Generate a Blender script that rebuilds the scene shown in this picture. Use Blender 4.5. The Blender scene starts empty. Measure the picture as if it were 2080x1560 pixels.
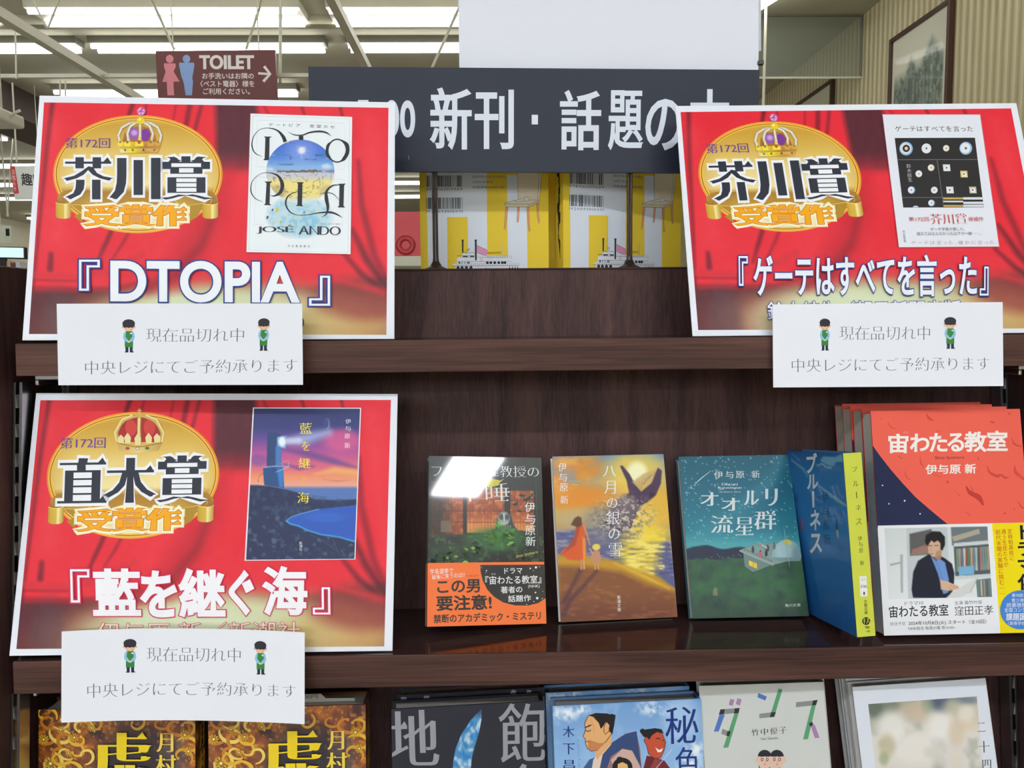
import bpy, bmesh, math, random
import numpy as np
from mathutils import Vector, Matrix
from mathutils.geometry import delaunay_2d_cdt

C = bpy.context.scene.collection
sc = bpy.context.scene
PI = math.pi

# ---------------------------------------------------------------- camera, world, exposure
FPX = 1600.0                      # focal length in pixels of the 2080 x 1560 frame
ZC = 1.38                         # eye height above the shop floor
CAM = Vector((0, 0, ZC))
ROT = (Matrix.Rotation(math.radians(-1.2), 3, 'Z') @ Matrix.Rotation(math.radians(90 - 4.8), 3, 'X')
       @ Matrix.Rotation(math.radians(-0.5), 3, 'Z'))
cd = bpy.data.cameras.new('camera')
cam = bpy.data.objects.new('camera', cd)
C.objects.link(cam)
cam.matrix_world = Matrix.Translation(CAM) @ ROT.to_4x4()
cd.sensor_fit = 'HORIZONTAL'
cd.sensor_width = 36.0
cd.lens = FPX / 2080 * 36
cd.clip_start = 0.02
cd.clip_end = 80
sc.camera = cam

wd = bpy.data.worlds.new('world')
sc.world = wd
wd.use_nodes = True
wd.node_tree.nodes['Background'].inputs[0].default_value = (0.75, 0.85, 1, 1)
wd.node_tree.nodes['Background'].inputs[1].default_value = 0.3

sc.view_settings.view_transform = 'Standard'
sc.view_settings.look = 'None'
sc.view_settings.gamma = 1
sc.view_settings.use_curve_mapping = False
sc.view_settings.exposure = 0.5
TUBE_POWER = 38.0                 # emission of the lamps over the front aisle
FAR_POWER = 8.5                   # emission of the lamps on the far side of the shelf
TUBE_COL = (0.90, 0.96, 1.06)
sc.cycles.use_denoising = True
sc.cycles.max_bounces = 7
sc.cycles.diffuse_bounces = 4
sc.cycles.glossy_bounces = 4
sc.cycles.transmission_bounces = 6
sc.cycles.transparent_max_bounces = 8
sc.cycles.sample_clamp_indirect = 4
sc.cycles.caustics_reflective = False
sc.cycles.caustics_refractive = False

# ---------------------------------------------------------------- helpers
def ray(px, py):
    return ROT @ Vector(((px - 1040) / FPX, (780 - py) / FPX, -1))

def atY(px, py, Y):
    d = ray(px, py)
    return CAM + d * (Y / d.y)

def atZ(px, py, Z):
    d = ray(px, py)
    return CAM + d * ((Z - ZC) / d.z)

def atX(px, py, X):
    d = ray(px, py)
    return CAM + d * (X / d.x)

def lin(c):
    c = np.asarray(c, float) / 255.0
    return np.where(c <= 0.04045, c / 12.92, ((c + 0.055) / 1.055) ** 2.4)

def mat(name, col, rough=0.5, metal=0.0, spec=0.5, emit=None, strength=0.0, alpha=None):
    m = bpy.data.materials.new(name)
    m.use_nodes = True
    b = m.node_tree.nodes['Principled BSDF']
    b.inputs['Base Color'].default_value = (*lin(col), 1)
    b.inputs['Roughness'].default_value = rough
    b.inputs['Metallic'].default_value = metal
    b.inputs['Specular IOR Level'].default_value = spec
    if emit is not None:
        b.inputs['Emission Color'].default_value = (*emit, 1)
        b.inputs['Emission Strength'].default_value = strength
    return m

def noisy(name, c1, c2, scale=(1, 1, 1), nscale=5, rough=0.5, detail=4, spec=0.4, bump=0.0, rough2=None):
    """two-tone noise material in object space, stretched by scale"""
    m = mat(name, c1, rough, spec=spec)
    nt = m.node_tree
    N, Lk = nt.nodes, nt.links
    b = N['Principled BSDF']
    tc = N.new('ShaderNodeTexCoord')
    mp = N.new('ShaderNodeMapping')
    mp.inputs['Scale'].default_value = scale
    nz = N.new('ShaderNodeTexNoise')
    nz.inputs['Scale'].default_value = nscale
    nz.inputs['Detail'].default_value = detail
    cr = N.new('ShaderNodeValToRGB')
    cr.color_ramp.elements[0].position = 0.3
    cr.color_ramp.elements[1].position = 0.7
    cr.color_ramp.elements[0].color = (*lin(c1), 1)
    cr.color_ramp.elements[1].color = (*lin(c2), 1)
    Lk.new(tc.outputs['Object'], mp.inputs['Vector'])
    Lk.new(mp.outputs['Vector'], nz.inputs['Vector'])
    Lk.new(nz.outputs['Fac'], cr.inputs['Fac'])
    Lk.new(cr.outputs['Color'], b.inputs['Base Color'])
    if bump:
        bp = N.new('ShaderNodeBump')
        bp.inputs['Strength'].default_value = bump
        bp.inputs['Distance'].default_value = 0.0005
        Lk.new(nz.outputs['Fac'], bp.inputs['Height'])
        Lk.new(bp.outputs['Normal'], b.inputs['Normal'])
    return m

def wood(name, axis, base, dark, light, rough, spec=0.4):
    """dark laminate: fine fibres along axis plus broad cathedral bands"""
    m = mat(name, base, rough, spec=spec)
    nt = m.node_tree
    N, Lk = nt.nodes, nt.links
    b = N['Principled BSDF']
    tc = N.new('ShaderNodeTexCoord')
    def nz(sx, sy, sz, s, det):
        mp = N.new('ShaderNodeMapping')
        mp.inputs['Scale'].default_value = (sx, sy, sz)
        n = N.new('ShaderNodeTexNoise')
        n.inputs['Scale'].default_value = s
        n.inputs['Detail'].default_value = det
        n.inputs['Distortion'].default_value = 0.4
        Lk.new(tc.outputs['Object'], mp.inputs['Vector'])
        Lk.new(mp.outputs['Vector'], n.inputs['Vector'])
        return n
    if axis == 'X':
        f = nz(4, 160, 160, 3.2, 5)
        w = nz(1.2, 30, 22, 2.0, 3)
    else:
        f = nz(160, 160, 4, 3.2, 5)
        w = nz(26, 22, 1.2, 2.0, 3)
    r1 = N.new('ShaderNodeValToRGB')
    r1.color_ramp.elements[0].position = 0.34
    r1.color_ramp.elements[1].position = 0.66
    r1.color_ramp.elements[0].color = (*lin(dark), 1)
    r1.color_ramp.elements[1].color = (*lin(base), 1)
    r2 = N.new('ShaderNodeValToRGB')
    r2.color_ramp.elements[0].position = 0.35
    r2.color_ramp.elements[1].position = 0.75
    r2.color_ramp.elements[0].color = (*lin(dark), 1)
    r2.color_ramp.elements[1].color = (*lin(light), 1)
    mx = N.new('ShaderNodeMixRGB')
    mx.inputs[0].default_value = 0.55
    Lk.new(f.outputs['Fac'], r1.inputs['Fac'])
    Lk.new(w.outputs['Fac'], r2.inputs['Fac'])
    Lk.new(r1.outputs['Color'], mx.inputs[1])
    Lk.new(r2.outputs['Color'], mx.inputs[2])
    Lk.new(mx.outputs['Color'], b.inputs['Base Color'])
    bp = N.new('ShaderNodeBump')
    bp.inputs['Strength'].default_value = 0.15
    bp.inputs['Distance'].default_value = 0.0003
    Lk.new(f.outputs['Fac'], bp.inputs['Height'])
    Lk.new(bp.outputs['Normal'], b.inputs['Normal'])
    return m

def printed(name, rough, coat=0.0, spec=0.5):
    """printed paper: colour comes from the artwork's own colour attribute"""
    m = mat(name, (255, 255, 255), rough, spec=spec)
    N, Lk = m.node_tree.nodes, m.node_tree.links
    a = N.new('ShaderNodeAttribute')
    a.attribute_name = 'Col'
    Lk.new(a.outputs['Color'], N['Principled BSDF'].inputs['Base Color'])
    N['Principled BSDF'].inputs['Coat Weight'].default_value = coat
    N['Principled BSDF'].inputs['Coat Roughness'].default_value = 0.04
    return m

M = dict(
    matte=printed('printed_matte_paper', 0.6, spec=0.15),
    satin=printed('printed_satin_paper', 0.4, spec=0.2),
    gloss=printed('printed_glossy_film', 0.35, coat=0.6, spec=0.2),
    film=printed('printed_mirror_film', 0.3, coat=1.0, spec=0.25),
    pages=noisy('book_pages', (226, 218, 204), (205, 196, 182), (30, 30, 900), 4, 0.8),
    pages_grey=noisy('book_pages_grey', (190, 184, 176), (165, 160, 154), (30, 30, 900), 4, 0.8),
    wood_x=wood('walnut_laminate_lengthwise', 'X', (94, 64, 56), (52, 33, 30), (112, 80, 70), 0.5, 0.15),
    wood_z=wood('walnut_laminate_upright', 'Z', (82, 56, 53), (45, 29, 30), (96, 68, 63), 0.5, 0.15),
    wood_top=wood('walnut_laminate_glossy_top', 'X', (70, 48, 46), (42, 28, 29), (82, 58, 52), 0.11, 0.7),
    steel=mat('zinc_steel', (190, 190, 192), 0.28, 1.0),
    white_steel=mat('white_painted_steel', (208, 206, 188), 0.5),
    dark_rod=mat('dark_bronze_rod', (62, 50, 48), 0.35, 0.6),
    board=mat('black_sign_board', (40, 45, 56), 0.5, spec=0.35),
    white_board=mat('white_card_board', (232, 234, 244), 0.6),
    tube=mat('fluorescent_tube', (255, 255, 255), 0.5, emit=TUBE_COL, strength=TUBE_POWER),
    far_tube=mat('fluorescent_tube_far', (255, 255, 255), 0.5, emit=(1.0, 1.0, 0.96), strength=FAR_POWER),
    housing=mat('lamp_housing', (226, 224, 210), 0.5),
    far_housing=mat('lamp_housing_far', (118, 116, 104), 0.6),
    red_plastic=mat('red_signage', (205, 42, 52), 0.4),
    red_dark=mat('red_signage_raised', (178, 34, 48), 0.4),
    frame_wood=mat('dark_brown_frame', (70, 42, 30), 0.4),
    screen=mat('lit_monitor_screen', (150, 200, 220), 0.4, emit=(0.55, 0.85, 1.0), strength=0.75),
    black=mat('black_plastic', (28, 28, 30), 0.4),
    ceiling=noisy('ceiling_board', (188, 184, 164), (180, 176, 156), (1, 1, 1), 3, 0.8),
    beige=mat('beige_plaster', (206, 200, 178), 0.8),
    brown=mat('dark_brown_bulkhead', (66, 48, 44), 0.6),
    floor=noisy('vinyl_floor', (186, 182, 172), (172, 168, 158), (1, 1, 1), 3, 0.3),
)

def thing(name, label, cat, loc=(0, 0, 0), group=None, mw=None):
    o = bpy.data.objects.new(name, None)
    o.empty_display_size = 0.02
    C.objects.link(o)
    if mw is not None:
        o.matrix_world = mw
    else:
        o.location = loc
    return tag(o, label, cat, group)

def tag(o, label, cat, group=None):
    o['label'] = label
    o['category'] = cat
    if group:
        o['group'] = group
    return o

def obj(name, bm, m, parent=None, smooth=False):
    me = bpy.data.meshes.new(name)
    bm.to_mesh(me)
    bm.free()
    for x in (m if isinstance(m, (list, tuple)) else [m]):
        me.materials.append(x)
    if smooth:
        for p in me.polygons:
            p.use_smooth = True
    o = bpy.data.objects.new(name, me)
    C.objects.link(o)
    if parent:
        o.parent = parent
    return o

def struct(name, bm, m, label=None):
    o = obj(name, bm, m)
    o['kind'] = 'structure'
    o['label'] = label or name.replace('_', ' ')
    return o

def box(bm, a, b, bev=0.0):
    """axis box between corners a and b"""
    lo = [min(p, q) for p, q in zip(a, b)]
    hi = [max(p, q) for p, q in zip(a, b)]
    vs = [bm.verts.new((x, y, z)) for x in (lo[0], hi[0]) for y in (lo[1], hi[1]) for z in (lo[2], hi[2])]
    fs = []
    for f in ((0, 1, 3, 2), (4, 6, 7, 5), (0, 4, 5, 1), (2, 3, 7, 6), (0, 2, 6, 4), (1, 5, 7, 3)):
        fs.append(bm.faces.new([vs[i] for i in f]))
    if bev:
        es = list({e for f in fs for e in f.edges})
        bmesh.ops.bevel(bm, geom=es, offset=bev, segments=2, affect='EDGES', profile=0.5)
    return fs

def prism(bm, poly, axis, lo, hi, bev=0.0):
    """polygon in the two other axes, extruded along axis ('x','y','z')"""
    def put(p, t):
        return {'x': (t, p[0], p[1]), 'y': (p[0], t, p[1]), 'z': (p[0], p[1], t)}[axis]
    A = [bm.verts.new(put(p, lo)) for p in poly]
    B = [bm.verts.new(put(p, hi)) for p in poly]
    n = len(poly)
    fs = [bm.faces.new(A), bm.faces.new(list(reversed(B)))]
    for i in range(n):
        fs.append(bm.faces.new((A[i], B[i], B[(i + 1) % n], A[(i + 1) % n])))
    bmesh.ops.recalc_face_normals(bm, faces=fs)
    if bev:
        bmesh.ops.bevel(bm, geom=list({e for f in fs for e in f.edges}), offset=bev, segments=2, affect='EDGES', profile=0.5)
    return fs

def rod(bm, p, q, r, n=10, r2=None):
    p, q = Vector(p), Vector(q)
    d = (q - p).normalized()
    u = d.orthogonal().normalized()
    v = d.cross(u)
    r2 = r if r2 is None else r2
    A, B = [], []
    for i in range(n):
        t = 2 * PI * i / n
        e = u * math.cos(t) + v * math.sin(t)
        A.append(bm.verts.new(p + e * r))
        B.append(bm.verts.new(q + e * r2))
    fs = [bm.faces.new(list(reversed(A))), bm.faces.new(B)]
    for i in range(n):
        fs.append(bm.faces.new((A[i], A[(i + 1) % n], B[(i + 1) % n], B[i])))
    return fs

def lathe(bm, prof, n=24, mw=Matrix.Identity(4)):
    rings = []
    for r, z in prof:
        rings.append([bm.verts.new(mw @ Vector((r * math.cos(2 * PI * i / n), r * math.sin(2 * PI * i / n), z))) for i in range(n)])
    for a, b in zip(rings, rings[1:]):
        for i in range(n):
            bm.faces.new((a[i], a[(i + 1) % n], b[(i + 1) % n], b[i]))
    bm.faces.new(list(reversed(rings[0])))
    bm.faces.new(rings[-1])

# ---------------------------------------------------------------- pose of a flat rectangle seen as four photo corners
def _rod(r):
    t = np.linalg.norm(r)
    if t < 1e-9:
        return np.eye(3)
    k = r / t
    K = np.array([[0, -k[2], k[1]], [k[2], 0, -k[0]], [-k[1], k[0], 0]])
    return np.eye(3) + np.sin(t) * K + (1 - np.cos(t)) * K @ K

def _proj(p, w, h):
    P = np.array([[-w / 2, h / 2, 0], [w / 2, h / 2, 0], [w / 2, -h / 2, 0], [-w / 2, -h / 2, 0]])
    X = P @ _rod(p[:3]).T + p[3:]
    return np.stack([1040 + FPX * X[:, 0] / -X[:, 2], 780 - FPX * X[:, 1] / -X[:, 2]], 1)

def pose(quad, w, h, Yb=None, Zb=None, k=1.0):
    """world matrix (origin: bottom centre, x right, y up the sheet, z out of it) and size of a w x h sheet;
    it is slid along its sight line until its bottom edge stands at depth Yb or height Zb"""
    c = np.array(quad, float)
    s = np.array([1, 1, 1, .1, .1, .1])
    best = None
    for r0 in ([-.2, 0, 0], [-.2, .3, 0], [-.2, -.3, 0], [.1, 0, 0], [0, .8, 0], [0, -.8, 0]):
        p = np.array(r0 + [(c[:, 0].mean() - 1040) * .68 / FPX, (780 - c[:, 1].mean()) * .68 / FPX, -.68])
        lam = 1e-3
        for it in range(150):
            r = (_proj(p, w, h) - c).ravel()
            J = np.stack([((_proj(p + 1e-4 * s * e, w, h) - c).ravel() - r) / 1e-4 for e in np.eye(6)], 1)
            d = np.linalg.solve(J.T @ J + lam * np.eye(6), -J.T @ r) * s
            if (((_proj(p + d, w, h) - c).ravel()) ** 2).sum() < (r ** 2).sum():
                p = p + d
                lam *= .5
            else:
                lam *= 3
            if np.abs(d).max() < 1e-8:
                break
        e = ((_proj(p, w, h) - c) ** 2).sum()
        if best is None or e < best[0]:
            best = (e, p)
    p = best[1]
    R = ROT @ Matrix(_rod(p[:3]).tolist())
    t = ROT @ Vector(p[3:])
    b = t - R @ Vector((0, h / 2, 0))
    if Yb is not None:
        k = Yb / b.y
    if Zb is not None:
        k = (Zb - ZC) / b.z
    return Matrix.Translation(CAM + b * k) @ R.to_4x4(), w * k, h * k, k

def homog(quad, dst):
    A, B = [], []
    for (x, y), (u, v) in zip(quad, dst):
        A += [[x, y, 1, 0, 0, 0, -u * x, -u * y], [0, 0, 0, x, y, 1, -v * x, -v * y]]
        B += [u, v]
    return np.append(np.linalg.solve(np.array(A, float), np.array(B, float)), 1).reshape(3, 3)

# ---------------------------------------------------------------- lettering: glyph outlines, weighted and triangulated
_fc = bpy.data.curves.new('lettering', 'FONT')
_fo = bpy.data.objects.new('lettering', _fc)
C.objects.link(_fo)
_cc, _gc = {}, {}

def contours(s, res=3):
    if (s, res) in _cc:
        return _cc[s, res]
    _fc.body = s
    bpy.context.view_layer.update()
    dg = bpy.context.evaluated_depsgraph_get()
    oe = _fo.evaluated_get(dg)
    cv = oe.to_curve(dg)
    out = []
    for sp in cv.splines:
        b = sp.bezier_points
        n = len(b)
        pts = []
        for i in range(n):
            p0, p1, p2, p3 = b[i].co, b[i].handle_right, b[(i + 1) % n].handle_left, b[(i + 1) % n].co
            d = p3 - p0
            st = d.length < 1e-6 or (abs(d.x * (p1.y - p0.y) - d.y * (p1.x - p0.x)) + abs(d.x * (p2.y - p0.y) - d.y * (p2.x - p0.x))) / d.length < 2e-3
            for k in range(1 if st else res):
                t = k / res
                q = p0 * (1 - t) ** 3 + p1 * 3 * t * (1 - t) ** 2 + p2 * 3 * t * t * (1 - t) + p3 * t ** 3
                pts.append((q.x, q.y))
        pts = np.array(pts)
        keep = np.linalg.norm(pts - np.roll(pts, 1, 0), axis=1) > 1e-4
        pts = pts[keep]
        if len(pts) > 2:
            out.append(pts)
    oe.to_curve_clear()
    _cc[s, res] = out
    return out

def offset(c, kx, ky):
    e = np.roll(c, -1, 0) - c
    e /= np.maximum(np.linalg.norm(e, axis=1), 1e-9)[:, None]
    n2 = np.stack([e[:, 1], -e[:, 0]], 1)
    n1 = np.roll(n2, 1, 0)
    d = np.maximum(1 + (n1 * n2).sum(1), 0.9 if min(kx, ky) > 0.04 else 0.35)
    return c + (n1 + n2) / d[:, None] * np.array([kx, ky])

def fill(cs):
    """triangulate closed contours by nonzero winding"""
    V, E = [], []
    for c in cs:
        b = len(V)
        V += [Vector((float(x), float(y))) for x, y in c]
        E += [(b + i, b + (i + 1) % len(c)) for i in range(len(c))]
    r = delaunay_2d_cdt(V, E, [], 0, 1e-6)
    P = np.array([(v.x, v.y) for v in r[0]])
    T = np.array([f for f in r[2] if len(f) == 3])
    if not len(T):
        return P, T.reshape(0, 3)
    g = P[T].mean(1)
    w = np.zeros(len(g), int)
    for c in cs:
        a, b = c, np.roll(c, -1, 0)
        for i0 in range(0, len(g), 4000):
            q = g[i0:i0 + 4000]
            s = (b[None, :, 0] - a[None, :, 0]) * (q[:, None, 1] - a[None, :, 1]) - (q[:, None, 0] - a[None, :, 0]) * (b[None, :, 1] - a[None, :, 1])
            up = (a[None, :, 1] <= q[:, None, 1]) & (b[None, :, 1] > q[:, None, 1]) & (s > 0)
            dn = (a[None, :, 1] > q[:, None, 1]) & (b[None, :, 1] <= q[:, None, 1]) & (s < 0)
            w[i0:i0 + 4000] += up.sum(1) - dn.sum(1)
    return P, T[w != 0]

def glyphs(s, kx=0.0, ky=0.0, res=3, vertical=False, gap=0.0, box_of=None):
    """points (y up), triangles and the plain ink box of a string"""
    key = (s, kx, ky, res, vertical, gap)
    if key in _gc:
        return _gc[key]
    cs = []
    if vertical:
        for i, ch in enumerate(s):
            for c in contours(ch, res) if ch.strip() else []:
                c = c - np.array([0.5, 0.38])
                if ch in 'ー—':
                    c = np.stack([c[:, 1], -c[:, 0]], 1)
                cs.append(c + np.array([0, -i * (1 + gap)]))
    elif gap:
        x = 0
        for ch in s:
            cc = contours(ch, res) if ch.strip() else []
            adv = (max(c[:, 0].max() for c in cc) - min(c[:, 0].min() for c in cc)) if cc else 0.35
            x0 = min(c[:, 0].min() for c in cc) if cc else 0
            for c in cc:
                cs.append(c + np.array([x - x0, 0]))
            x += adv + gap
    else:
        cs = contours(s, res)
    al = np.concatenate(cs)
    bb = (*al.min(0), *al.max(0))
    extra = []
    if ky < kx - 0.015:                   # brush-style faces: little triangular stroke ends on the level strokes
        u = 0.075 + kx * 0.9
        for c in cs:
            n = len(c)
            for i in range(n):
                p, q, a_, b_ = c[i], c[(i + 1) % n], c[i - 1], c[(i + 2) % n]
                if abs(p[0] - q[0]) < 0.02 and 0.045 < q[1] - p[1] < 0.1 and abs(a_[1] - p[1]) < 0.02 and abs(b_[1] - q[1]) < 0.02 and p[0] - a_[0] > 0.09 and q[0] - b_[0] > 0.09:
                    x, y = q[0] + max(kx, 0) * 0.5, q[1] + ky
                    extra.append(np.array([(x - u * 1.25, y - 0.012), (x + 0.004, y - 0.02), (x + 0.004, y + 0.008), (x - u * 0.42, y + u * 0.75)]))
    P, T = fill([offset(c, kx, ky) for c in cs] + extra)
    _gc[key] = (P, T, bb)
    return _gc[key]

# stroke weights: extra half-width in em across and along
REG, BOLD, HEAVY, LIGHT = (0.0, 0.0), (0.022, 0.022), (0.04, 0.036), (-0.012, -0.012)
MIN, MINB, MINT = (0.008, -0.022), (0.048, -0.012), (-0.004, -0.026)

# ---------------------------------------------------------------- flat artwork printed on a sheet
def frame(ox, oy, s):
    return lambda p: (np.asarray(p, float) / s + np.array([ox, oy]))

IDENT = frame(0, 0, 1)

class Art:
    """Printed artwork of one sheet. Everything is drawn in the pixel frame it was measured in and carried by a
    homography onto the sheet (metres, origin bottom centre). Later calls lie a hundredth of a millimetre higher."""
    def __init__(s, quad, w, h):
        s.w, s.h = w, h
        s.H = homog(quad, [(-w / 2, h), (w / 2, h), (w / 2, 0), (-w / 2, 0)])
        s.f = IDENT
        s.V, s.F, s.K, s.n = [], [], [], 0
        s.z = 0
    def author(s, quad, f=None):
        s.H = homog(quad, [(-s.w / 2, s.h), (s.w / 2, s.h), (s.w / 2, 0), (-s.w / 2, 0)])
        if f:
            s.f = f
        return s
    def local(s, P):
        P = s.f(P)
        q = np.c_[P, np.ones(len(P))] @ s.H.T
        q = q[:, :2] / q[:, 2:]
        return np.c_[np.clip(q[:, 0], -s.w / 2, s.w / 2), np.clip(q[:, 1], 0, s.h)]   # print ends at the sheet's edge
    def add(s, P, faces, cols, up=True):
        if not len(faces):
            return
        L = s.local(P)
        if up:
            s.z += 1
        s.V.append(np.c_[L, np.full(len(L), s.z * 1.2e-5)])
        s.F += [tuple(int(i) + s.n for i in f) for f in faces]
        cols = np.asarray(cols, float)
        if cols.ndim == 1:
            cols = np.tile(cols, (len(L), 1))
        s.K.append(lin(np.clip(cols, 0, 255)))
        s.n += len(L)
    def poly(s, pts, col, up=True):
        P, T = fill([np.asarray(pts, float)])
        s.add(P, T, col, up)
    def polys(s, lst, col, up=True):
        if up:
            s.z += 1
        for p in lst:
            s.poly(p, col, False)
    def rect(s, x0, y0, x1, y1, col, up=True):
        s.add(np.array([(x0, y0), (x1, y0), (x1, y1), (x0, y1)], float), [(0, 1, 2, 3)], col, up)
    def disk(s, cx, cy, rx, ry, col, n=40, nr=1, rot=0, up=True, a0=0, a1=360):
        P = [(0, 0)]
        F = []
        for j in range(1, nr + 1):
            for i in range(n):
                t = math.radians(a0 + (a1 - a0) * i / (n if a1 - a0 == 360 else n - 1))
                P.append((j / nr * math.cos(t), j / nr * math.sin(t)))
        full = a1 - a0 == 360
        for i in range(n if full else n - 1):
            i2 = (i + 1) % n
            F.append((0, 1 + i, 1 + i2))
            for j in range(1, nr):
                F.append((1 + (j - 1) * n + i, 1 + j * n + i, 1 + j * n + i2, 1 + (j - 1) * n + i2))
        P = np.array(P) * np.array([rx, ry])
        c, q = math.cos(rot), math.sin(rot)
        P = P @ np.array([[c, q], [-q, c]]) + np.array([cx, cy])
        s.add(P, F, col(P[:, 0], P[:, 1]) if callable(col) else col, up)
    def dots(s, pts, r, col, n=10, up=True):
        if up:
            s.z += 1
        for p in pts:
            rr = p[2] if len(p) > 2 else r
            s.disk(p[0], p[1], rr, rr, col, n, up=False)
    def ring(s, cx, cy, rx, ry, w, col, n=48, up=True, a0=0, a1=360):
        t = np.radians(np.linspace(a0, a1, n))
        s.stroke(np.c_[cx + rx * np.cos(t), cy + ry * np.sin(t)], w, col, smooth=False, up=up)
    def strip(s, top, bot, ct, cb, up=True):
        top, bot = np.asarray(top, float), np.asarray(bot, float)
        n = len(top)
        ct = np.tile(ct, (n, 1)) if np.ndim(ct) == 1 else np.asarray(ct)
        cb = np.tile(cb, (n, 1)) if np.ndim(cb) == 1 else np.asarray(cb)
        s.add(np.r_[top, bot], [(i, i + 1, n + i + 1, n + i) for i in range(n - 1)], np.r_[ct, cb], up)
    def stroke(s, pts, w, col, smooth=True, up=True, k=5):
        P = np.asarray(pts, float)
        W = np.full(len(P), float(w)) if np.ndim(w) == 0 else np.interp(np.linspace(0, 1, len(P)), np.linspace(0, 1, len(w)), w)
        if smooth and len(P) > 2:
            Q = np.r_[[2 * P[0] - P[1]], P, [2 * P[-1] - P[-2]]]
            o, ow = [], []
            for i in range(1, len(Q) - 2):
                for t in np.linspace(0, 1, k, endpoint=False):
                    o.append(0.5 * (2 * Q[i] + (Q[i + 1] - Q[i - 1]) * t + (2 * Q[i - 1] - 5 * Q[i] + 4 * Q[i + 1] - Q[i + 2]) * t * t
                                    + (3 * Q[i] - Q[i - 1] - 3 * Q[i + 1] + Q[i + 2]) * t ** 3))
                    ow.append(W[i - 1] * (1 - t) + W[i] * t)
            o.append(P[-1])
            ow.append(W[-1])
            P, W = np.array(o), np.array(ow)
        d = np.gradient(P, axis=0)
        d /= np.maximum(np.linalg.norm(d, axis=1), 1e-9)[:, None]
        nn = np.stack([-d[:, 1], d[:, 0]], 1) * (W / 2)[:, None]
        s.strip(P + nn, P - nn, col, col, up)
    def line(s, x0, y0, x1, y1, w, col, up=True):
        s.stroke([(x0, y0), (x1, y1)], w, col, False, up)
    def patch(s, quad, nx, ny, fn, up=True):
        q = np.asarray(quad, float)
        u, v = np.meshgrid(np.linspace(0, 1, nx), np.linspace(0, 1, ny))
        u, v = u.ravel()[:, None], v.ravel()[:, None]
        P = (q[0] * (1 - u) + q[1] * u) * (1 - v) + (q[3] * (1 - u) + q[2] * u) * v
        F = [(j * nx + i, j * nx + i + 1, (j + 1) * nx + i + 1, (j + 1) * nx + i) for j in range(ny - 1) for i in range(nx - 1)]
        s.add(P, F, fn(P[:, 0], P[:, 1]), up)
    def text(s, t, bx, col, w=REG, vert=False, gap=0.0, edge=None, res=4, up=True):
        """t fills bx: (x0,y0,x1,y1) or four corners TL,TR,BR,BL; edge = (extra half-width in em, colour) drawn under it"""
        res = 8 if t.isascii() and res > 2 else res
        q = np.array(bx, float)
        if q.ndim == 1:
            x0, y0, x1, y1 = q
            q = np.array([(x0, y0), (x1, y0), (x1, y1), (x0, y1)])
        todo = [(w, col)]
        if edge:
            es = edge if isinstance(edge, list) else [edge]
            todo = [((w[0] + e, w[1] + e), c) for e, c in es] + todo
        for (kx, ky), c in todo:
            P, T, bb = glyphs(t, kx, ky, res, vert, gap)
            u = ((P[:, 0] - bb[0]) / max(bb[2] - bb[0], 1e-6))[:, None]
            v = ((bb[3] - P[:, 1]) / max(bb[3] - bb[1], 1e-6))[:, None]
            X = (q[0] * (1 - u) + q[1] * u) * (1 - v) + (q[3] * (1 - u) + q[2] * u) * v
            s.add(X, T, c(X[:, 0], X[:, 1]) if callable(c) else c, up)
    def data(s):
        return np.concatenate(s.V), s.F, np.concatenate(s.K)

def sheet_mesh(name, V, F, K, m, parent=None, mw=None):
    me = bpy.data.meshes.new(name)
    me.from_pydata([tuple(v) for v in V], [], F)
    at = me.color_attributes.new('Col', 'FLOAT_COLOR', 'POINT')
    at.data.foreach_set('color', np.c_[K, np.ones(len(K))].astype(np.float32).ravel())
    me.materials.append(m)
    me.update()
    o = bpy.data.objects.new(name, me)
    C.objects.link(o)
    if parent:
        o.parent = parent
    if mw is not None:
        o.matrix_world = mw
    return o

def slab(w, h, t, col, nx=1, ny=1, back=None):
    """sheet body: front grid at z=0, back at -t, rim"""
    u, v = np.meshgrid(np.linspace(-w / 2, w / 2, nx + 1), np.linspace(0, h, ny + 1))
    n = u.size
    P = np.c_[u.ravel(), v.ravel(), np.zeros(n)]
    V = np.r_[P, P - np.array([0, 0, t])]
    F = []
    for j in range(ny):
        for i in range(nx):
            a = j * (nx + 1) + i
            F += [(a, a + 1, a + nx + 2, a + nx + 1), (n + a, n + a + nx + 1, n + a + nx + 2, n + a + 1)]
    rim = [i for i in range(nx + 1)] + [j * (nx + 1) + nx for j in range(1, ny + 1)] + \
          [ny * (nx + 1) + i for i in range(nx - 1, -1, -1)] + [j * (nx + 1) for j in range(ny - 1, 0, -1)]
    for a, b in zip(rim, rim[1:] + rim[:1]):
        F.append((a, n + a, n + b, b))
    K = np.tile(lin(col), (2 * n, 1))
    if back is not None:
        K[n:] = lin(back)
    return V, F, K

def join(*parts):
    V, F, K, n = [], [], [], 0
    for v, f, k in parts:
        V.append(v)
        F += [tuple(i + n for i in g) for g in f]
        K.append(k)
        n += len(v)
    return np.concatenate(V), F, np.concatenate(K)

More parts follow.
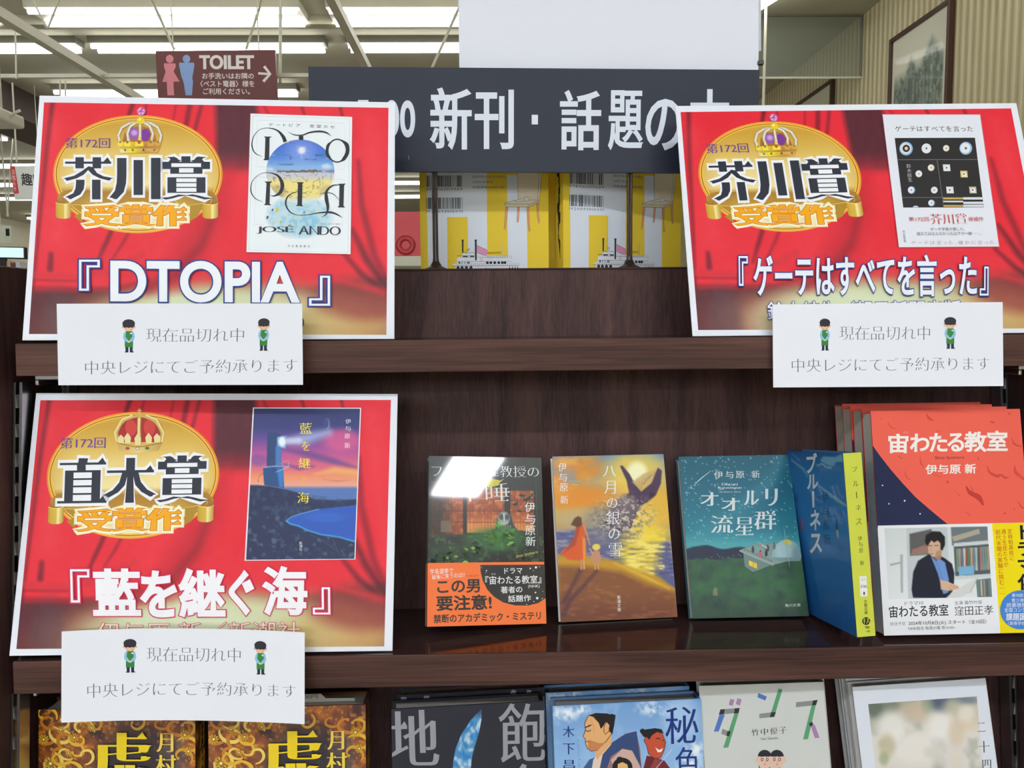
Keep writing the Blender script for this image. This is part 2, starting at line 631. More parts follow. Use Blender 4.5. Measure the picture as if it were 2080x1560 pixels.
# ---------------------------------------------------------------- a small painter for picture areas
def vnoise(X, Y, sc, seed=0, octv=3):
    tot, amp, out = 0, 1.0, 0
    for o in range(octv):
        rs = np.random.RandomState(seed + o * 17)
        T = rs.rand(64, 64)
        x, y = np.asarray(X) / sc, np.asarray(Y) / sc
        xi, yi = np.floor(x).astype(int), np.floor(y).astype(int)
        fx, fy = x - xi, y - yi
        fx, fy = fx * fx * (3 - 2 * fx), fy * fy * (3 - 2 * fy)
        g = lambda a, b: T[b % 64, a % 64]
        out = out + amp * ((g(xi, yi) * (1 - fx) + g(xi + 1, yi) * fx) * (1 - fy) + (g(xi, yi + 1) * (1 - fx) + g(xi + 1, yi + 1) * fx) * fy)
        tot += amp
        amp *= 0.5
        sc = sc / 2
    return out / tot

class Paint:
    def __init__(s, X, Y, col):
        s.X, s.Y = X, Y
        s.R = np.tile(np.asarray(col, float), (len(X), 1))
    def mix(s, a, col):
        a = np.clip(a, 0, 1)[:, None]
        s.R = s.R * (1 - a) + (np.asarray(col, float) if np.ndim(col) == 1 else col) * a
        return s
    def vgrad(s, stops, amt=None):
        ys = [y for y, c in stops]
        c = np.stack([np.interp(s.Y, ys, [c[k] for y, c in stops]) for k in range(3)], 1)
        return s.mix(np.ones(len(s.X)) if amt is None else amt, c)
    def blob(s, cx, cy, rx, ry, col, a=1.0, soft=0.5, rot=0.0):
        c, q = math.cos(rot), math.sin(rot)
        x, y = s.X - cx, s.Y - cy
        d = np.hypot((x * c + y * q) / rx, (-x * q + y * c) / ry)
        t = np.clip((1 + soft / 2 - d) / max(soft, 1e-3), 0, 1)
        return s.mix(a * t * t * (3 - 2 * t), col)
    def line(s, pts, w, col, a=1.0, soft=None):
        d = np.full(len(s.X), 1e9)
        W = [w] * len(pts) if np.ndim(w) == 0 else np.interp(np.linspace(0, 1, len(pts)), np.linspace(0, 1, len(w)), w)
        for (x0, y0), (x1, y1), w0, w1 in zip(pts, pts[1:], W, W[1:]):
            dx, dy = x1 - x0, y1 - y0
            t = np.clip(((s.X - x0) * dx + (s.Y - y0) * dy) / max(dx * dx + dy * dy, 1e-9), 0, 1)
            d = np.minimum(d, np.hypot(s.X - x0 - t * dx, s.Y - y0 - t * dy) - (w0 * (1 - t) + w1 * t) / 2)
        sf = soft if soft is not None else max(np.max(w) * 0.5, 3)
        t = np.clip(0.5 - d / sf, 0, 1)
        return s.mix(a * t * t * (3 - 2 * t), col)
    def poly(s, pts, col, a=1.0, soft=4.0):
        P = np.asarray(pts, float)
        ins = np.zeros(len(s.X), bool)
        d = np.full(len(s.X), 1e9)
        for (x0, y0), (x1, y1) in zip(P, np.roll(P, -1, 0)):
            c = ((y0 > s.Y) != (y1 > s.Y)) & (s.X < (x1 - x0) * (s.Y - y0) / ((y1 - y0) if y1 != y0 else 1e-9) + x0)
            ins ^= c
            dx, dy = x1 - x0, y1 - y0
            t = np.clip(((s.X - x0) * dx + (s.Y - y0) * dy) / max(dx * dx + dy * dy, 1e-9), 0, 1)
            d = np.minimum(d, np.hypot(s.X - x0 - t * dx, s.Y - y0 - t * dy))
        t = np.clip(0.5 + np.where(ins, d, -d) / soft, 0, 1)
        return s.mix(a * t, col)
    def speckle(s, sc, lo, col, a=1.0, seed=0, octv=3, width=0.1):
        n = vnoise(s.X, s.Y, sc, seed, octv)
        return s.mix(a * np.clip((n - lo) / width, 0, 1), col)

# ---------------------------------------------------------------- crop frames the artwork was measured in
K1, K2, K3 = frame(0, 0, 2.9714), frame(600, 0, 2.9714), frame(1300, 0, 2.6667)
K4, K5, K6 = frame(0, 450, 2.9714), frame(700, 450, 2.9714), frame(1380, 450, 2.9714)
K7, K8, K9 = frame(0, 900, 4.16), frame(400, 850, 4.9524), frame(0, 1200, 2.9714)
K10, K11, K12 = frame(840, 900, 3.7143), frame(1340, 890, 3.715), frame(1680, 820, 3.12)
K13, K14, K15 = frame(760, 1290, 3.0588), frame(1400, 1290, 3.0588), frame(60, 1400, 5.2)
K16, K18, K19, K20 = frame(400, 1400, 4.952), frame(90, 220, 5.4737), frame(490, 225, 5.1167), frame(840, 340, 7.0897)

QA = [(80.8, 196.9), (802, 211), (801, 691.3), (45.4, 694.7)]
QB = [(1376.9, 214.5), (2061, 208), (2160, 675), (1403.6, 684)]
QC = [(88.2, 805), (811.7, 805), (796.6, 1327.6), (19.2, 1337.3)]

# ================================================================ the shop room
HC = ZC + 1.9                     # ceiling height
XR, XL, YF, YB = 2.36, -9.0, 20.0, -15.0

def wallpaper():
    m = mat('ribbed_beige_wallpaper', (196, 184, 146), 0.8)
    N, Lk = m.node_tree.nodes, m.node_tree.links
    tc = N.new('ShaderNodeTexCoord')
    wv = N.new('ShaderNodeTexWave')
    wv.bands_direction = 'Y'
    wv.inputs['Scale'].default_value = 0.314 / 0.058
    cr = N.new('ShaderNodeValToRGB')
    cr.color_ramp.elements[0].position = 0.3
    cr.color_ramp.elements[1].position = 0.6
    cr.color_ramp.elements[0].color = (*lin((192, 180, 143)), 1)
    cr.color_ramp.elements[1].color = (*lin((214, 204, 168)), 1)
    Lk.new(tc.outputs['Object'], wv.inputs['Vector'])
    Lk.new(wv.outputs['Fac'], cr.inputs['Fac'])
    Lk.new(cr.outputs['Color'], N['Principled BSDF'].inputs['Base Color'])
    bp = N.new('ShaderNodeBump')
    bp.inputs['Distance'].default_value = 0.008
    Lk.new(wv.outputs['Fac'], bp.inputs['Height'])
    Lk.new(bp.outputs['Normal'], N['Principled BSDF'].inputs['Normal'])
    return m

bm = bmesh.new(); box(bm, (XL, YB, -0.1), (XR, YF, 0)); struct('floor', bm, M['floor'])
bm = bmesh.new(); box(bm, (XL, YB, HC), (XR, YF, HC + 0.1)); struct('ceiling', bm, M['ceiling'])
bm = bmesh.new(); box(bm, (XR, YB, 0), (XR + 0.1, YF, HC)); struct('wall_right', bm, wallpaper())
bm = bmesh.new(); box(bm, (XL - 0.1, YB, 0), (XL, YF, HC)); struct('wall_left', bm, M['beige'])
bm = bmesh.new(); box(bm, (XL, YF, 0), (XR, YF + 0.1, HC)); struct('wall_far', bm, M['beige'])
bm = bmesh.new(); box(bm, (XL, YB - 0.1, 0), (XR, YB, HC)); struct('wall_near', bm, M['beige'])
# deep brown bulkhead running away at the left, with a pale soffit behind it
bm = bmesh.new(); box(bm, (-4.35, 4.6, HC - 0.24), (-3.85, YF, HC)); struct('trim_1', bm, M['brown'], 'dark brown bulkhead under the ceiling')
bm = bmesh.new(); box(bm, (XL, 5.12, HC - 0.06), (0.4, 5.2, HC)); struct('trim_2', bm, M['ceiling'], 'shallow ceiling beam behind the first lamps')
bm = bmesh.new(); box(bm, (XL, 7.9, HC - 0.05), (-3.0, 8.3, HC)); struct('trim_3', bm, M['brown'], 'dark ceiling gap')

# ---- fluorescent lamps on the ceiling
def lamp(p, q, label, group=None, two=0.05):
    p, q = Vector(p), Vector(q)
    tm = M['far_tube' if p.y > 2 else 'tube']
    d = q - p
    L = d.length
    t = thing('fluorescent_lamp', label, 'ceiling lamp', ((p + q) / 2)[:], group)
    t.rotation_euler.z = math.atan2(d.y, d.x)
    bm = bmesh.new()
    prism(bm, [(-two - 0.02, 0.045), (-two - 0.01, 0.0), (two + 0.01, 0.0), (two + 0.02, 0.045)], 'x', -L / 2, L / 2)
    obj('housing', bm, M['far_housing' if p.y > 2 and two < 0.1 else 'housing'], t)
    for s in (-1, 1):
        bm = bmesh.new()
        rod(bm, (-L / 2 + 0.02, s * two * 0.95, -0.018), (L / 2 - 0.02, s * two * 0.95, -0.018), 0.016, 8)
        obj('tube', bm, tm, t)
    return t

ZL = HC - 0.045
def row(py, spans, label, group=None, two=0.05):
    """lamps of one row parallel to the shelf; spans give where each lamp begins and ends"""
    Y = atZ(1040, py, ZL).y
    for a, b in spans:
        X0, X1 = [(px - 1040) / FPX * Y + Y * math.tan(math.radians(1.2)) for px in (a, b)]
        lamp((X0, Y, ZL), (X1, Y, ZL), label, group, two)
row(30, [(-330, 36), (122, 640), (690, 1205)], 'thick white fluorescent lamp in the nearest visible ceiling row', 'lamps of the nearest ceiling row', 0.11)
row(92, [(-260, 205), (228, 682), (722, 1180)], 'twin tube fluorescent lamp in the second ceiling row', 'lamps of the second ceiling row')
row(184, [(-330, 75), (152, 625)], 'fluorescent lamp in the row seen level with the toilet sign', 'lamps of the third ceiling row')
for k, py in enumerate((273, 330, 368, 396, 419, 436, 450, 462)):
    Y = atZ(1040, py, ZL).y
    for j in range(5):
        x0 = -0.78 * Y + j * 1.72 - (k % 3) * 0.25
        if x0 + 1.5 < 0.2 and x0 > XL + 0.1:
            lamp((x0, Y, ZL), (x0 + 1.5, Y, ZL), 'small bright ceiling lamp far back in the shop', 'ceiling lamps far back in the shop')
for Y in (3.2, -2.1, -6.6, -8.6, -10.6, -12.6):
    for x0 in (-6.4, -4.6, -2.8, -1.0, 0.75):
        lamp((x0, Y, ZL), (x0 + 1.5, Y, ZL), 'ceiling lamp above and behind the viewer', 'ceiling lamps above the aisle in front of the shelf')
lamp((1.55, 4.95, ZL), (1.72, 4.35, ZL), 'white fluorescent lamp by the beige wall, right of the white card', None, 0.03)

# ---- white hanging rails, their wires and braces
H2 = ZC + 1.2
def bar(name, p, q, r, m, label, cat, group=None, square=False):
    bm = bmesh.new()
    if square:
        box(bm, [min(a, b) - r for a, b in zip(p, q)], [max(a, b) + r for a, b in zip(p, q)])
    else:
        rod(bm, p, q, r, 8)
    o = obj(name, bm, m)
    return tag(o, label, cat, group)
bar('hanging_rail', (-1.92, 2.6, H2), (-1.92, 8.5, H2), 0.02, M['white_steel'], 'white rail running away above the left poster', 'rail', None, True)
bar('hanging_rail', (-0.6, 2.6, H2), (-0.6, 6.5, H2), 0.017, M['white_steel'], 'white rail running away just left of the white card', 'rail', None, True)
bar('hanging_rail', (-3.8, 4.02, H2), (0.9, 4.02, H2), 0.009, M['white_steel'], 'thin white rail crossing level behind the toilet sign', 'rail', None, True)
for a, b, Y, lab in [((62, -10), (95, 58), 3.3, 'left arm of the wire pair above the left rail'), ((124, -10), (97, 58), 3.3, 'right arm of the wire pair above the left rail'),
                     ((309, 1), (354, 100), 4.75, 'slanting white brace left above the toilet sign'), ((532, 1), (500, 100), 4.75, 'slanting white brace right above the toilet sign'),
                     ((939, 1), (876, 142), 4.75, 'slanting white brace above the black sign'), ((752, -12), (744, 14), 5.0, 'short white brace at the top, beside the white card'),
                     ((570, -10), (569, 168), 4.05, 'grey hanger rod right of the toilet sign'), ((31, 62), (33, 160), 4.0, 'thin hanger wire at the far left, top'),
                     ((25, 168), (34, 330), 4.0, 'thin hanger wire carrying the red tag'), ((122, 163), (122, 205), 4.02, 'short white post left of the left poster top, nearer the edge'),
                     ((133, 163), (133, 205), 4.02, 'short white post above the left poster top'),
                     ((0, 262), (16, 440), 8.0, 'leaning white wire at the left edge'), ((28, 266), (14, 440), 8.25, 'leaning white wire beside the hobby sign')]:
    bar('hanger_wire', atY(*a, Y), atY(*b, Y), 0.004 if Y < 4.03 else 0.008, M['white_steel'], lab, 'hanger')

def facing(quad, Y, up_to=None):
    """matrix and size of an upright sheet facing the viewer at depth Y that covers four photo corners"""
    P = [atY(*p, Y) for p in quad]
    w = ((P[1] - P[0]).length + (P[2] - P[3]).length) / 2
    h = ((P[3] - P[0]).length + (P[2] - P[1]).length) / 2
    e = ((P[1] - P[0]) + (P[2] - P[3])).normalized()
    b = (P[2] + P[3]) / 2
    n = Vector((0, -1, 0))
    up = n.cross(e).normalized()
    R = Matrix((e, up, n)).transposed()
    return Matrix.Translation(b) @ R.to_4x4(), w, h

# ---- toilet sign
q = [(318, 103.5), (560.5, 101), (564, 222), (322, 225)]
mw, w, h = facing(q, 3.9)
t = thing('toilet_sign', 'brown hanging toilet sign with pink and blue figures', 'sign', mw=mw)
a = Art(q, w, h); a.f = K1
W_ = (232, 226, 226)
for cx, col, skirt in ((1030, (222, 140, 150), True), (1131, (140, 170, 220), False)):
    a.disk(cx, 355, 23, 24, col)
    if skirt:
        a.poly([(996, 382), (1063, 382), (1066, 400), (1052, 432), (1088, 492), (1050, 492), (1050, 520), (1053, 575), (1012, 575), (1010, 520), (1010, 494), (982, 494), (1004, 432), (994, 400)], col)
    else:
        a.poly([(1086, 378), (1176, 378), (1178, 396), (1164, 470), (1168, 492), (1160, 575), (1122, 575), (1112, 500), (1098, 460), (1086, 396)], col)
a.text('TOILET', (1212, 336, 1534, 414), W_, (0.045, 0.035), edge=None)
a.text('お手洗いはお隣の', (1224, 440, 1535, 476), W_, (0.012, 0.012), res=2)
a.text('〈ベスト電器〉様を', (1212, 486, 1538, 524), W_, (0.012, 0.012), res=2)
a.text('ご利用ください。', (1228, 532, 1510, 570), W_, (0.012, 0.012), res=2)
a.stroke([(1562, 442), (1632, 447)], 14, W_, False)
a.stroke([(1598, 400), (1634, 446), (1592, 492)], 17, W_, False)
V, F, K = join(slab(w, h, 0.02, (112, 70, 70)), a.data())
sheet_mesh('sign_panel', V, F, K, M['satin'], t)
bm = bmesh.new()
for x in (-w / 2 + 0.08, w / 2 - 0.08):
    rod(bm, (x, h - 0.01, -0.012), (x, h + (HC - (mw.translation.z + h)), -0.012), 0.003, 6)
obj('hanger', bm, M['white_steel'], t)

# ---- small far signs at the left edge
q = [(34, 338), (110, 336), (112, 405), (28, 405)]
mw, w, h = facing(q, 6.6)
t = thing('hobby_sign', 'white hanging category sign half behind the left poster', 'sign', mw=mw)
a = Art(q, w, h); a.f = K1
a.text('趣味', (140, 1045, 272, 1115), (70, 70, 70), BOLD, res=2)
V, F, K = join(slab(w, h, 0.02, (228, 230, 226)), a.data())
sheet_mesh('sign_panel', V, F, K, M['matte'], t)
bm = bmesh.new(); rod(bm, (0.05, h, -0.01), (0.05, HC - mw.translation.z, -0.01), 0.003, 6); obj('hanger', bm, M['white_steel'], t)
q = [(25, 337), (34, 337), (38, 392), (28, 394)]
mw, w, h = facing(q, 4.0)
a = Art(q, w, h); a.f = K1
a.text('お知らせ', (84, 1020, 102, 1150), (250, 235, 235), REG, vert=True, res=2)
V, F, K = join(slab(w, h, 0.004, (206, 80, 80)), a.data())
tag(sheet_mesh('red_tag', V, F, K, M['matte'], None, mw), 'narrow red paper tag hanging in front of the hobby sign', 'tag')
q = [(-20, 458), (22, 458), (24, 494), (-20, 494)]
mw, w, h = facing(q, 9.0)
t = thing('aisle_sign', 'pale green aisle sign far back at the left edge', 'sign', mw=mw)
V, F, K = slab(w, h, 0.02, (208, 214, 196))
sheet_mesh('sign_panel', V, F, K, M['matte'], t)
bm = bmesh.new(); box(bm, (0.06, 0.08, 0.001), (0.1, 0.16, 0.003)); obj('emblem', bm, M['black'], t)
bm = bmesh.new(); rod(bm, (0, h, -0.01), (0, HC - mw.translation.z, -0.01), 0.004, 6); obj('hanger', bm, M['white_steel'], t)

# ---- white projector arm at the left edge
p = atY(2, 235, 3.2)
t = thing('ceiling_projector', 'white projector hanging on a pole at the left edge', 'projector', p[:])
bm = bmesh.new(); box(bm, (-0.2, -0.1, -0.03), (0.035, 0.1, 0.02), 0.01); obj('body', bm, M['housing'], t)
bm = bmesh.new(); rod(bm, (-0.01, 0, 0.02), (-0.01, 0, HC - p.z), 0.016, 10); obj('pole', bm, M['white_steel'], t)
bm = bmesh.new(); rod(bm, (0.033, 0, 0.0), (0.075, 0, 0.02), 0.006, 8); obj('cable', bm, M['white_steel'], t)

# ---- monitor and far shelf at the left edge
Ym = 5.0
pm = atY(0, 529, Ym)
t = thing('gondola_shelf', 'dark far bookcase at the left edge below the lit monitor', 'bookcase', (pm.x - 0.5, Ym, 0))
zt = atY(20, 546, Ym).z
for nm, lo, hi in [('top_board', (-0.7, -0.05, zt - 0.03), (0.8, 0.25, zt)), ('side_panel', (-0.7, -0.05, 0), (-0.67, 0.25, zt - 0.03)), ('side_panel', (0.77, -0.05, 0), (0.8, 0.25, zt - 0.03)),
                   ('back_panel', (-0.67, 0.23, 0), (0.77, 0.25, zt - 0.03)), ('shelf_board', (-0.67, -0.05, 1.3), (0.77, 0.23, 1.33)), ('shelf_board', (-0.67, -0.05, 0.95), (0.77, 0.23, 0.98))]:
    bm = bmesh.new(); box(bm, lo, hi); obj(nm, bm, M['wood_z'], t)
rnd = random.Random(4)
x = pm.x - 0.25
cols = [(190, 90, 80), (230, 225, 215), (90, 110, 140), (200, 190, 150), (120, 60, 60), (225, 225, 230), (80, 90, 80), (180, 170, 175)]
for k in range(14):
    wd_ = rnd.uniform(0.018, 0.034)
    if x + wd_ > pm.x + 0.3:
        break
    bm = bmesh.new(); box(bm, (x, Ym, zt), (x + wd_ - 0.001, Ym + 0.13, zt + rnd.uniform(0.036, 0.05)), 0.0015)
    o = obj('small_book', bm, mat('spine_colour', cols[k % 8], 0.6))
    tag(o, 'tiny far book in the row under the monitor', 'book', 'far books under the monitor')
    x += wd_
q = [(-60, 499), (50.5, 502), (51, 526), (-60, 524)]
mw, w, h = facing(q, Ym - 0.02)
t = thing('monitor', 'lit pale blue monitor at the left edge', 'monitor', mw=mw)
bm = bmesh.new(); box(bm, (-w / 2, 0, -0.03), (w / 2, h, 0), 0.004); obj('bezel', bm, M['black'], t)
bm = bmesh.new(); box(bm, (-w / 2 + 0.008, 0.008, 0.0), (w / 2 - 0.008, h - 0.006, 0.002)); obj('screen', bm, M['screen'], t)
bm = bmesh.new(); box(bm, (-0.04, zt - mw.translation.z, -0.03), (0.04, 0.01, -0.012)); obj('stand', bm, M['black'], t)

# ---- red sign board with a raised ring, standing on a far white gondola
Yr = 4.2
z0 = atY(830, 521, Yr).z
xa, xb = atY(735, 500, Yr).x, atY(905, 500, Yr).x
t = thing('white_gondola', 'white shelving unit seen between left poster and yellow books', 'shelving', ((xa + xb) / 2, Yr, 0))
g = (xb - xa) / 2 + 0.05
for nm, lo, hi in [('top_board', (-g, -0.03, z0 - 0.05), (g, 0.4, z0)), ('side_panel', (-g, -0.03, 0), (-g + 0.02, 0.4, z0 - 0.05)), ('side_panel', (g - 0.02, -0.03, 0), (g, 0.4, z0 - 0.05)),
                   ('back_panel', (-g + 0.02, 0.1, 0), (g - 0.02, 0.12, z0 - 0.05)), ('shelf_board', (-g + 0.02, -0.03, 1.2), (g - 0.02, 0.1, 1.22)), ('shelf_board', (-g + 0.02, -0.03, 0.8), (g - 0.02, 0.1, 0.82))]:
    bm = bmesh.new(); box(bm, lo, hi); obj(nm, bm, M['white_steel'], t)
t = thing('red_board', 'red board with a darker raised ring, left of the yellow books', 'sign', ((xa + xb) / 2, Yr, z0))
hh = atY(830, 430, Yr).z - z0
bm = bmesh.new(); box(bm, (xa - (xa + xb) / 2, 0, 0), (xb - (xa + xb) / 2, 0.03, hh), 0.004); obj('panel', bm, M['red_plastic'], t)
pc = atY(824, 498, Yr)
bm = bmesh.new()
R0, r0 = 0.037, 0.015
ring_ = [[bm.verts.new((pc.x - t.location.x + (R0 + r0 * math.cos(b)) * math.cos(a_), -0.001 + r0 * 0.6 * math.sin(b) * -1, pc.z - z0 + (R0 + r0 * math.cos(b)) * math.sin(a_)))
          for b in np.linspace(0, 2 * PI, 10, endpoint=False)] for a_ in np.linspace(0, 2 * PI, 32, endpoint=False)]
for i in range(32):
    for j in range(10):
        bm.faces.new((ring_[i][j], ring_[(i + 1) % 32][j], ring_[(i + 1) % 32][(j + 1) % 10], ring_[i][(j + 1) % 10]))
bmesh.ops.recalc_face_normals(bm, faces=bm.faces[:])
obj('raised_ring', bm, M['red_dark'], t, True)

# ---- glass smoke curtain by the wall with its cream post
Yg = 5.13
gx0 = atY(1470, 100, Yg).x
zg = atY(1650, 160, Yg).z
gl = bpy.data.materials.new('clear_hazy_glass')
gl.use_nodes = True
_n = gl.node_tree.nodes
_n.remove(_n['Principled BSDF'])
_tr, _df, _gs, _m1, _m2 = [_n.new(k) for k in ('ShaderNodeBsdfTransparent', 'ShaderNodeBsdfDiffuse', 'ShaderNodeBsdfGlossy', 'ShaderNodeMixShader', 'ShaderNodeMixShader')]
_tr.inputs['Color'].default_value = (0.84, 0.88, 0.84, 1)
_df.inputs['Color'].default_value = (0.6, 0.63, 0.58, 1)
_gs.inputs['Roughness'].default_value = 0.03
_m1.inputs[0].default_value = 0.16
_m2.inputs[0].default_value = 0.08
_l = gl.node_tree.links
_l.new(_tr.outputs[0], _m1.inputs[1]); _l.new(_df.outputs[0], _m1.inputs[2])
_l.new(_m1.outputs[0], _m2.inputs[1]); _l.new(_gs.outputs[0], _m2.inputs[2])
_l.new(_m2.outputs[0], _n['Material Output'].inputs['Surface'])
t = thing('glass_smoke_curtain', 'glass panel hanging from the ceiling beside the beige wall', 'glass panel', ((gx0 + XR) / 2, Yg, zg))
g = (XR - gx0) / 2
bm = bmesh.new(); box(bm, (-g, -0.003, 0.012), (g - 0.002, 0.003, HC - zg - 0.012)); obj('pane', bm, gl, t)
bm = bmesh.new(); box(bm, (-g, -0.006, 0), (g - 0.002, 0.006, 0.012)); obj('bottom_rail', bm, M['white_steel'], t)
bm = bmesh.new(); box(bm, (-g, -0.01, HC - zg - 0.012), (g - 0.002, 0.01, HC - zg)); obj('top_rail', bm, mat('grey_rail', (120, 118, 105), 0.5), t)
bm = bmesh.new(); box(bm, (g - 0.014, -0.008, 0.012), (g - 0.002, 0.008, HC - zg - 0.012)); obj('wall_channel', bm, mat('grey_channel', (120, 118, 105), 0.5), t)
p = atY(1556, 25, 4.85)
bar('hanging_pole', (p.x, 4.85, HC - 0.001), (p.x - 0.01, 4.85, atY(1552, 330, 4.85).z), 0.009, M['white_steel'], 'cream hanging pole right of the white card', 'pole')

# ---- framed pictures on the ribbed wall
def etching(seed):
    def fn(X, Y):
        p = Paint(X, Y, (226, 224, 205))
        n = vnoise(X, Y, 0.08, seed, 4)
        m = ((X > 0.05) & (X < 0.92) & (Y > 0.06) & (Y < 0.95)).astype(float)
        roof = np.minimum(np.minimum(np.abs(X - 0.36) * 0.8 + 0.15, np.abs(X - 0.72) * 0.7 + 0.1), 0.24)
        p.mix(m * np.clip((Y - roof) * 12, 0, 1) * (0.35 + 0.6 * n), (104, 122, 116))
        p.mix(m * (vnoise(X, Y, 0.03, seed + 5, 2) > 0.55) * (Y > roof + 0.05) * 0.5, (70, 88, 86))
        p.mix(m * ((X * 16 % 1) < 0.25) * (Y > roof + 0.12) * 0.5, (84, 100, 98))
        return p.R
    return fn
def wall_picture(y0, y1, ztop, zbot, label, seed):
    w, h = y1 - y0, ztop - zbot
    mw = Matrix.Translation((XR, (y0 + y1) / 2, zbot)) @ Matrix(((0, 0, -1), (-1, 0, 0), (0, 1, 0))).to_4x4()
    t = thing('framed_picture', label, 'picture', mw=mw)
    bm = bmesh.new()
    fw = 0.022
    for lo, hi in [((-w / 2, 0, 0.001), (-w / 2 + fw, h, 0.032)), ((w / 2 - fw, 0, 0.001), (w / 2, h, 0.032)), ((-w / 2 + fw, 0, 0.001), (w / 2 - fw, fw, 0.032)), ((-w / 2 + fw, h - fw, 0.001), (w / 2 - fw, h, 0.032))]:
        box(bm, lo, hi, 0.002)
    obj('frame', bm, M['frame_wood'], t)
    iw, ih = w - 2 * fw, h - 2 * fw
    a = Art([(0, 0), (1, 0), (1, 1), (0, 1)], iw, ih)
    a.patch([(0, 0), (1, 0), (1, 1), (0, 1)], 60, 80, etching(seed))
    V, F, K = join(slab(iw, ih, 0.004, (226, 222, 200)), a.data())
    o = sheet_mesh('print', V, F, K, M['film'], t)
    o.location = (0, fw, 0.016)
wall_picture(atX(1938, 100, XR).y, atX(1816, 100, XR).y, ZC + 1.605, ZC + 0.75, 'framed etching of a building, nearer one on the ribbed wall', 3)
wall_picture(atX(1697, 180, XR).y, atX(1612, 180, XR).y, ZC + 1.62, ZC + 0.75, 'further framed picture on the ribbed wall, under the glass panel', 9)

# ================================================================ the book display shelf
TS = math.tan(math.radians(6.5))
def Yfront(z):
    return 0.642 + (z - ZC + 0.021) * TS
def Yback(z):
    return Yfront(z) + 0.104
Z1, Z2, Z3, ZT = ZC - 0.0172, ZC - 0.269, ZC - 0.5205, ZC + 0.0469
TH = 0.0262
XI0, XI1 = -0.3972, 0.480           # inner faces of the side panels
shelf = thing('display_shelf', 'dark walnut slanted book display shelf filling the foreground', 'bookshelf', (0.03, 0.7, 0))
def part(name, bm, m, kids=None):
    o = obj(name, bm, m)
    o.parent = shelf
    o.matrix_parent_inverse = Matrix.Translation(shelf.location).inverted()
    return o
def shelf_board(z, zn):
    yf, yb = Yfront(z), Yback(z - TH / 2)
    bm = bmesh.new()
    box(bm, (-0.3862, yf + 0.0022, z - TH), (XI1 - 0.004, yb - 0.001, z - 0.0003))
    b = part('shelf_board', bm, M['wood_top'])
    bm = bmesh.new()
    dy = TH * TS
    x0 = -0.3862
    prism(bm, [(yf, z), (yf + 0.002, z), (yf + 0.002 - 0.0, z - TH), (yf - dy * 0.4, z - TH)], 'x', x0, XI1 - 0.004, 0.0008)
    part('edge_band', bm, M['wood_x'])
    for sx, x in ((1, XI0 + 0.018), (-1, XI1 - 0.038)):
        bm = bmesh.new()
        box(bm, (x, yf + 0.012, z - TH - 0.004), (x + 0.026, yb - 0.012, z - TH), 0.0008)
        box(bm, (x, yf + 0.012, z - TH - 0.0085), (x + 0.003, yb - 0.012, z - TH - 0.004), 0.0008)
        part('shelf_bracket', bm, M['steel'])
shelf_board(Z1, 1)
shelf_board(Z2, 2)
shelf_board(Z3, 3)
# back panel in one slanting sheet from the top board down to the base
bm = bmesh.new()
prism(bm, [(Yback(ZT), ZT - 0.0012), (Yback(0.62), 0.62), (Yback(0.62) + 0.012, 0.62), (Yback(ZT) + 0.012, ZT - 0.0012)], 'x', XI0 + 0.001, XI1 - 0.001)
part('back_panel', bm, M['wood_z'])
bm = bmesh.new()
box(bm, (XI0 - 0.026, Yback(ZT) - 0.0015, ZT - 0.0012), (XI1 + 0.026, Yback(ZT) + 0.34, ZT))
box(bm, (XI0 + 0.001, Yback(ZT) + 0.0125, ZT - 0.02), (XI1 - 0.001, Yback(ZT) + 0.34, ZT - 0.0012))
part('top_board', bm, M['wood_x'])
for x0, x1 in ((XI0 - 0.026, XI0), (XI1, XI1 + 0.026)):
    bm = bmesh.new()
    zt = ZT - 0.0014
    prism(bm, [(Yfront(zt) - 0.006, zt), (Yfront(0.62) - 0.006, 0.62), (Yfront(0.62) - 0.006, 0), (1.1, 0), (1.1, zt)], 'x', x0, x1, 0.001)
    part('side_panel', bm, M['wood_z'])
bm = bmesh.new()
box(bm, (XI0, Yfront(0.62) - 0.03, 0.02), (XI1, Yback(0.62), 0.62), 0.002)
part('base_cabinet', bm, M['wood_z'])
# slotted steel uprights on the inner side faces
def upright(x0, x1, yc, side):
    bm = bmesh.new()
    zt, zb = Z1 - TH - 0.004, Z2 + 0.001
    for za, zbot in ((Z1 - TH - 0.006, Z2 + 0.002), (Z2 - TH - 0.006, Z3 + 0.002)):
        for dx0, dx1 in ((0, 0.002), (0.005, 0.007)):
            prism(bm, [(yc(za), za), (yc(zbot), zbot), (yc(zbot) + 0.0012, zbot), (yc(za) + 0.0012, za)], 'x', x0 + dx0 * side, x0 + dx1 * side)
        z = za - 0.01
        while z > zbot + 0.02:
            y = yc(z)
            box(bm, (x0 + 0.002 * side, y, z), (x0 + 0.005 * side, y + 0.0012, z - 0.011))
            z -= 0.024
        prism(bm, [(yc(za), za), (yc(zbot), zbot), (yc(zbot) + 0.014, zbot), (yc(za) + 0.014, za)], 'x', x0 + 0.0065 * side, x0 + 0.0072 * side)
        prism(bm, [(yc(za), za), (yc(zbot), zbot), (yc(zbot) + 0.014, zbot), (yc(za) + 0.014, za)], 'x', x0, x0 + 0.001 * side)
    part('slotted_upright', bm, M['steel'])
upright(XI0 + 0.0005, None, lambda z: Yfront(z) + 0.016, 1)
upright(XI0 + 0.0005, None, lambda z: Yback(z) - 0.016, 1)
upright(XI1 - 0.0005, None, lambda z: Yback(z) - 0.016, -1)

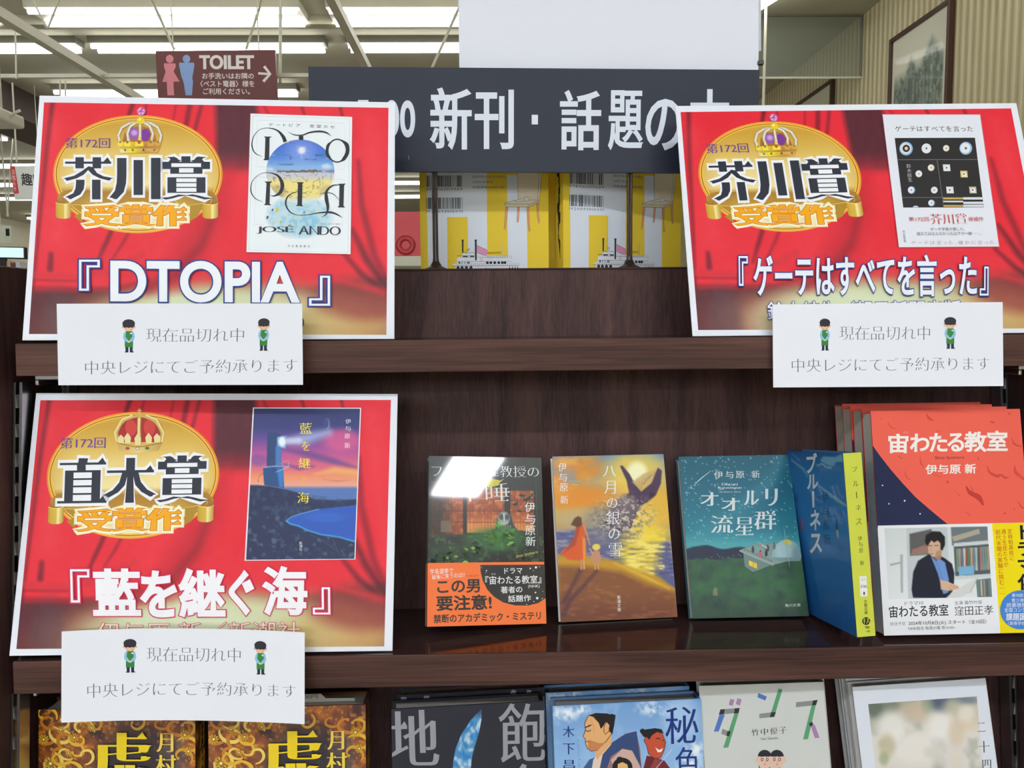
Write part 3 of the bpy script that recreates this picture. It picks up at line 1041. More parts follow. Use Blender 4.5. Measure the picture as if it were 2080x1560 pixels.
# ---- category sign on two bronze rods, standing on the top board
Ys = Yback(ZT) + 0.016
q = [(627, 135.5), (1541, 141.5), (1539, 352), (629, 347)]
mw, w, h = facing(q, Ys - 0.006)
sign = thing('category_sign', 'long black category sign with white lettering on two bronze rods', 'sign', mw=mw)
a = Art(q, w, h)
W_ = (226, 232, 244)
a.f = K2
a.text('新', (815, 533, 1052, 897), W_, (0.026, 0.012))
a.text('刊', (1083, 545, 1306, 895), W_, (0.026, 0.012))
a.rect(1420, 692, 1458, 750, W_)
a.text('話', (1597, 548, 1833, 902), W_, (0.026, 0.012))
a.f = K3
a.text('題', [(-172, 492), (5, 492), (5, 806), (-172, 806)], W_, (0.026, 0.012))
a.text('の', (30, 540, 222, 808), W_, (0.022, 0.016))
a.text('本', (268, 486, 480, 806), W_, (0.026, 0.012))
a.f = K2
a.text('0', (632, 614, 714, 820), W_, (0.024, 0.03))
a.text('0', (536, 612, 618, 818), W_, (0.024, 0.03))
a.text('1', (386, 612, 428, 816), W_, (0.024, 0.03))
a.line(678, 938, 679, 962, 4, (120, 120, 120))
V, F, K = join(slab(w, h, 0.005, (36, 41, 55)), a.data())
sheet_mesh('sign_panel', V, F, K, M['satin'], sign)
inv = mw.inverted()
for px in (885.5, 1278.5):
    p = atY(px, 545, Ys)
    for dx in (-0.0012, 0.0012):
        pass
    bm = bmesh.new()
    z = ZT
    rod(bm, inv @ Vector((p.x - 0.0014, Ys, z + 0.006)), inv @ Vector((p.x - 0.0014, Ys, z + 0.18)), 0.0013, 10)
    rod(bm, inv @ Vector((p.x + 0.0014, Ys, z + 0.006)), inv @ Vector((p.x + 0.0014, Ys, z + 0.18)), 0.0013, 10)
    r_ = obj('rod', bm, M['dark_rod'], sign)
    bm = bmesh.new()
    lathe(bm, [(0.011, 0), (0.0105, 0.0012), (0.006, 0.0035), (0.0032, 0.008), (0.0026, 0.012)], 20, inv @ Matrix.Translation((p.x, Ys, z)))
    obj('rod_foot', bm, M['dark_rod'], sign)
q = [(932, -90), (1540, -90), (1540, 330), (932, 330)]
mw, w, h = facing(q, Ys + 0.008)
t = thing('white_card', 'large white card standing up behind the black category sign', 'card', mw=mw)
bm = bmesh.new(); box(bm, (-w / 2, 0, -0.003), (w / 2, h, 0)); obj('sheet', bm, M['white_board'], t)
pz = inv = mw.inverted()
bm = bmesh.new(); p0, p1 = inv @ atY(1543.5, -88, Ys + 0.008), inv @ atY(1543.5, 104, Ys + 0.008)
rod(bm, p0, p1, 0.0012, 10); obj('clear_edge_strip', bm, mat('clear_plastic', (205, 212, 216), 0.15), t)
bm = bmesh.new(); p0 = inv @ atY(1543, 127, Ys + 0.006); box(bm, (p0.x - 0.0015, p0.y - 0.002, -0.002), (p0.x + 0.004, p0.y + 0.002, 0.003), 0.0006); obj('clip', bm, M['black'], t)

# ================================================================ award posters
def curtain(X, Y):
    """printed photo of a red stage curtain with a spot of light on the boards (drawn in photo pixels of the upper left poster)"""
    p = Paint(X, Y, (226, 34, 50))
    p.mix(0.4 * vnoise(X, Y, 160, 3, 2), (240, 66, 80))
    # floor boards below the hem, with the spot of light
    p.poly([(40, 592), (280, 590), (360, 592), (440, 590), (640, 588), (800, 566), (800, 710), (40, 710)], (86, 32, 40), 1, 16)
    p.blob(470, 668, 340, 92, (182, 128, 92), 0.95, 0.6)
    p.blob(440, 664, 250, 78, (216, 220, 176), 1, 0.5)
    p.blob(400, 640, 120, 36, (226, 236, 200), 0.8, 0.8)
    p.blob(690, 660, 110, 46, (206, 168, 100), 0.7, 0.9)
    p.blob(745, 608, 100, 44, (140, 56, 52), 0.75, 0.8)
    p.blob(120, 650, 34, 60, (84, 62, 70), 0.5, 0.9)
    # gap between the curtains at the top
    p.poly([(438, 200), (520, 200), (526, 250), (548, 300), (590, 344), (418, 344), (440, 310)], (84, 32, 44), 1, 14)
    p.poly([(418, 322), (600, 322), (620, 346), (412, 350)], (140, 34, 48), 0.8, 26)
    # hem of the left curtain swinging up to the gap
    p.poly([(380, 470), (440, 370), (470, 350), (460, 440), (420, 520), (360, 588), (300, 594)], (196, 30, 46), 0.8, 40)
    p.line([(300, 588), (360, 560), (410, 500), (440, 430)], [16, 20, 14, 6], (120, 22, 36), 0.6, 26)
    p.line([(60, 588), (150, 594), (230, 590), (300, 574)], 8, (150, 24, 38), 0.7, 14)
    # dark folds of the left curtain
    D = (92, 18, 34)
    p.line([(108, 205), (96, 300), (84, 420), (66, 600)], [8, 8, 5, 3], D, 0.85, 12)
    p.line([(86, 210), (78, 330), (66, 470)], 14, (196, 30, 44), 0.7, 16)
    p.line([(273, 205), (262, 240), (250, 280)], [9, 7, 3], D, 0.85, 9)
    p.line([(300, 205), (292, 250)], 4, D, 0.5, 8)
    p.line([(388, 205), (378, 260), (355, 330)], [9, 9, 3], D, 0.75, 10)
    p.line([(412, 208), (398, 262), (372, 330)], [6, 6, 3], D, 0.7, 9)
    p.line([(358, 215), (352, 250)], 3, D, 0.5, 6)
    p.line([(226, 474), (212, 505), (196, 540)], [8, 8, 3], D, 0.8, 10)
    p.line([(260, 478), (248, 500), (228, 530)], [5, 5, 2], D, 0.6, 9)
    p.line([(104, 520), (102, 550)], [9, 12], D, 0.75, 10)
    p.line([(60, 560), (150, 566), (220, 556), (290, 520)], 12, (206, 44, 54), 0.7, 14)
    p.line([(70, 572), (160, 574)], 3, D, 0.5, 8)
    # right curtain drawn to the right
    p.line([(535, 215), (560, 262)], [5, 3], (150, 24, 40), 0.7, 10)
    p.line([(612, 215), (620, 240)], [6, 3], D, 0.7, 8)
    p.line([(690, 215), (697, 245)], [6, 3], D, 0.7, 8)
    p.line([(728, 330), (735, 420), (760, 520), (790, 580)], [5, 10, 12, 8], D, 0.62, 16)
    p.line([(716, 470), (745, 530), (788, 590)], [6, 13, 12], (70, 16, 30), 0.75, 16)
    p.line([(700, 520), (735, 560), (786, 598)], [5, 10, 8], (70, 16, 30), 0.7, 14)
    p.line([(640, 545), (700, 575), (780, 596)], [4, 8, 14], (222, 44, 56), 0.7, 16)
    p.line([(750, 250), (770, 400), (788, 520)], 26, (244, 70, 80), 0.35, 40)
    p.line([(110, 260), (120, 480)], 40, (244, 84, 92), 0.3, 60)
    p.mix(0.04 * vnoise(X, Y, 14, 8, 2), (255, 255, 255))
    return p.R

GOLD = (214, 168, 52)
def gold_disk(x, y):
    p = Paint(x, y, (206, 160, 52))
    p.vgrad([(90, (226, 178, 66)), (220, (206, 160, 60)), (420, (222, 182, 84)), (620, (240, 214, 136)), (880, (250, 232, 170)), (945, (170, 122, 40)), (1080, (182, 138, 48)), (1200, (240, 220, 150)), (1400, (250, 246, 208))])
    p.mix(np.clip((np.abs(x - 1042) - 650) / 250, 0, 1) * 0.55, (206, 158, 56))
    return p.R

def pearls(a, pts, r, col=(236, 230, 220), edge=(150, 130, 90)):
    P = np.asarray(pts, float)
    d = np.r_[0, np.cumsum(np.linalg.norm(np.diff(P, axis=0), axis=1))]
    t = np.arange(0, d[-1], r * 1.7)
    c = list(zip(np.interp(t, d, P[:, 0]), np.interp(t, d, P[:, 1])))
    a.dots(c, r * 1.25, edge, 8)
    a.dots(c, r, col, 8)

def jewelled_crown(a):
    """purple-capped crown (poster badge), in the K18 frame"""
    a.poly([(870, 400), (895, 300), (960, 235), (1070, 215), (1180, 240), (1235, 310), (1255, 400)], (168, 112, 40))
    a.disk(1000, 300, 62, 66, lambda x, y: Paint(x, y, (150, 90, 176)).blob(1005, 290, 34, 30, (214, 176, 230), .9, .9).R, 28, 4)
    a.disk(1128, 315, 52, 68, (122, 54, 152), 24)
    a.poly([(905, 380), (930, 300), (948, 300), (960, 400)], (120, 60, 140))
    a.poly([(1180, 300), (1205, 300), (1226, 390), (1180, 400)], (140, 80, 60))
    G = (196, 150, 60)
    for w, c in ((36, G), (24, (228, 206, 150))):
        a.stroke([(842, 400), (828, 320), (868, 232), (960, 182), (1060, 178)], w, c)
        a.stroke([(1290, 400), (1304, 320), (1264, 228), (1180, 180), (1080, 178)], w, c)
        a.stroke([(950, 390), (930, 300), (960, 220), (1050, 170)], w, c)
        a.stroke([(1196, 390), (1212, 300), (1176, 216), (1090, 170)], w, c)
        a.stroke([(1072, 380), (1070, 280), (1072, 170)], w, c)
    for pts in ([(842, 390), (828, 320), (868, 232), (960, 182)], [(1290, 390), (1304, 320), (1264, 228), (1180, 180)], [(940, 370), (930, 300), (960, 220), (1030, 178)],
                [(1196, 370), (1212, 300), (1176, 216), (1110, 178)], [(1072, 330), (1070, 240), (1072, 180)]):
        pearls(a, pts, 14)
    a.strip([(838, 440), (980, 452), (1130, 452), (1300, 440)], [(852, 515), (980, 518), (1130, 518), (1262, 512)],
            [(230, 196, 110), (246, 226, 60), (226, 180, 80), (200, 150, 80)], [(250, 240, 200), (240, 220, 30), (190, 140, 70), (216, 170, 90)])
    a.strip([(822, 395), (980, 392), (1130, 392), (1306, 395)], [(842, 450), (980, 460), (1130, 460), (1290, 450)],
            [(240, 214, 90), (226, 196, 60), (206, 150, 60), (230, 196, 70)], [(220, 180, 60), (210, 180, 40), (170, 110, 50), (190, 130, 60)])
    a.line(850, 462, 1268, 462, 5, (150, 100, 40))
    for cx, s in ((850, .75), (930, .95), (1062, 1.3), (1190, .95), (1270, .75)):
        c = (250, 226, 70) if cx < 1150 else (214, 166, 70)
        a.polys([[(cx - 38 * s, 440), (cx - 30 * s, 385), (cx - 14 * s, 400), (cx, 400 - 78 * s), (cx + 14 * s, 400), (cx + 30 * s, 385), (cx + 38 * s, 440)]], c)
        a.disk(cx, 395, 15 * s, 17 * s, (180, 90, 60) if s > 1 else (150, 120, 60), 12)
    for cx, c in ((905, (90, 130, 80)), (990, (140, 90, 50)), (1110, (120, 60, 60)), (1230, (150, 96, 60))):
        a.disk(cx, 484, 12, 14, c, 12)
    a.disk(1078, 158, 46, 40, (238, 206, 40), 24)
    a.disk(1068, 146, 18, 14, (252, 240, 150), 14)
    a.stroke([(1078, 118), (1078, 92)], 14, (226, 190, 60), False)
    a.disk(1084, 55, 49, 47, (200, 120, 180), 24)
    a.polys([[(1040, 50), (1084, 4), (1128, 52)], [(1052, 76), (1084, 58), (1066, 98)], [(1094, 60), (1122, 72), (1090, 98)]], (238, 176, 222))
    a.polys([[(1084, 4), (1112, 34), (1090, 40)], [(1060, 60), (1084, 30), (1104, 62)]], (170, 70, 140))

def red_crown(a):
    """red-capped crown (lower poster badge), in the K4 frame"""
    G, Gl, Gd = (212, 176, 92), (240, 222, 160), (150, 110, 50)
    a.poly([(752, 1345), (745, 1290), (775, 1230), (830, 1200), (875, 1194), (922, 1202), (970, 1235), (992, 1290), (985, 1345)], (166, 40, 42))
    a.disk(820, 1260, 34, 48, (206, 66, 62), 20)
    a.disk(930, 1260, 34, 48, (206, 66, 62), 20)
    for w, c in ((20, Gd), (14, G)):
        a.stroke([(744, 1350), (735, 1290), (775, 1222), (840, 1194), (872, 1190)], w, c)
        a.stroke([(994, 1350), (1003, 1290), (965, 1224), (905, 1194), (876, 1190)], w, c)
        a.stroke([(870, 1350), (868, 1270), (872, 1190)], w * 1.3, c)
    pearls(a, [(734, 1340), (724, 1290), (768, 1212), (836, 1184)], 6, Gl, G)
    pearls(a, [(1004, 1340), (1014, 1290), (974, 1212), (908, 1184)], 6, Gl, G)
    pearls(a, [(869, 1340), (867, 1270), (871, 1200)], 7, Gl, G)
    a.strip([(740, 1352), (860, 1372), (1000, 1350)], [(750, 1402), (862, 1412), (980, 1396)], [(200, 160, 80), (232, 200, 120), (190, 150, 80)], [(220, 186, 110), (240, 214, 140), (206, 170, 90)])
    a.stroke([(740, 1352), (860, 1374), (1000, 1350)], 5, Gd)
    for cx, cy, h in ((760, 1335, 45), (800, 1335, 60), (860, 1345, 70), (925, 1335, 60), (975, 1330, 50)):
        a.poly([(cx - 16, cy + 18), (cx - 20, cy - h * .3), (cx, cy - h * .75), (cx + 20, cy - h * .3), (cx + 16, cy + 18)], Gl)
    for x, y, c in ((798, 1383, (186, 60, 40)), (858, 1384, (226, 220, 224)), (915, 1382, (50, 120, 70))):
        a.disk(x, y, 13, 9, (120, 80, 40), 14)
        a.disk(x, y, 10, 7, c, 14)
    a.disk(873, 1186, 18, 13, G, 16)
    a.stroke([(874, 1180), (874, 1146)], 9, (226, 190, 110), False)
    a.stroke([(862, 1158), (887, 1158)], 8, (226, 190, 110), False)

def badge(a, quad, kanji, crown):
    a.author(QA, K18)
    a.disk(1042, 748, 944, 658, lambda x, y: Paint(x, y, (226, 150, 34)).vgrad([(90, (240, 160, 40)), (500, (224, 140, 30)), (1400, (236, 170, 60))]).R, 80, 1)
    a.disk(1042, 748, 926, 642, (246, 196, 90), 80)
    a.disk(1042, 748, 912, 630, (150, 84, 30), 80)
    a.disk(1042, 748, 902, 622, (240, 190, 70), 80)
    a.disk(1042, 746, 884, 606, gold_disk, 80, 14)
    # scroll ribbon behind the lettering
    a.strip([(150, 985), (220, 935), (320, 918), (440, 918), (540, 935), (605, 1020)], [(145, 1070), (220, 1082), (290, 1080), (380, 1100), (480, 1095), (600, 1080)],
            [(190, 144, 56), (176, 130, 44), (160, 116, 38), (150, 108, 36), (170, 124, 44), (196, 150, 60)], [(150, 106, 36), (156, 110, 36), (176, 130, 44), (190, 146, 54), (200, 160, 66), (206, 164, 70)])
    a.strip([(1450, 1020), (1530, 935), (1650, 915), (1770, 918), (1880, 950), (1932, 1010)], [(1460, 1075), (1560, 1090), (1680, 1090), (1770, 1075), (1840, 1080), (1935, 1075)],
            [(196, 150, 60), (170, 124, 44), (150, 108, 36), (160, 116, 38), (176, 130, 44), (190, 144, 56)], [(206, 164, 70), (200, 160, 66), (190, 146, 54), (176, 130, 44), (150, 106, 36), (150, 106, 36)])
    a.poly([(285, 1080), (600, 1075), (700, 1100), (480, 1170), (420, 1290), (330, 1215), (420, 1180)], (176, 136, 34))
    a.poly([(1440, 1075), (1780, 1075), (1700, 1230), (1590, 1290), (1560, 1150)], (176, 136, 40))
    a.stroke([(600, 1030), (580, 1075), (480, 1092), (300, 1086)], 6, (236, 204, 110))
    a.stroke([(1450, 1040), (1500, 1080), (1620, 1090), (1780, 1070)], 6, (236, 204, 110))
    for x0, x1, y0, y1 in ((130, 300, 1062, 1220), (1762, 1936, 1070, 1220)):
        xs = np.linspace(x0, x1, 9)
        u = (xs - x0) / (x1 - x0)
        cy = np.sqrt(np.clip(1 - (2 * u - 1) ** 2, 0, 1))
        cc = np.stack([np.interp(u, [0, .2, .5, .62, 1], [v[k] for v in ((196, 156, 50), (216, 176, 60), (224, 184, 70), (254, 240, 170), (190, 146, 40))]) for k in range(3)], 1)
        a.strip(np.c_[xs, y0 + 18 * cy], np.c_[xs, y1 + 26 * cy], cc, cc * 0.97)
        a.stroke(np.c_[xs, y0 + 18 * cy], 5, (250, 232, 150))
    a.stroke([(1800, 1065), (1806, 1028), (1850, 1020), (1866, 1040), (1850, 1070)], 5, (236, 204, 110))
    ED = [(0.125, (250, 244, 205)), (0.10, (255, 252, 232))]
    for ch, b in zip('受賞作', ((470, 1095, 815, 1325), (850, 1090, 1195, 1325), (1220, 1095, 1565, 1325))):
        a.text(ch, b, (250, 236, 190), (0.16, 0.13), res=2)
    for ch, b in zip('受賞作', ((470, 1095, 815, 1325), (850, 1090, 1195, 1325), (1220, 1095, 1565, 1325))):
        a.text(ch, b, (255, 252, 226), (0.115, 0.085), res=2, up=ch == '受')
    for ch, b in zip('受賞作', ((470, 1095, 815, 1325), (850, 1090, 1195, 1325), (1220, 1095, 1565, 1325))):
        a.text(ch, b, (206, 112, 26), (0.074, 0.022), up=ch == '受')
    for ch, b in zip('受賞作', ((470, 1095, 815, 1325), (850, 1090, 1195, 1325), (1220, 1095, 1565, 1325))):
        a.text(ch, b, (246, 172, 16), (0.052, 0.0), up=ch == '受')
    bx = ((252, 555, 738, 1038), (768, 562, 1266, 1040), (1332, 545, 1828, 1040))
    for w_, c in (((0.092, 0.046), (250, 250, 255)), ((0.052, -0.012), (44, 48, 60))):
        for i, (ch, b) in enumerate(zip(kanji, bx)):
            a.text(ch, b, c, w_, res=3, up=i == 0)
    a.text('第172回', (240, 345, 735, 462), (112, 74, 146), (0.012, -0.006))
    if crown == 'jewelled':
        jewelled_crown(a)
    else:
        a.author(QC, K4)
        red_crown(a)

NAVY = (40, 54, 128)
def poster(quad, label, kanji, crown, Yb, Zb, extra, title_parts, less=0.0):
    mw, w, h, k = pose(quad, 0.297, 0.210, Yb=Yb)
    if less:                              # stands a little steeper, keeping its top edge where the photo has it
        b, R = mw.translation - CAM, mw.to_3x3() @ Matrix.Rotation(math.radians(less), 3, 'X')
        top = (quad[0][1] + quad[1][1]) / 2
        for it in range(4):
            y, y2 = [780 + FPX * v.y / v.z for v in (ROT.transposed() @ (b + R @ Vector((0, hh, 0))) for hh in (h, h + .001))]
            h += (top - y) / (y2 - y) * .001
        mw = mw.translation.copy() and Matrix.Translation(mw.translation) @ R.to_4x4()
    low_ = min((mw @ Vector((x, 0, z))).z for x in (-w / 2, w / 2) for z in (0, -.0012))
    mw = Matrix.Translation((0, 0, Zb + .0004 - low_)) @ mw
    t = thing('award_poster', label, 'poster', mw=mw)
    a = Art(quad, w, h)
    a.author(QA)
    inner = [(90, 210.7), (789, 222), (785, 683), (59, 682)]
    a.patch(inner, 270, 180, curtain)
    badge(a, quad, kanji, crown)
    a.author(quad)
    extra(a)
    for s, b, col, wt, ed, f in title_parts:
        a.f = f
        a.text(s, b, col, wt, edge=ed)
    V, F, K = join(slab(w, h, 0.0012, (240, 243, 252), 1, 1), a.data())
    o = sheet_mesh('printed_sheet', V, F, K, M['satin'], t)
    return t, a, mw, w, h

def inset_dtopia(a):
    a.f = K19
    c = [(103, 50), (1155, 85), (1138, 1508), (60, 1487)]
    a.poly([(100, 47), (1158, 82), (1141, 1511), (57, 1490)], (214, 120, 130))
    a.poly(c, (242, 248, 252))
    L = (190, 196, 204)
    def loop(p, wd=3):
        a.stroke(p + p[:1], wd, L, False)
    loop([(127, 73), (1129, 106), (1113, 1494), (84, 1470)], 3)
    loop([(175, 118), (1083, 150), (1076, 630), (158, 602)], 2)
    loop([(160, 705), (1075, 735), (1055, 1222), (140, 1198)], 2)
    def sea(X, Y):
        p = Paint(X, Y, (242, 248, 252))
        e = np.clip((1 - np.hypot((X - 610) / 370, (Y - 1120) / 240)) * 4, 0, 1) * (0.45 + 0.6 * vnoise(X, Y, 90, 5, 3))
        p.mix(e, (170, 212, 232))
        p.mix(e * (vnoise(X, Y, 40, 11, 3) > 0.6) * 0.6, (120, 186, 220))
        p.mix(e * (vnoise(X, Y, 30, 21, 2) > 0.66) * 0.7, (214, 226, 190))
        return p.R
    a.patch([(250, 900), (985, 925), (975, 1380), (235, 1360)], 60, 40, sea)
    def globe(X, Y):
        p = Paint(X, Y, (66, 110, 206))
        p.vgrad([(320, (60, 96, 196)), (500, (78, 130, 216)), (600, (140, 184, 232)), (640, (150, 180, 220))])
        p.blob(632, 432, 150, 150, (150, 170, 240), .6, 1.4)
        p.blob(632, 432, 36, 36, (255, 255, 255), 1, 1)
        for t in range(8):
            p.line([(632, 432), (632 + 90 * math.cos(t * .785), 432 + 90 * math.sin(t * .785))], [8, 0.5], (220, 226, 255), .6, 6)
        p.mix(np.clip((Y - 640) / 20, 0, 1), (206, 208, 222))
        p.mix(np.clip((Y - 700) / 60, 0, 1), (240, 224, 140))
        cr = np.abs(vnoise(X, Y, 60, 31, 2) - 0.5)
        p.mix((Y > 660) * np.clip((0.035 - cr) / 0.02, 0, 1) * 0.8, (150, 124, 90))
        p.blob(380, 860, 90, 60, (180, 160, 130), .7, .8)
        p.blob(900, 850, 80, 60, (190, 170, 130), .6, .8)
        p.mix((Y > 900) * np.clip((Y - 900) / 60, 0, 1), (222, 234, 238))
        hgt = 655 - 34 * vnoise(X, X * 0 + 3, 40, 41, 3) * np.clip((1 - np.abs((X - 610) / 245)) * 4, 0, 1)
        p.mix(((Y > hgt) & (Y < 662) & (np.abs(X - 610) < 240)).astype(float), (140, 110, 84))
        p.mix(((Y > hgt) & (Y < hgt + 14) & (np.abs(X - 610) < 240)).astype(float) * .8, (80, 84, 70))
        p.blob(890, 600, 50, 26, (226, 232, 246), .8, .9)
        p.blob(300, 625, 40, 20, (220, 230, 246), .8, .9)
        p.line([(850, 660), (975, 650)], 16, (90, 96, 130), .8, 6)
        return p.R
    a.disk(618, 650, 353, 330, globe, 72, 46)
    W_ = (236, 242, 252)
    for x0, y0, x1, y1 in ((445, 342, 565, 352), (280, 476, 560, 484), (395, 568, 545, 588), (660, 518, 790, 536), (770, 472, 860, 494), (860, 470, 940, 480), (875, 512, 950, 522), (300, 566, 400, 572), (505, 500, 530, 524)):
        a.rect(x0, y0, x1, y1, (150, 184, 232) if y1 - y0 > 12 else W_, up=False)
    for x, y, r, c in ((380, 1052, 26, (226, 206, 60)), (330, 1050, 14, (70, 80, 90)), (278, 1128, 18, (70, 80, 70)), (415, 1175, 16, (190, 190, 110)), (660, 1076, 20, (120, 160, 190))):
        a.disk(x, y, r * .6, r, c, 12, rot=.3)
    B = (40, 42, 46)
    a.text('デートピア', [(290, 148), (618, 156), (616, 190), (289, 182)], B, REG, gap=0.6)
    a.text('安堂ホセ', [(718, 162), (974, 174), (972, 206), (716, 196)], B, REG, gap=0.45)
    # swash capitals
    a.polys([[(240, 288), (326, 290), (300, 304), (296, 520), (284, 536), (232, 534), (248, 518), (256, 304)]], B)
    a.stroke([(222, 497), (150, 460), (118, 390), (130, 300), (190, 222), (280, 200), (380, 226), (440, 290), (462, 345)], [3, 10, 14, 8, 5, 6, 16, 34, 40], B)
    a.poly([(602, 284), (648, 280), (650, 325), (604, 325)], B)
    a.stroke([(490, 240), (560, 272), (640, 274), (720, 246), (820, 236), (890, 250), (938, 285)], [2, 10, 12, 16, 20, 16, 2], B)
    a.ring(1000, 436, 96, 118, 14, B, 40)
    a.stroke([(1040, 322), (1100, 372), (1106, 450), (1070, 520), (1020, 556)], [6, 36, 40, 36, 4], B)
    a.stroke([(960, 330), (905, 380), (896, 470), (930, 530)], [4, 26, 30, 6], B)
    a.polys([[(246, 754), (328, 758), (306, 776), (300, 985), (318, 1003), (240, 1000), (256, 984), (268, 774)]], B)
    a.stroke([(230, 968), (150, 930), (106, 850), (124, 748), (200, 680), (290, 664), (390, 700), (432, 790), (410, 870), (350, 905), (310, 902)], [3, 8, 12, 6, 4, 6, 22, 40, 34, 14, 3], B)
    a.polys([[(578, 762), (656, 764), (640, 782), (636, 998), (652, 1014), (570, 1010), (588, 994), (594, 780)]], B)
    a.stroke([(710, 905), (650, 868), (570, 866), (490, 910), (468, 990), (510, 1070), (590, 1104), (700, 1100), (820, 1080), (930, 1076), (1000, 1098), (1058, 1134)], [2, 4, 6, 14, 18, 12, 5, 6, 12, 22, 16, 2], B)
    a.polys([[(1010, 780), (1090, 778), (1072, 796), (1066, 1008), (1084, 1026), (1004, 1024), (1020, 1006), (1024, 796)]], B)
    a.stroke([(1040, 788), (950, 800), (890, 860), (890, 940), (904, 1020), (890, 1090), (838, 1130)], [4, 14, 26, 40, 30, 14, 2], B)
    a.stroke([(826, 890), (880, 872), (960, 886), (1022, 950)], [2, 8, 8, 3], B)
    a.text('JOSÉ', [(170, 1205), (545, 1205), (543, 1305), (168, 1300)], (46, 50, 58), (0.02, -0.022), gap=0.06)
    a.text('ANDO', [(608, 1212), (1036, 1222), (1034, 1316), (604, 1310)], (46, 50, 58), (0.02, -0.022), gap=0.06)
    a.text('河出書房新社', [(488, 1414), (720, 1418), (718, 1440), (488, 1436)], (90, 94, 100), REG, gap=0.75, res=2)
    a.text('ここから、始まる場所へ', [(790, 1186), (1050, 1192), (1050, 1206), (790, 1200)], (110, 114, 120), REG, res=2)

def inset_goethe(a):
    a.f = K3
    q = [(1312, 620), (1832, 620), (1940, 1330), (1400, 1335)]
    a.poly([(1309, 617), (1835, 617), (1943, 1333), (1397, 1338)], (206, 130, 140))
    a.poly(q, (236, 238, 248))
    B = (52, 50, 52)
    a.text('ゲーテはすべてを言った', [(1376, 680), (1792, 680), (1796, 710), (1380, 710)], B, (0.004, 0), gap=0.22)
    a.poly([(1376, 745), (1806, 743), (1856, 1118), (1422, 1120)], (44, 42, 44))
    Lc = (120, 118, 116)
    a.stroke([(1392, 862), (1822, 860)], 3, Lc, False)
    a.stroke([(1418, 1066), (1850, 1064)], 3, Lc, False)
    a.stroke([(1604, 862), (1640, 1118)], 3, Lc, False)
    for x, y, r, c1 in ((1437, 802, 36, (150, 190, 226)), (1546, 801, 26, (236, 236, 240)), (1652, 800, 17, (236, 214, 170)), (1757, 800, 34, (150, 190, 226)),
                        (1571, 905, 18, (226, 200, 150)), (1505, 938, 18, (240, 232, 214)), (1465, 1026, 20, (150, 186, 220)), (1588, 1026, 18, (236, 236, 240)), (1573, 1096, 18, (150, 186, 220))):
        a.disk(x, y, r, r * 1.02, c1, 22)
        a.disk(x - 2, y - 1, r * .8, r * .82, (238, 238, 242), 22)
        a.disk(x, y, r * .2, r * .2, (90, 96, 104), 10)
    a.disk(1437, 802, 20, 20, (50, 48, 50), 18)
    a.disk(1437, 802, 9, 9, (226, 216, 170), 10)
    a.disk(1488, 1119, 15, 8, (220, 226, 236), 14, a0=180, a1=360)
    for x, y, c1 in ((1653, 906, (230, 232, 236)), (1746, 940, (226, 196, 110)), (1671, 1026, (236, 236, 238)), (1794, 1026, (200, 190, 150))):
        a.poly([(x - 20, y - 18), (x + 18, y - 18), (x + 22, y + 18), (x - 16, y + 18)], c1)
        a.poly([(x - 12, y - 10), (x + 12, y - 10), (x + 16, y + 14), (x - 10, y + 14)], (240, 240, 242))
        a.disk(x, y, 5, 5, (90, 96, 104), 8)
    for i, (y, c1) in enumerate(((1068, (206, 176, 90)), (1084, (226, 224, 220)), (1100, (52, 50, 52)), (1108, (206, 176, 90)))):
        a.poly([(1634 + i, y), (1742, y), (1744, y + 9), (1636 + i, y + 9)], c1)
    for y in (1066, 1090, 1106):
        a.poly([(1742, y), (1850, y - 1), (1853, y + 12), (1744, y + 12)], (226, 228, 236))
    a.text('鈴木結生', [(1436, 886), (1460, 886), (1470, 982), (1446, 982)], (206, 206, 206), (0, -0.01), vert=True, res=2)
    R = (196, 84, 84)
    a.text('第172回', [(1448, 1172), (1556, 1172), (1560, 1196), (1452, 1196)], R, REG, res=2)
    a.text('芥川賞', [(1562, 1154), (1758, 1152), (1766, 1212), (1572, 1214)], R, MIN)
    a.text('候補作', [(1770, 1172), (1850, 1170), (1854, 1196), (1774, 1196)], R, REG, res=2)
    a.text('ゲーテ学者が侵した、', [(1566, 1230), (1752, 1228), (1754, 1246), (1568, 1248)], (110, 106, 106), REG, res=2)
    a.text('越えてはならなかったはずの一線──。', [(1492, 1254), (1836, 1252), (1838, 1270), (1494, 1272)], (110, 106, 106), REG, res=2)
    a.text('ゲーテは言った、確かに言った。', [(1462, 1302), (1928, 1300), (1930, 1322), (1464, 1324)], (186, 120, 116), LIGHT, gap=0.3, res=2)
    a.text('朝日新聞出版', [(1416, 1246), (1428, 1246), (1436, 1310), (1424, 1310)], (120, 118, 120), REG, vert=True, res=2)

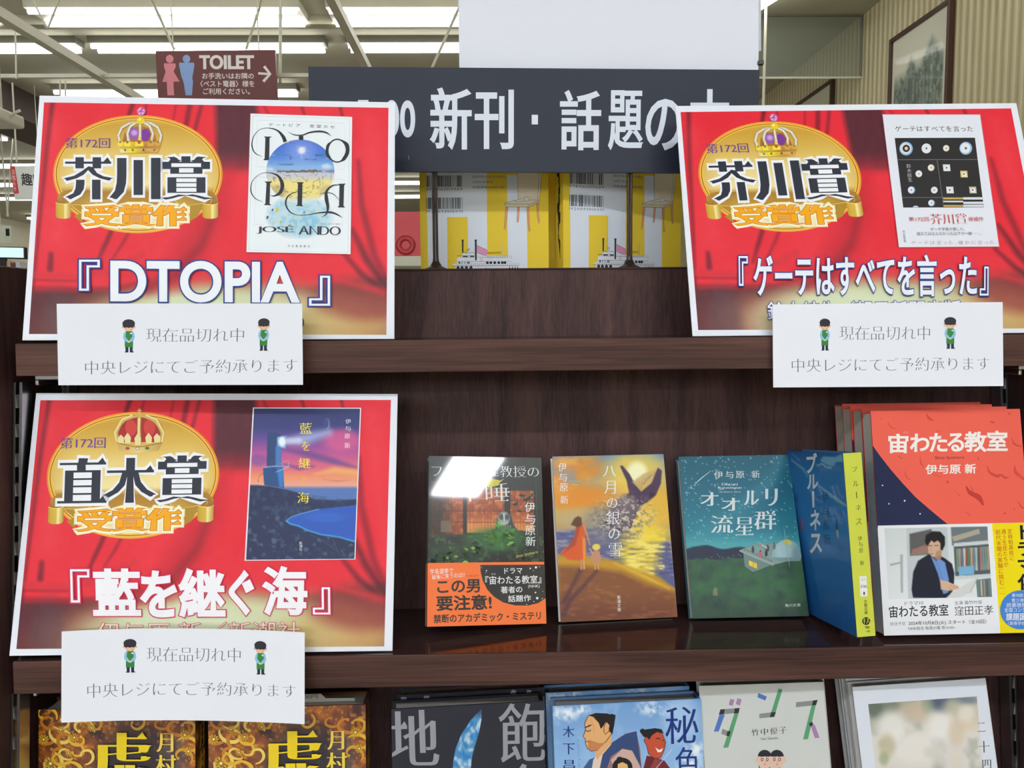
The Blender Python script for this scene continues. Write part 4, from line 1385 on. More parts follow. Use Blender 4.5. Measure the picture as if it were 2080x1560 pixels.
def inset_lighthouse(a):
    a.f = K8
    q = [(612, -74), (1664, -74), (1592, 1430), (508, 1440)]
    a.poly([(600, -84), (1676, -84), (1602, 1436), (492, 1450)], (240, 232, 240))
    def pic(X, Y):
        p = Paint(X, Y, (56, 62, 110))
        p.vgrad([(-80, (52, 58, 104)), (120, (60, 66, 124)), (240, (110, 78, 150)), (380, (190, 90, 150)), (520, (222, 110, 130)), (600, (240, 150, 110)), (690, (236, 170, 150)), (740, (120, 130, 180)), (840, (60, 96, 170))])
        p.blob(1480, 240, 190, 110, (226, 96, 150), .8, .9)
        p.line([(900, 330), (1150, 380), (1400, 450), (1640, 520)], [20, 70, 60, 10], (110, 76, 140), .85, 60)
        p.line([(900, 480), (1050, 520), (1200, 500)], [10, 40, 10], (96, 70, 140), .7, 40)
        p.line([(900, 560), (1150, 570), (1300, 600)], [6, 30, 6], (236, 130, 130), .7, 30)
        p.line([(1200, 580), (1400, 540), (1620, 560)], [10, 70, 60], (242, 180, 110), .8, 60)
        p.line([(1280, 628), (1420, 650), (1560, 640)], [2, 14, 4], (190, 120, 120), .6, 14)
        p.blob(650, 440, 90, 60, (130, 86, 160), .7, .8)
        p.mix(np.clip((Y - 700) / 30, 0, 1) * np.clip((Y < 850), 0, 1), (90, 120, 184))
        p.line([(900, 250), (1100, 230), (1350, 160)], [40, 110, 60], (180, 200, 236), .75, 110)
        p.line([(900, 250), (1050, 245)], 60, (230, 240, 255), .6, 50)
        # land
        p.poly([(540, 690), (640, 690), (760, 700), (900, 730), (1060, 770), (1200, 830), (1400, 840), (1640, 830), (1640, 1460), (480, 1460)], (44, 52, 84), 1, 14)
        p.speckle(24, 0.62, (90, 104, 140), .5 * 1.0, 5) if False else None
        n = vnoise(X, Y, 46, 9, 4)
        p.mix((Y > 700 + (X - 560) * .14) * np.clip((n - .5) * 4, 0, 1) * .6, (70, 84, 116))
        p.mix((Y > 1010) * np.clip((n - .58) * 6, 0, 1) * .5, (104, 116, 140))
        # bay
        p.poly([(915, 1050), (960, 1010), (1060, 975), (1240, 930), (1420, 910), (1640, 885), (1640, 1260), (1560, 1250), (1440, 1205), (1260, 1180), (1120, 1140), (1040, 1100), (960, 1080)], (52, 92, 186), 1, 8)
        p.line([(915, 1050), (960, 1080), (1040, 1100), (1120, 1140), (1260, 1185), (1440, 1210), (1620, 1262)], 14, (70, 170, 230), .9, 12)
        p.line([(920, 1045), (960, 1012), (1060, 976), (1240, 931)], 10, (110, 170, 230), .8, 8)
        p.blob(1300, 1010, 200, 50, (60, 110, 200), .6, .8)
        # lighthouse
        p.poly([(742, 165), (842, 165), (880, 190), (872, 500), (726, 500)], (50, 72, 116), 1, 6)
        p.poly([(690, 510), (890, 505), (900, 720), (840, 710), (700, 690)], (46, 80, 130), 1, 6)
        p.poly([(820, 300), (880, 310), (870, 505), (815, 505)], (76, 130, 196), .9, 14)
        p.poly([(830, 520), (892, 520), (892, 710), (850, 706)], (64, 130, 206), .9, 20)
        p.poly([(836, 210), (928, 195), (918, 325), (834, 300)], (120, 170, 220), 1, 8)
        p.blob(885, 255, 36, 48, (246, 252, 255), 1, .8)
        p.line([(690, 515), (800, 500), (945, 505)], 10, (140, 180, 220), .9, 8)
        p.line([(820, 560), (950, 505)], 6, (180, 200, 226), .9, 6)
        p.line([(850, 480), (945, 440), (945, 505)], 3, (190, 200, 230), .7, 4)
        p.line([(640, 660), (650, 600), (690, 570)], 4, (90, 40, 80), .8, 5)
        p.line([(1160, 1190), (1280, 1250), (1420, 1350)], 3, (160, 150, 150), .5, 5)
        p.line([(1370, 1190), (1390, 1260), (1440, 1390)], 3, (150, 160, 170), .5, 5)
        p.blob(1335, 75, 26, 52, (160, 190, 230), .6, .5)
        p.blob(1325, 70, 26, 50, (66, 76, 130), 1, .3)
        return p.R
    a.patch(q, 150, 210, pic)
    Yl = (246, 230, 60)
    for ch, b in zip('藍を継ぐ海', ((1062, 66, 1182, 176), (1082, 250, 1160, 345), (1048, 415, 1162, 520), (1072, 600, 1118, 690), (1030, 760, 1146, 872))):
        a.text(ch, b, Yl if ch != 'ぐ' else (236, 180, 90), (0.008, -0.012))
    for ch, b in zip('伊与原新', ((1518, 28, 1572, 76), (1514, 100, 1570, 148), (1508, 176, 1562, 224), (1506, 262, 1562, 320))):
        a.text(ch, b, (236, 236, 244), (0.004, -0.008))
    a.text('新潮社', (1042, 1256, 1072, 1350), (220, 224, 230), REG, vert=True, res=2)

ZB1, ZB2 = Z1, Z2
poster(QA, 'red curtain award poster at upper left, white and blue flourished cover pictured', '芥川賞', 'jewelled', Yfront(Z1) + 0.005, Z1, inset_dtopia, [
    ('安堂ホセ(河出書房新社)', (1010, 572, 1838, 655), (40, 40, 60), (0.0, 0.0), None, K4),
    ('『', (484, 244, 606, 428), (246, 249, 255), (0.006, 0.006), (0.03, NAVY), K4),
    ('DTOPIA', [(680, 254), (1800, 262), (1800, 496), (680, 488)], (246, 249, 255), (0.028, 0.026), (0.026, NAVY), K4),
    ('』', (1870, 340, 1993, 518), (246, 249, 255), (0.006, 0.006), (0.03, NAVY), K4)])
poster(QB, 'red curtain award poster at right, black squared cover with white discs pictured', '芥川賞', 'jewelled', Yfront(Z1) + 0.005, Z1, inset_goethe, [
    ('鈴木結生／朝日新聞出版', [(522, 486), (1690, 476), (1694, 590), (526, 600)], (240, 244, 252), (0.01, 0.01), (0.03, NAVY), K6),
    ('『', (354, 210, 406, 388), (240, 246, 255), (0.012, 0.006), (0.03, NAVY), K6),
    ('ゲーテはすべてを言った', [(442, 208), (1784, 202), (1786, 448), (446, 450)], (240, 246, 255), (0.026, 0.02), (0.026, NAVY), K6),
    ('』', (1808, 272, 1858, 446), (240, 246, 255), (0.012, 0.006), (0.03, NAVY), K6)])
PINK = (206, 40, 84)
poster(QC, 'red curtain award poster at lower left, lighthouse seascape cover pictured', '直木賞', 'red', Yfront(Z2) + 0.0030, Z2, inset_lighthouse, [
    ('伊与原 新／新潮社', [(588, 205), (1815, 200), (1815, 318), (588, 322)], (246, 236, 220), (0.0, 0.0), (0.022, (206, 60, 70)), K9),
    ('『', (616, 1084, 772, 1362), (252, 250, 255), (0.006, 0.006), (0.03, PINK), K7),
    ('藍', (812, 1088, 1188, 1466), (252, 250, 255), (0.034, 0.03), (0.02, PINK), K7),
    ('を', (1214, 1108, 1490, 1476), (252, 250, 255), (0.04, 0.036), (0.02, PINK), K7),
    ('継', (1534, 1088, 1898, 1474), (252, 250, 255), (0.034, 0.03), (0.02, PINK), K7),
    ('ぐ', (1392, -104, 1530, 152), (252, 250, 255), (0.034, 0.03), (0.02, PINK), K9),
    ('海', (1600, -128, 1850, 152), (252, 250, 255), (0.034, 0.03), (0.02, PINK), K9),
    ('』', (1892, -8, 1994, 154), (252, 250, 255), (0.006, 0.006), (0.03, PINK), K9)], less=3.0)

# ================================================================ sold-out notices taped to the posters
def clerk(a, x0, y0, x1, y1):
    """small drawn shop clerk in a green apron bowing with folded hands"""
    X = lambda p: [(x0 + u * (x1 - x0), y0 + v * (y1 - y0)) for u, v in p]
    w, h = x1 - x0, y1 - y0
    SK, HR, GR, BL, NV = (244, 196, 160), (52, 50, 58), (58, 128, 66), (150, 196, 226), (44, 50, 72)
    a.polys([X([(.24, .8), (.48, .8), (.47, 1), (.26, 1)]), X([(.56, .8), (.79, .8), (.80, 1), (.58, 1)])], NV)
    a.polys([X([(.2, .97), (.47, .97), (.47, 1), (.2, 1)]), X([(.57, .97), (.88, .97), (.86, 1), (.57, 1)])], (36, 36, 44))
    a.poly(X([(.28, .33), (.74, .33), (.9, .42), (.95, .54), (.86, .64), (.62, .7), (.42, .7), (.16, .64), (.06, .54), (.12, .42)]), BL)
    a.poly(X([(.34, .33), (.68, .33), (.74, .42), (.82, .66), (.82, .84), (.2, .84), (.2, .66), (.28, .42)]), GR)
    a.polys([X([(.06, .52), (.2, .5), (.5, .66), (.44, .7), (.16, .64)]), X([(.95, .52), (.82, .5), (.5, .66), (.58, .7), (.86, .64)])], BL)
    a.disk(x0 + .5 * w, y0 + .675 * h, w * .1, h * .03, SK, 12)
    a.poly(X([(.6, .4), (.74, .41), (.74, .45), (.6, .44)]), (240, 244, 240))
    a.disk(x0 + .06 * w, y0 + .24 * h, w * .08, h * .035, SK, 12)
    a.disk(x0 + .94 * w, y0 + .24 * h, w * .08, h * .035, SK, 12)
    a.disk(x0 + .5 * w, y0 + .235 * h, w * .41, h * .125, SK, 24)
    a.disk(x0 + .5 * w, y0 + .125 * h, w * .47, h * .125, HR, 28)
    a.poly(X([(.04, .12), (.96, .12), (.93, .25), (.88, .22), (.78, .26), (.62, .235), (.5, .265), (.38, .235), (.2, .26), (.12, .22), (.07, .25)]), HR)
    a.stroke(X([(.22, .29), (.3, .305), (.38, .29)]), h * .009, (110, 70, 60))
    a.stroke(X([(.6, .29), (.68, .305), (.76, .29)]), h * .009, (110, 70, 60))
    a.stroke(X([(.46, .335), (.54, .335)]), h * .008, (190, 100, 90), False)

def notice(quad, label, parts, clerks, f, Yt, tilt, bow, size):
    """paper strip hanging in front of the poster and the shelf edge"""
    mw, w, h, k = pose(quad, *size, Yb=Yt)
    t = thing('sold_out_notice', label, 'notice', mw=mw)
    a = Art(quad, w, h)
    a.f = f
    G = (96, 97, 102)
    for s, b, wt in parts:
        a.text(s, b, G, wt)
    for c in clerks:
        clerk(a, *c)
    V, F, K = join(slab(w, h, 0.0003, (240, 242, 250), 24, 8), a.data())
    # a slight curl of the paper
    u = V[:, 0] / (w / 2)
    V = V.copy()
    V[:, 2] += bow[0] * (1 - u ** 2) + 0.0004
    V[:, 1] += bow[1] * (1 - u ** 2)
    sheet_mesh('paper', V, F, K, M['matte'], t)
    bm = bmesh.new()
    return t
MT = (-0.010, -0.026)
notice(([(117, 616), (611, 617), (618.6, 781.5), (117.8, 783)]), 'white sold-out notice taped across the bottom of the poster picturing a flourished cover', [
    ('現在品切れ中', (888, 640, 1478, 727), MT), ('中央レジにてご予約承ります', [(517, 838), (1800, 824), (1800, 910), (517, 926)], MT)],
    [(745, 588, 826, 788), (1558, 584, 1630, 778)], K4, 0.6285, 0, (0.0008, 0), (0.203, 0.0675))
notice(([(1568.5, 619), (2036.3, 613), (2037.3, 785), (1570.9, 786.6)]), 'white sold-out notice taped over the black squared cover poster', [
    ('現在品切れ中', (957, 630, 1505, 718), MT), ('中央レジにてご予約承ります', [(675, 826), (1868, 816), (1870, 900), (676, 912)], MT)],
    [(838, 587, 905, 779), (1588, 577, 1665, 769)], K6, 0.6285, 0, (0.0008, 0), (0.1925, 0.0712))
notice(([(126, 1284), (619.3, 1283.5), (619, 1471.6), (124.5, 1466)]), 'white sold-out notice taped across the bottom of the lighthouse cover poster', [
    ('現在品切れ中', (885, 358, 1452, 449), MT), ('中央レジにてご予約承ります', [(528, 565), (1788, 568), (1788, 650), (528, 655)], MT)],
    [(745, 309, 828, 509), (1533, 313, 1610, 515)], K9, 0.5995, 0, (0.0025, 0.0035), (0.195, 0.0725))

# ================================================================ books
def stand(quad, w, h, T, Zs, depth, label=''):
    """pose of a book standing on the shelf at height Zs: its lowest corner touches the board and, if it would reach
    into the slanting back panel, it leans back less (its height then follows the photo)"""
    mw0, w0, h0, _ = pose(quad, w, h)
    tops = sum((Vector(p) for p in quad[:2]), Vector((0, 0))) / 2
    for step in range(60):
        a = math.radians(-0.5 * step)
        R = mw0.to_3x3() @ Matrix.Rotation(-a, 3, 'X')
        b = mw0.translation - CAM
        hh = h0
        for it in range(4):               # keep the top edge on its photo height
            q = ROT.transposed() @ (b + R @ Vector((0, hh, 0)))
            y = 780 - FPX * q.y / -q.z
            q2 = ROT.transposed() @ (b + R @ Vector((0, hh + .001, 0)))
            y2 = 780 - FPX * q2.y / -q2.z
            hh += (tops.y - y) / (y2 - y) * .001
        cs = [b + R @ Vector((x, yy, z)) for x in (-w0 / 2, w0 / 2 + .0005) for yy in (0, hh) for z in (.0006, -T - .0004)]
        k = (Zs + .0004 - ZC) / min(c.z for c in cs)
        over = max(c.y * k + depth * k - Yback(ZC + c.z * k) for c in cs)
        if over < -.0006:
            break
    return Matrix.Translation(CAM + b * k) @ R.to_4x4(), w0 * k, hh * k, T * k

def jacket(w, h, T, th, fcol, scol, bcol, over=0.0015, r=0.0016, hinge=True, y0=0.0, grow=0.0):
    """paper jacket: front board, rounded spine at the right, back board, extruded upward. Front face lies at z = 0."""
    x0, x1 = -w / 2, w / 2
    a = [(x0, 0.0), (x1 - r, 0.0)]
    a += [(x1 - r + r * math.sin(t), -r + r * math.cos(t)) for t in np.linspace(0.3, PI / 2, 4)]
    a += [(x1 + 0.0004, -T / 2)]
    a += [(x1 - r + r * math.cos(t), -T + r - r * math.sin(t)) for t in np.linspace(0, PI / 2 - 0.3, 4)]
    a += [(x1 - r, -T), (x0, -T)]
    b = [(x0, -th), (x1 - r, -th), (x1 - th, -r - th), (x1 - th, -T / 2), (x1 - th, -T + r + th), (x1 - r, -T + th), (x0, -T + th)]
    poly = a + b[::-1]
    n = len(poly)
    P = np.array(poly)
    V = np.r_[np.c_[P[:, 0], np.full(n, y0), P[:, 1]], np.c_[P[:, 0], np.full(n, y0 + h), P[:, 1]]]
    F = [(i, (i + 1) % n, n + (i + 1) % n, n + i) for i in range(n)]
    na = len(a)
    # end caps as quads between outer and inner line
    pair = [(0, n - 1), (1, n - 2), (2, n - 3), (na // 2, n - 4), (na - 3, n - 5), (na - 2, n - 6), (na - 1, n - 7)]
    for (o0, i0), (o1, i1) in zip(pair, pair[1:]):
        seg = list(range(o0, o1 + 1))
        F.append(tuple(seg + [i1, i0]))
        F.append(tuple(reversed([n + k for k in seg + [i1, i0]])))
    K = np.zeros((2 * n, 3))
    for i, (x, z) in enumerate(poly):
        c = fcol if z > -r * 0.9 and x < x1 - r * 0.35 else (bcol if z < -T + r * 0.9 and x < x1 - r * 0.35 else scol)
        K[i] = K[n + i] = lin(c)
    return V, F, K

def pages(name, w, h, T, th, m, parent, inset=0.0016, ytop=0.002):
    """page block: slightly concave fore edge at the left, set in from the boards"""
    bm = bmesh.new()
    x0, x1 = -w / 2 + inset, w / 2 - th * 1.5
    z1, z0 = -th * 1.05, -T + th * 1.05
    prof = [(x0 + min(0.0008, inset * .5) * math.sin(PI * k / 6), z1 + (z0 - z1) * k / 6) for k in range(7)] + [(x1, z0), (x1, z1)]
    A = [bm.verts.new((x, 0.0008, z)) for x, z in prof]
    B = [bm.verts.new((x, h - ytop, z)) for x, z in prof]
    n = len(prof)
    bm.faces.new(A); bm.faces.new(B[::-1])
    for i in range(n):
        bm.faces.new((A[i], A[(i + 1) % n], B[(i + 1) % n], B[i]))
    bmesh.ops.recalc_face_normals(bm, faces=bm.faces[:])
    return obj(name, bm, m, parent)

SIDE = lambda w, T: Matrix(((0, 0, 1, w / 2 + 0.00045), (0, 1, 0, 0), (-1, 0, 0, -T / 2), (0, 0, 0, 1)))   # spine plane: x runs to the back

def spine_art(a, w, T):
    V, F, K = a.data()
    S = np.array(SIDE(w, T))
    return V @ S[:3, :3].T + S[:3, 3], F, K

def book(name, label, quad, w, h, T, draw=None, Yb=None, Zb=None, th=0.0006, cover=(240, 240, 240), spine=(240, 240, 240), back=(235, 235, 235), m='gloss', pg='pages',
         group=None, spine_quad=None, draw_spine=None, band=None, inset=0.0016, mw=None, depth=None):
    if mw is None:
        mw, w, h, T = stand(quad, w, h, T, Zb, depth or 0, name + ' ' + label)
    t = thing(name, label, 'book', mw=mw, group=group)
    parts = [jacket(w, h, T, th, cover, spine, back)]
    if draw:
        a = Art(quad, w, h)
        draw(a)
        parts.append(a.data())
    if draw_spine:
        s = Art(spine_quad, T, h)
        draw_spine(s)
        parts.append(spine_art(s, w, T))
    V, F, K = join(*parts)
    sheet_mesh('cover', V, F, K, M[m], t)
    pages('page_block', w, h, T, th, M[pg], t, inset)
    if band:
        bh, bcol, bdraw = band
        bparts = [jacket(w + 0.0006, bh * h, T + 0.0008, 0.0003, bcol, bcol, bcol)]
        b = Art(quad, w, h)
        bdraw(b)
        bparts.append(b.data())
        V, F, K = join(*bparts)
        V = V.copy()
        V[:, 2] += 0.0004
        sheet_mesh('paper_band', V, F, K, M[m], t)
    return t, mw, w, h, T

def copy_book(src, dz, label, group=None, dx=0.0, rot=0.0):
    """another copy standing behind src: parts share their mesh"""
    r = src.copy()
    C.objects.link(r)
    n = src.matrix_world.to_3x3() @ Vector((0, 0, 1))
    f = Vector((n.x, n.y, 0)).normalized()
    r.matrix_world = Matrix.Translation(f * (dz / n.dot(f)) + Vector((dx, 0, 0))) @ src.matrix_world
    r['label'] = label
    if group:
        r['group'] = group
    for ch in list(src.children):
        c = ch.copy()
        C.objects.link(c)
        c.parent = r
        c.matrix_parent_inverse = ch.matrix_parent_inverse.copy()
    return r

WH = (238, 238, 240)

# ---- paperback with an owl at a lit window and an orange band
QB1 = [(874.5, 928.3), (1097, 927.7), (1110, 1268.3), (867, 1273)]
def owl_cover(a):
    a.f = K10
    q = [(128, 105), (955, 103), (1003, 1368), (100, 1385)]
    def pic(X, Y):
        p = Paint(X, Y, (34, 38, 34))
        p.vgrad([(100, (40, 46, 42)), (280, (36, 40, 38)), (680, (38, 42, 34)), (800, (26, 32, 28)), (920, (14, 18, 16))])
        n = vnoise(X, Y, 26, 4, 3)
        for x0, x1, y0, y1 in ((150, 375, 300, 680), (400, 680, 340, 670), (725, 900, 350, 650)):
            q_ = [(x0, y0), (x1, y0), (x1 - 2, y1), (x0 - 4, y1)]
            p.poly(q_, (150, 72, 44), 1, 10)
            m = ((X > x0) & (X < x1) & (Y > y0) & (Y < y1)).astype(float)
            p.mix(m * np.clip((n - .45) * 4, 0, 1) * .7, (226, 130, 66))
            p.mix(m * np.clip((Y - 560) / 120, 0, 1) * .8 * (X > 395), (250, 190, 96))
            p.mix(m * np.clip((Y - 500) / 100, 0, 1) * .5 * (X > 395), (240, 150, 80))
            p.mix(m * ((X * .045 % 1) < .16) * .35, (90, 40, 30))
            p.mix(m * ((Y * .012 % 1) < .12) * .4, (80, 40, 30))
        p.mix(((X < 378) & (X > 148) & (Y > 300) & (Y < 680)) * np.clip((330 - X) / 160, 0, .78), (36, 34, 30))
        p.poly([(210, 580), (285, 580), (282, 665), (208, 665)], (120, 104, 90), .8, 6)
        for x in (378, 398, 690, 720, 905):
            p.line([(x, 290), (x - 2, 690)], 9, (28, 30, 30), 1, 5)
        p.line([(140, 295), (330, 280)], 5, (110, 96, 86), .7, 5)
        p.line([(130, 690), (420, 690), (900, 655)], 14, (52, 50, 44), 1, 8)
        # owl
        p.poly([(612, 670), (616, 600), (640, 520), (690, 505), (730, 535), (752, 610), (790, 660), (740, 690)], (54, 62, 62), 1, 8)
        p.blob(676, 560, 44, 52, (150, 162, 156), .95, .35)
        p.blob(658, 548, 17, 22, (66, 76, 76), .9, .4); p.blob(700, 548, 17, 22, (66, 76, 76), .9, .4)
        p.line([(676, 530), (680, 585)], [12, 5], (210, 216, 206), .9, 6)
        p.line([(650, 590), (680, 600), (706, 588)], 7, (216, 220, 210), .8, 6)
        for k in range(6):
            p.line([(640 + k * 17, 612), (644 + k * 15, 680)], [7, 5], (176, 190, 182), .75, 6)
        # foliage glow
        p.blob(620, 720, 230, 90, (46, 104, 48), .8, .8)
        p.blob(300, 830, 220, 80, (40, 66, 44), .7, .8)
        p.speckle(34, .58, (90, 150, 70), .5 * 1, 12) if False else None
        p.mix((Y > 690) * (Y < 900) * np.clip((vnoise(X, Y, 30, 14, 3) - .55) * 5, 0, 1) * .35, (110, 160, 90))
        return p.R
    a.patch(q, 190, 270, pic)
    rs = random.Random(5)
    def leaf(x, y, l, ang, c):
        dx, dy = math.cos(ang) * l, math.sin(ang) * l
        nx, ny = -math.sin(ang) * l * .24, math.cos(ang) * l * .24
        a.polys([[(x, y), (x + dx * .45 + nx, y + dy * .45 + ny), (x + dx, y + dy), (x + dx * .45 - nx, y + dy * .45 - ny)]], c, False)
        a.line(x, y, x + dx * .9, y + dy * .9, 2, tuple(v * .72 for v in c), False)
    a.z += 1
    for k in range(150):
        u = rs.random()
        x = 150 + 730 * u
        y = 840 - 210 * math.exp(-((x - 640) / 170) ** 2) + rs.uniform(-20, 90)
        s = rs.uniform(.45, 1)
        top = y < 740
        c = (60 * s + 20, 128 * s + 26, 52 * s + 10) if top else (40 * s + 10, 66 * s + 14, 44 * s + 10)
        if rs.random() < .12:
            c = (140, 186, 84)
        leaf(x, y, rs.uniform(34, 66), rs.uniform(-.5, 1.1) + (PI if rs.random() < .5 else 0), c)
    for k in range(16):
        leaf(rs.uniform(770, 900), rs.uniform(380, 500), rs.uniform(30, 54), rs.uniform(-.8, .8) + PI * (k % 2), (34, 60, 34))
    a.text('フクロウ准教授の', [(146, 168), (934, 164), (938, 250), (150, 258)], (222, 226, 224), (0.0, -0.024))
    a.text('午睡', [(330, 292), (716, 290), (722, 434), (336, 440)], (222, 226, 224), (0.0, -0.022))
    a.poly([(540, 300), (580, 262), (650, 276), (680, 262), (640, 296), (636, 312), (560, 332)], (206, 190, 40))
    for ch, y in zip('伊与原新', (436, 526, 612, 694)):
        a.text(ch, (832 + (y - 436) * .03, y, 908 + (y - 436) * .03, y + 72), (228, 230, 230), (0.008, 0.0))
    a.text('Shin Iyohara', [(766, 836), (932, 796), (932, 826), (768, 866)], (200, 190, 100), REG)
    a.stroke([(915, 280), (925, 560), (937, 905)], 2, (90, 100, 90), False)
OR = (250, 118, 50)
def owl_band(a):
    a.f = K10
    a.poly([(110, 918), (994, 908), (1003, 1368), (100, 1385)], OR)
    arc = [(492 + 8 * (i == 0), 912) for i in range(1)] + [(500, 960), (516, 1030), (550, 1100), (600, 1155), (670, 1200), (760, 1224), (860, 1226), (940, 1206), (996, 1168), (992, 908)]
    a.poly(arc, (34, 32, 34))
    a.dots([(919, 930, 9), (876, 938, 6), (930, 1168, 10), (917, 1124, 6), (545, 955, 5), (510, 932, 3), (946, 925, 3), (905, 1195, 4), (850, 1217, 4), (968, 1172, 4), (540, 970, 3), (900, 955, 3), (972, 1115, 3)], 4, WH)
    K_ = (40, 30, 28)
    a.text('学長選挙で', [(124, 944), (296, 934), (298, 976), (126, 986)], WH, REG)
    a.text('最後に笑うのは!?', [(136, 990), (382, 966), (384, 1006), (140, 1024)], WH, REG)
    a.text('フクロウ', [(396, 990), (484, 986), (484, 1002), (396, 1006)], K_, REG, res=2)
    a.text('この男', [(178, 1030), (492, 1022), (494, 1120), (180, 1130)], K_, (0.026, 0.024))
    a.text('要注意!', [(172, 1150), (578, 1140), (582, 1252), (174, 1262)], K_, (0.03, 0.028))
    a.text('禁断のアカデミック・ミステリ', [(148, 1292), (956, 1272), (960, 1336), (148, 1358)], K_, (0.024, 0.022))
    a.text('ドラマ', [(678, 936), (814, 932), (816, 976), (680, 980)], WH, (0.008, 0.008))
    a.text('『宙わたる教室』', [(536, 998), (958, 990), (960, 1052), (536, 1062)], WH, (0.012, 0.012))
    a.text('そら', [(580, 976), (612, 975), (612, 988), (580, 989)], WH, REG, res=2)
    a.text('(NHK)', [(860, 1064), (948, 1062), (948, 1092), (860, 1094)], WH, REG)
    a.text('著者の', [(652, 1078), (814, 1074), (816, 1124), (654, 1130)], WH, (0.012, 0.012))
    a.text('話題作', [(708, 1146), (880, 1142), (882, 1192), (710, 1198)], WH, (0.012, 0.012))
book('paperback', 'glossy dark paperback with an owl and an orange paper band', QB1, .106, .149, .014, owl_cover, Zb=Z2, m='film', cover=(34, 36, 34), spine=(176, 172, 60), back=(60, 60, 58), band=(.36, OR, owl_band))

# square ceiling lamp mirrored in the glossy owl cover
_mw = bpy.data.objects['paperback'].matrix_world
_n = (_mw.to_3x3() @ Vector((0, 0, 1))).normalized()
_d = ray(948, 968).normalized()
_p = CAM + _d * ((_mw.translation - CAM).dot(_n) / _d.dot(_n))
_r = _d - 2 * _d.dot(_n) * _n
_q = _p + _r * ((HC - 0.03 - _p.z) / _r.z)
t = thing('square_ceiling_lamp', 'square white ceiling lamp behind the viewer, mirrored in the owl cover', 'ceiling lamp', (_q.x, _q.y, HC - 0.03))
bm = bmesh.new(); box(bm, (-.18, -.28, 0), (.18, .28, .03), .004); obj('housing', bm, M['housing'], t)
bm = bmesh.new(); box(bm, (-.16, -.26, -.004), (.16, .26, -.0005)); obj('diffuser', bm, M['tube'], t)

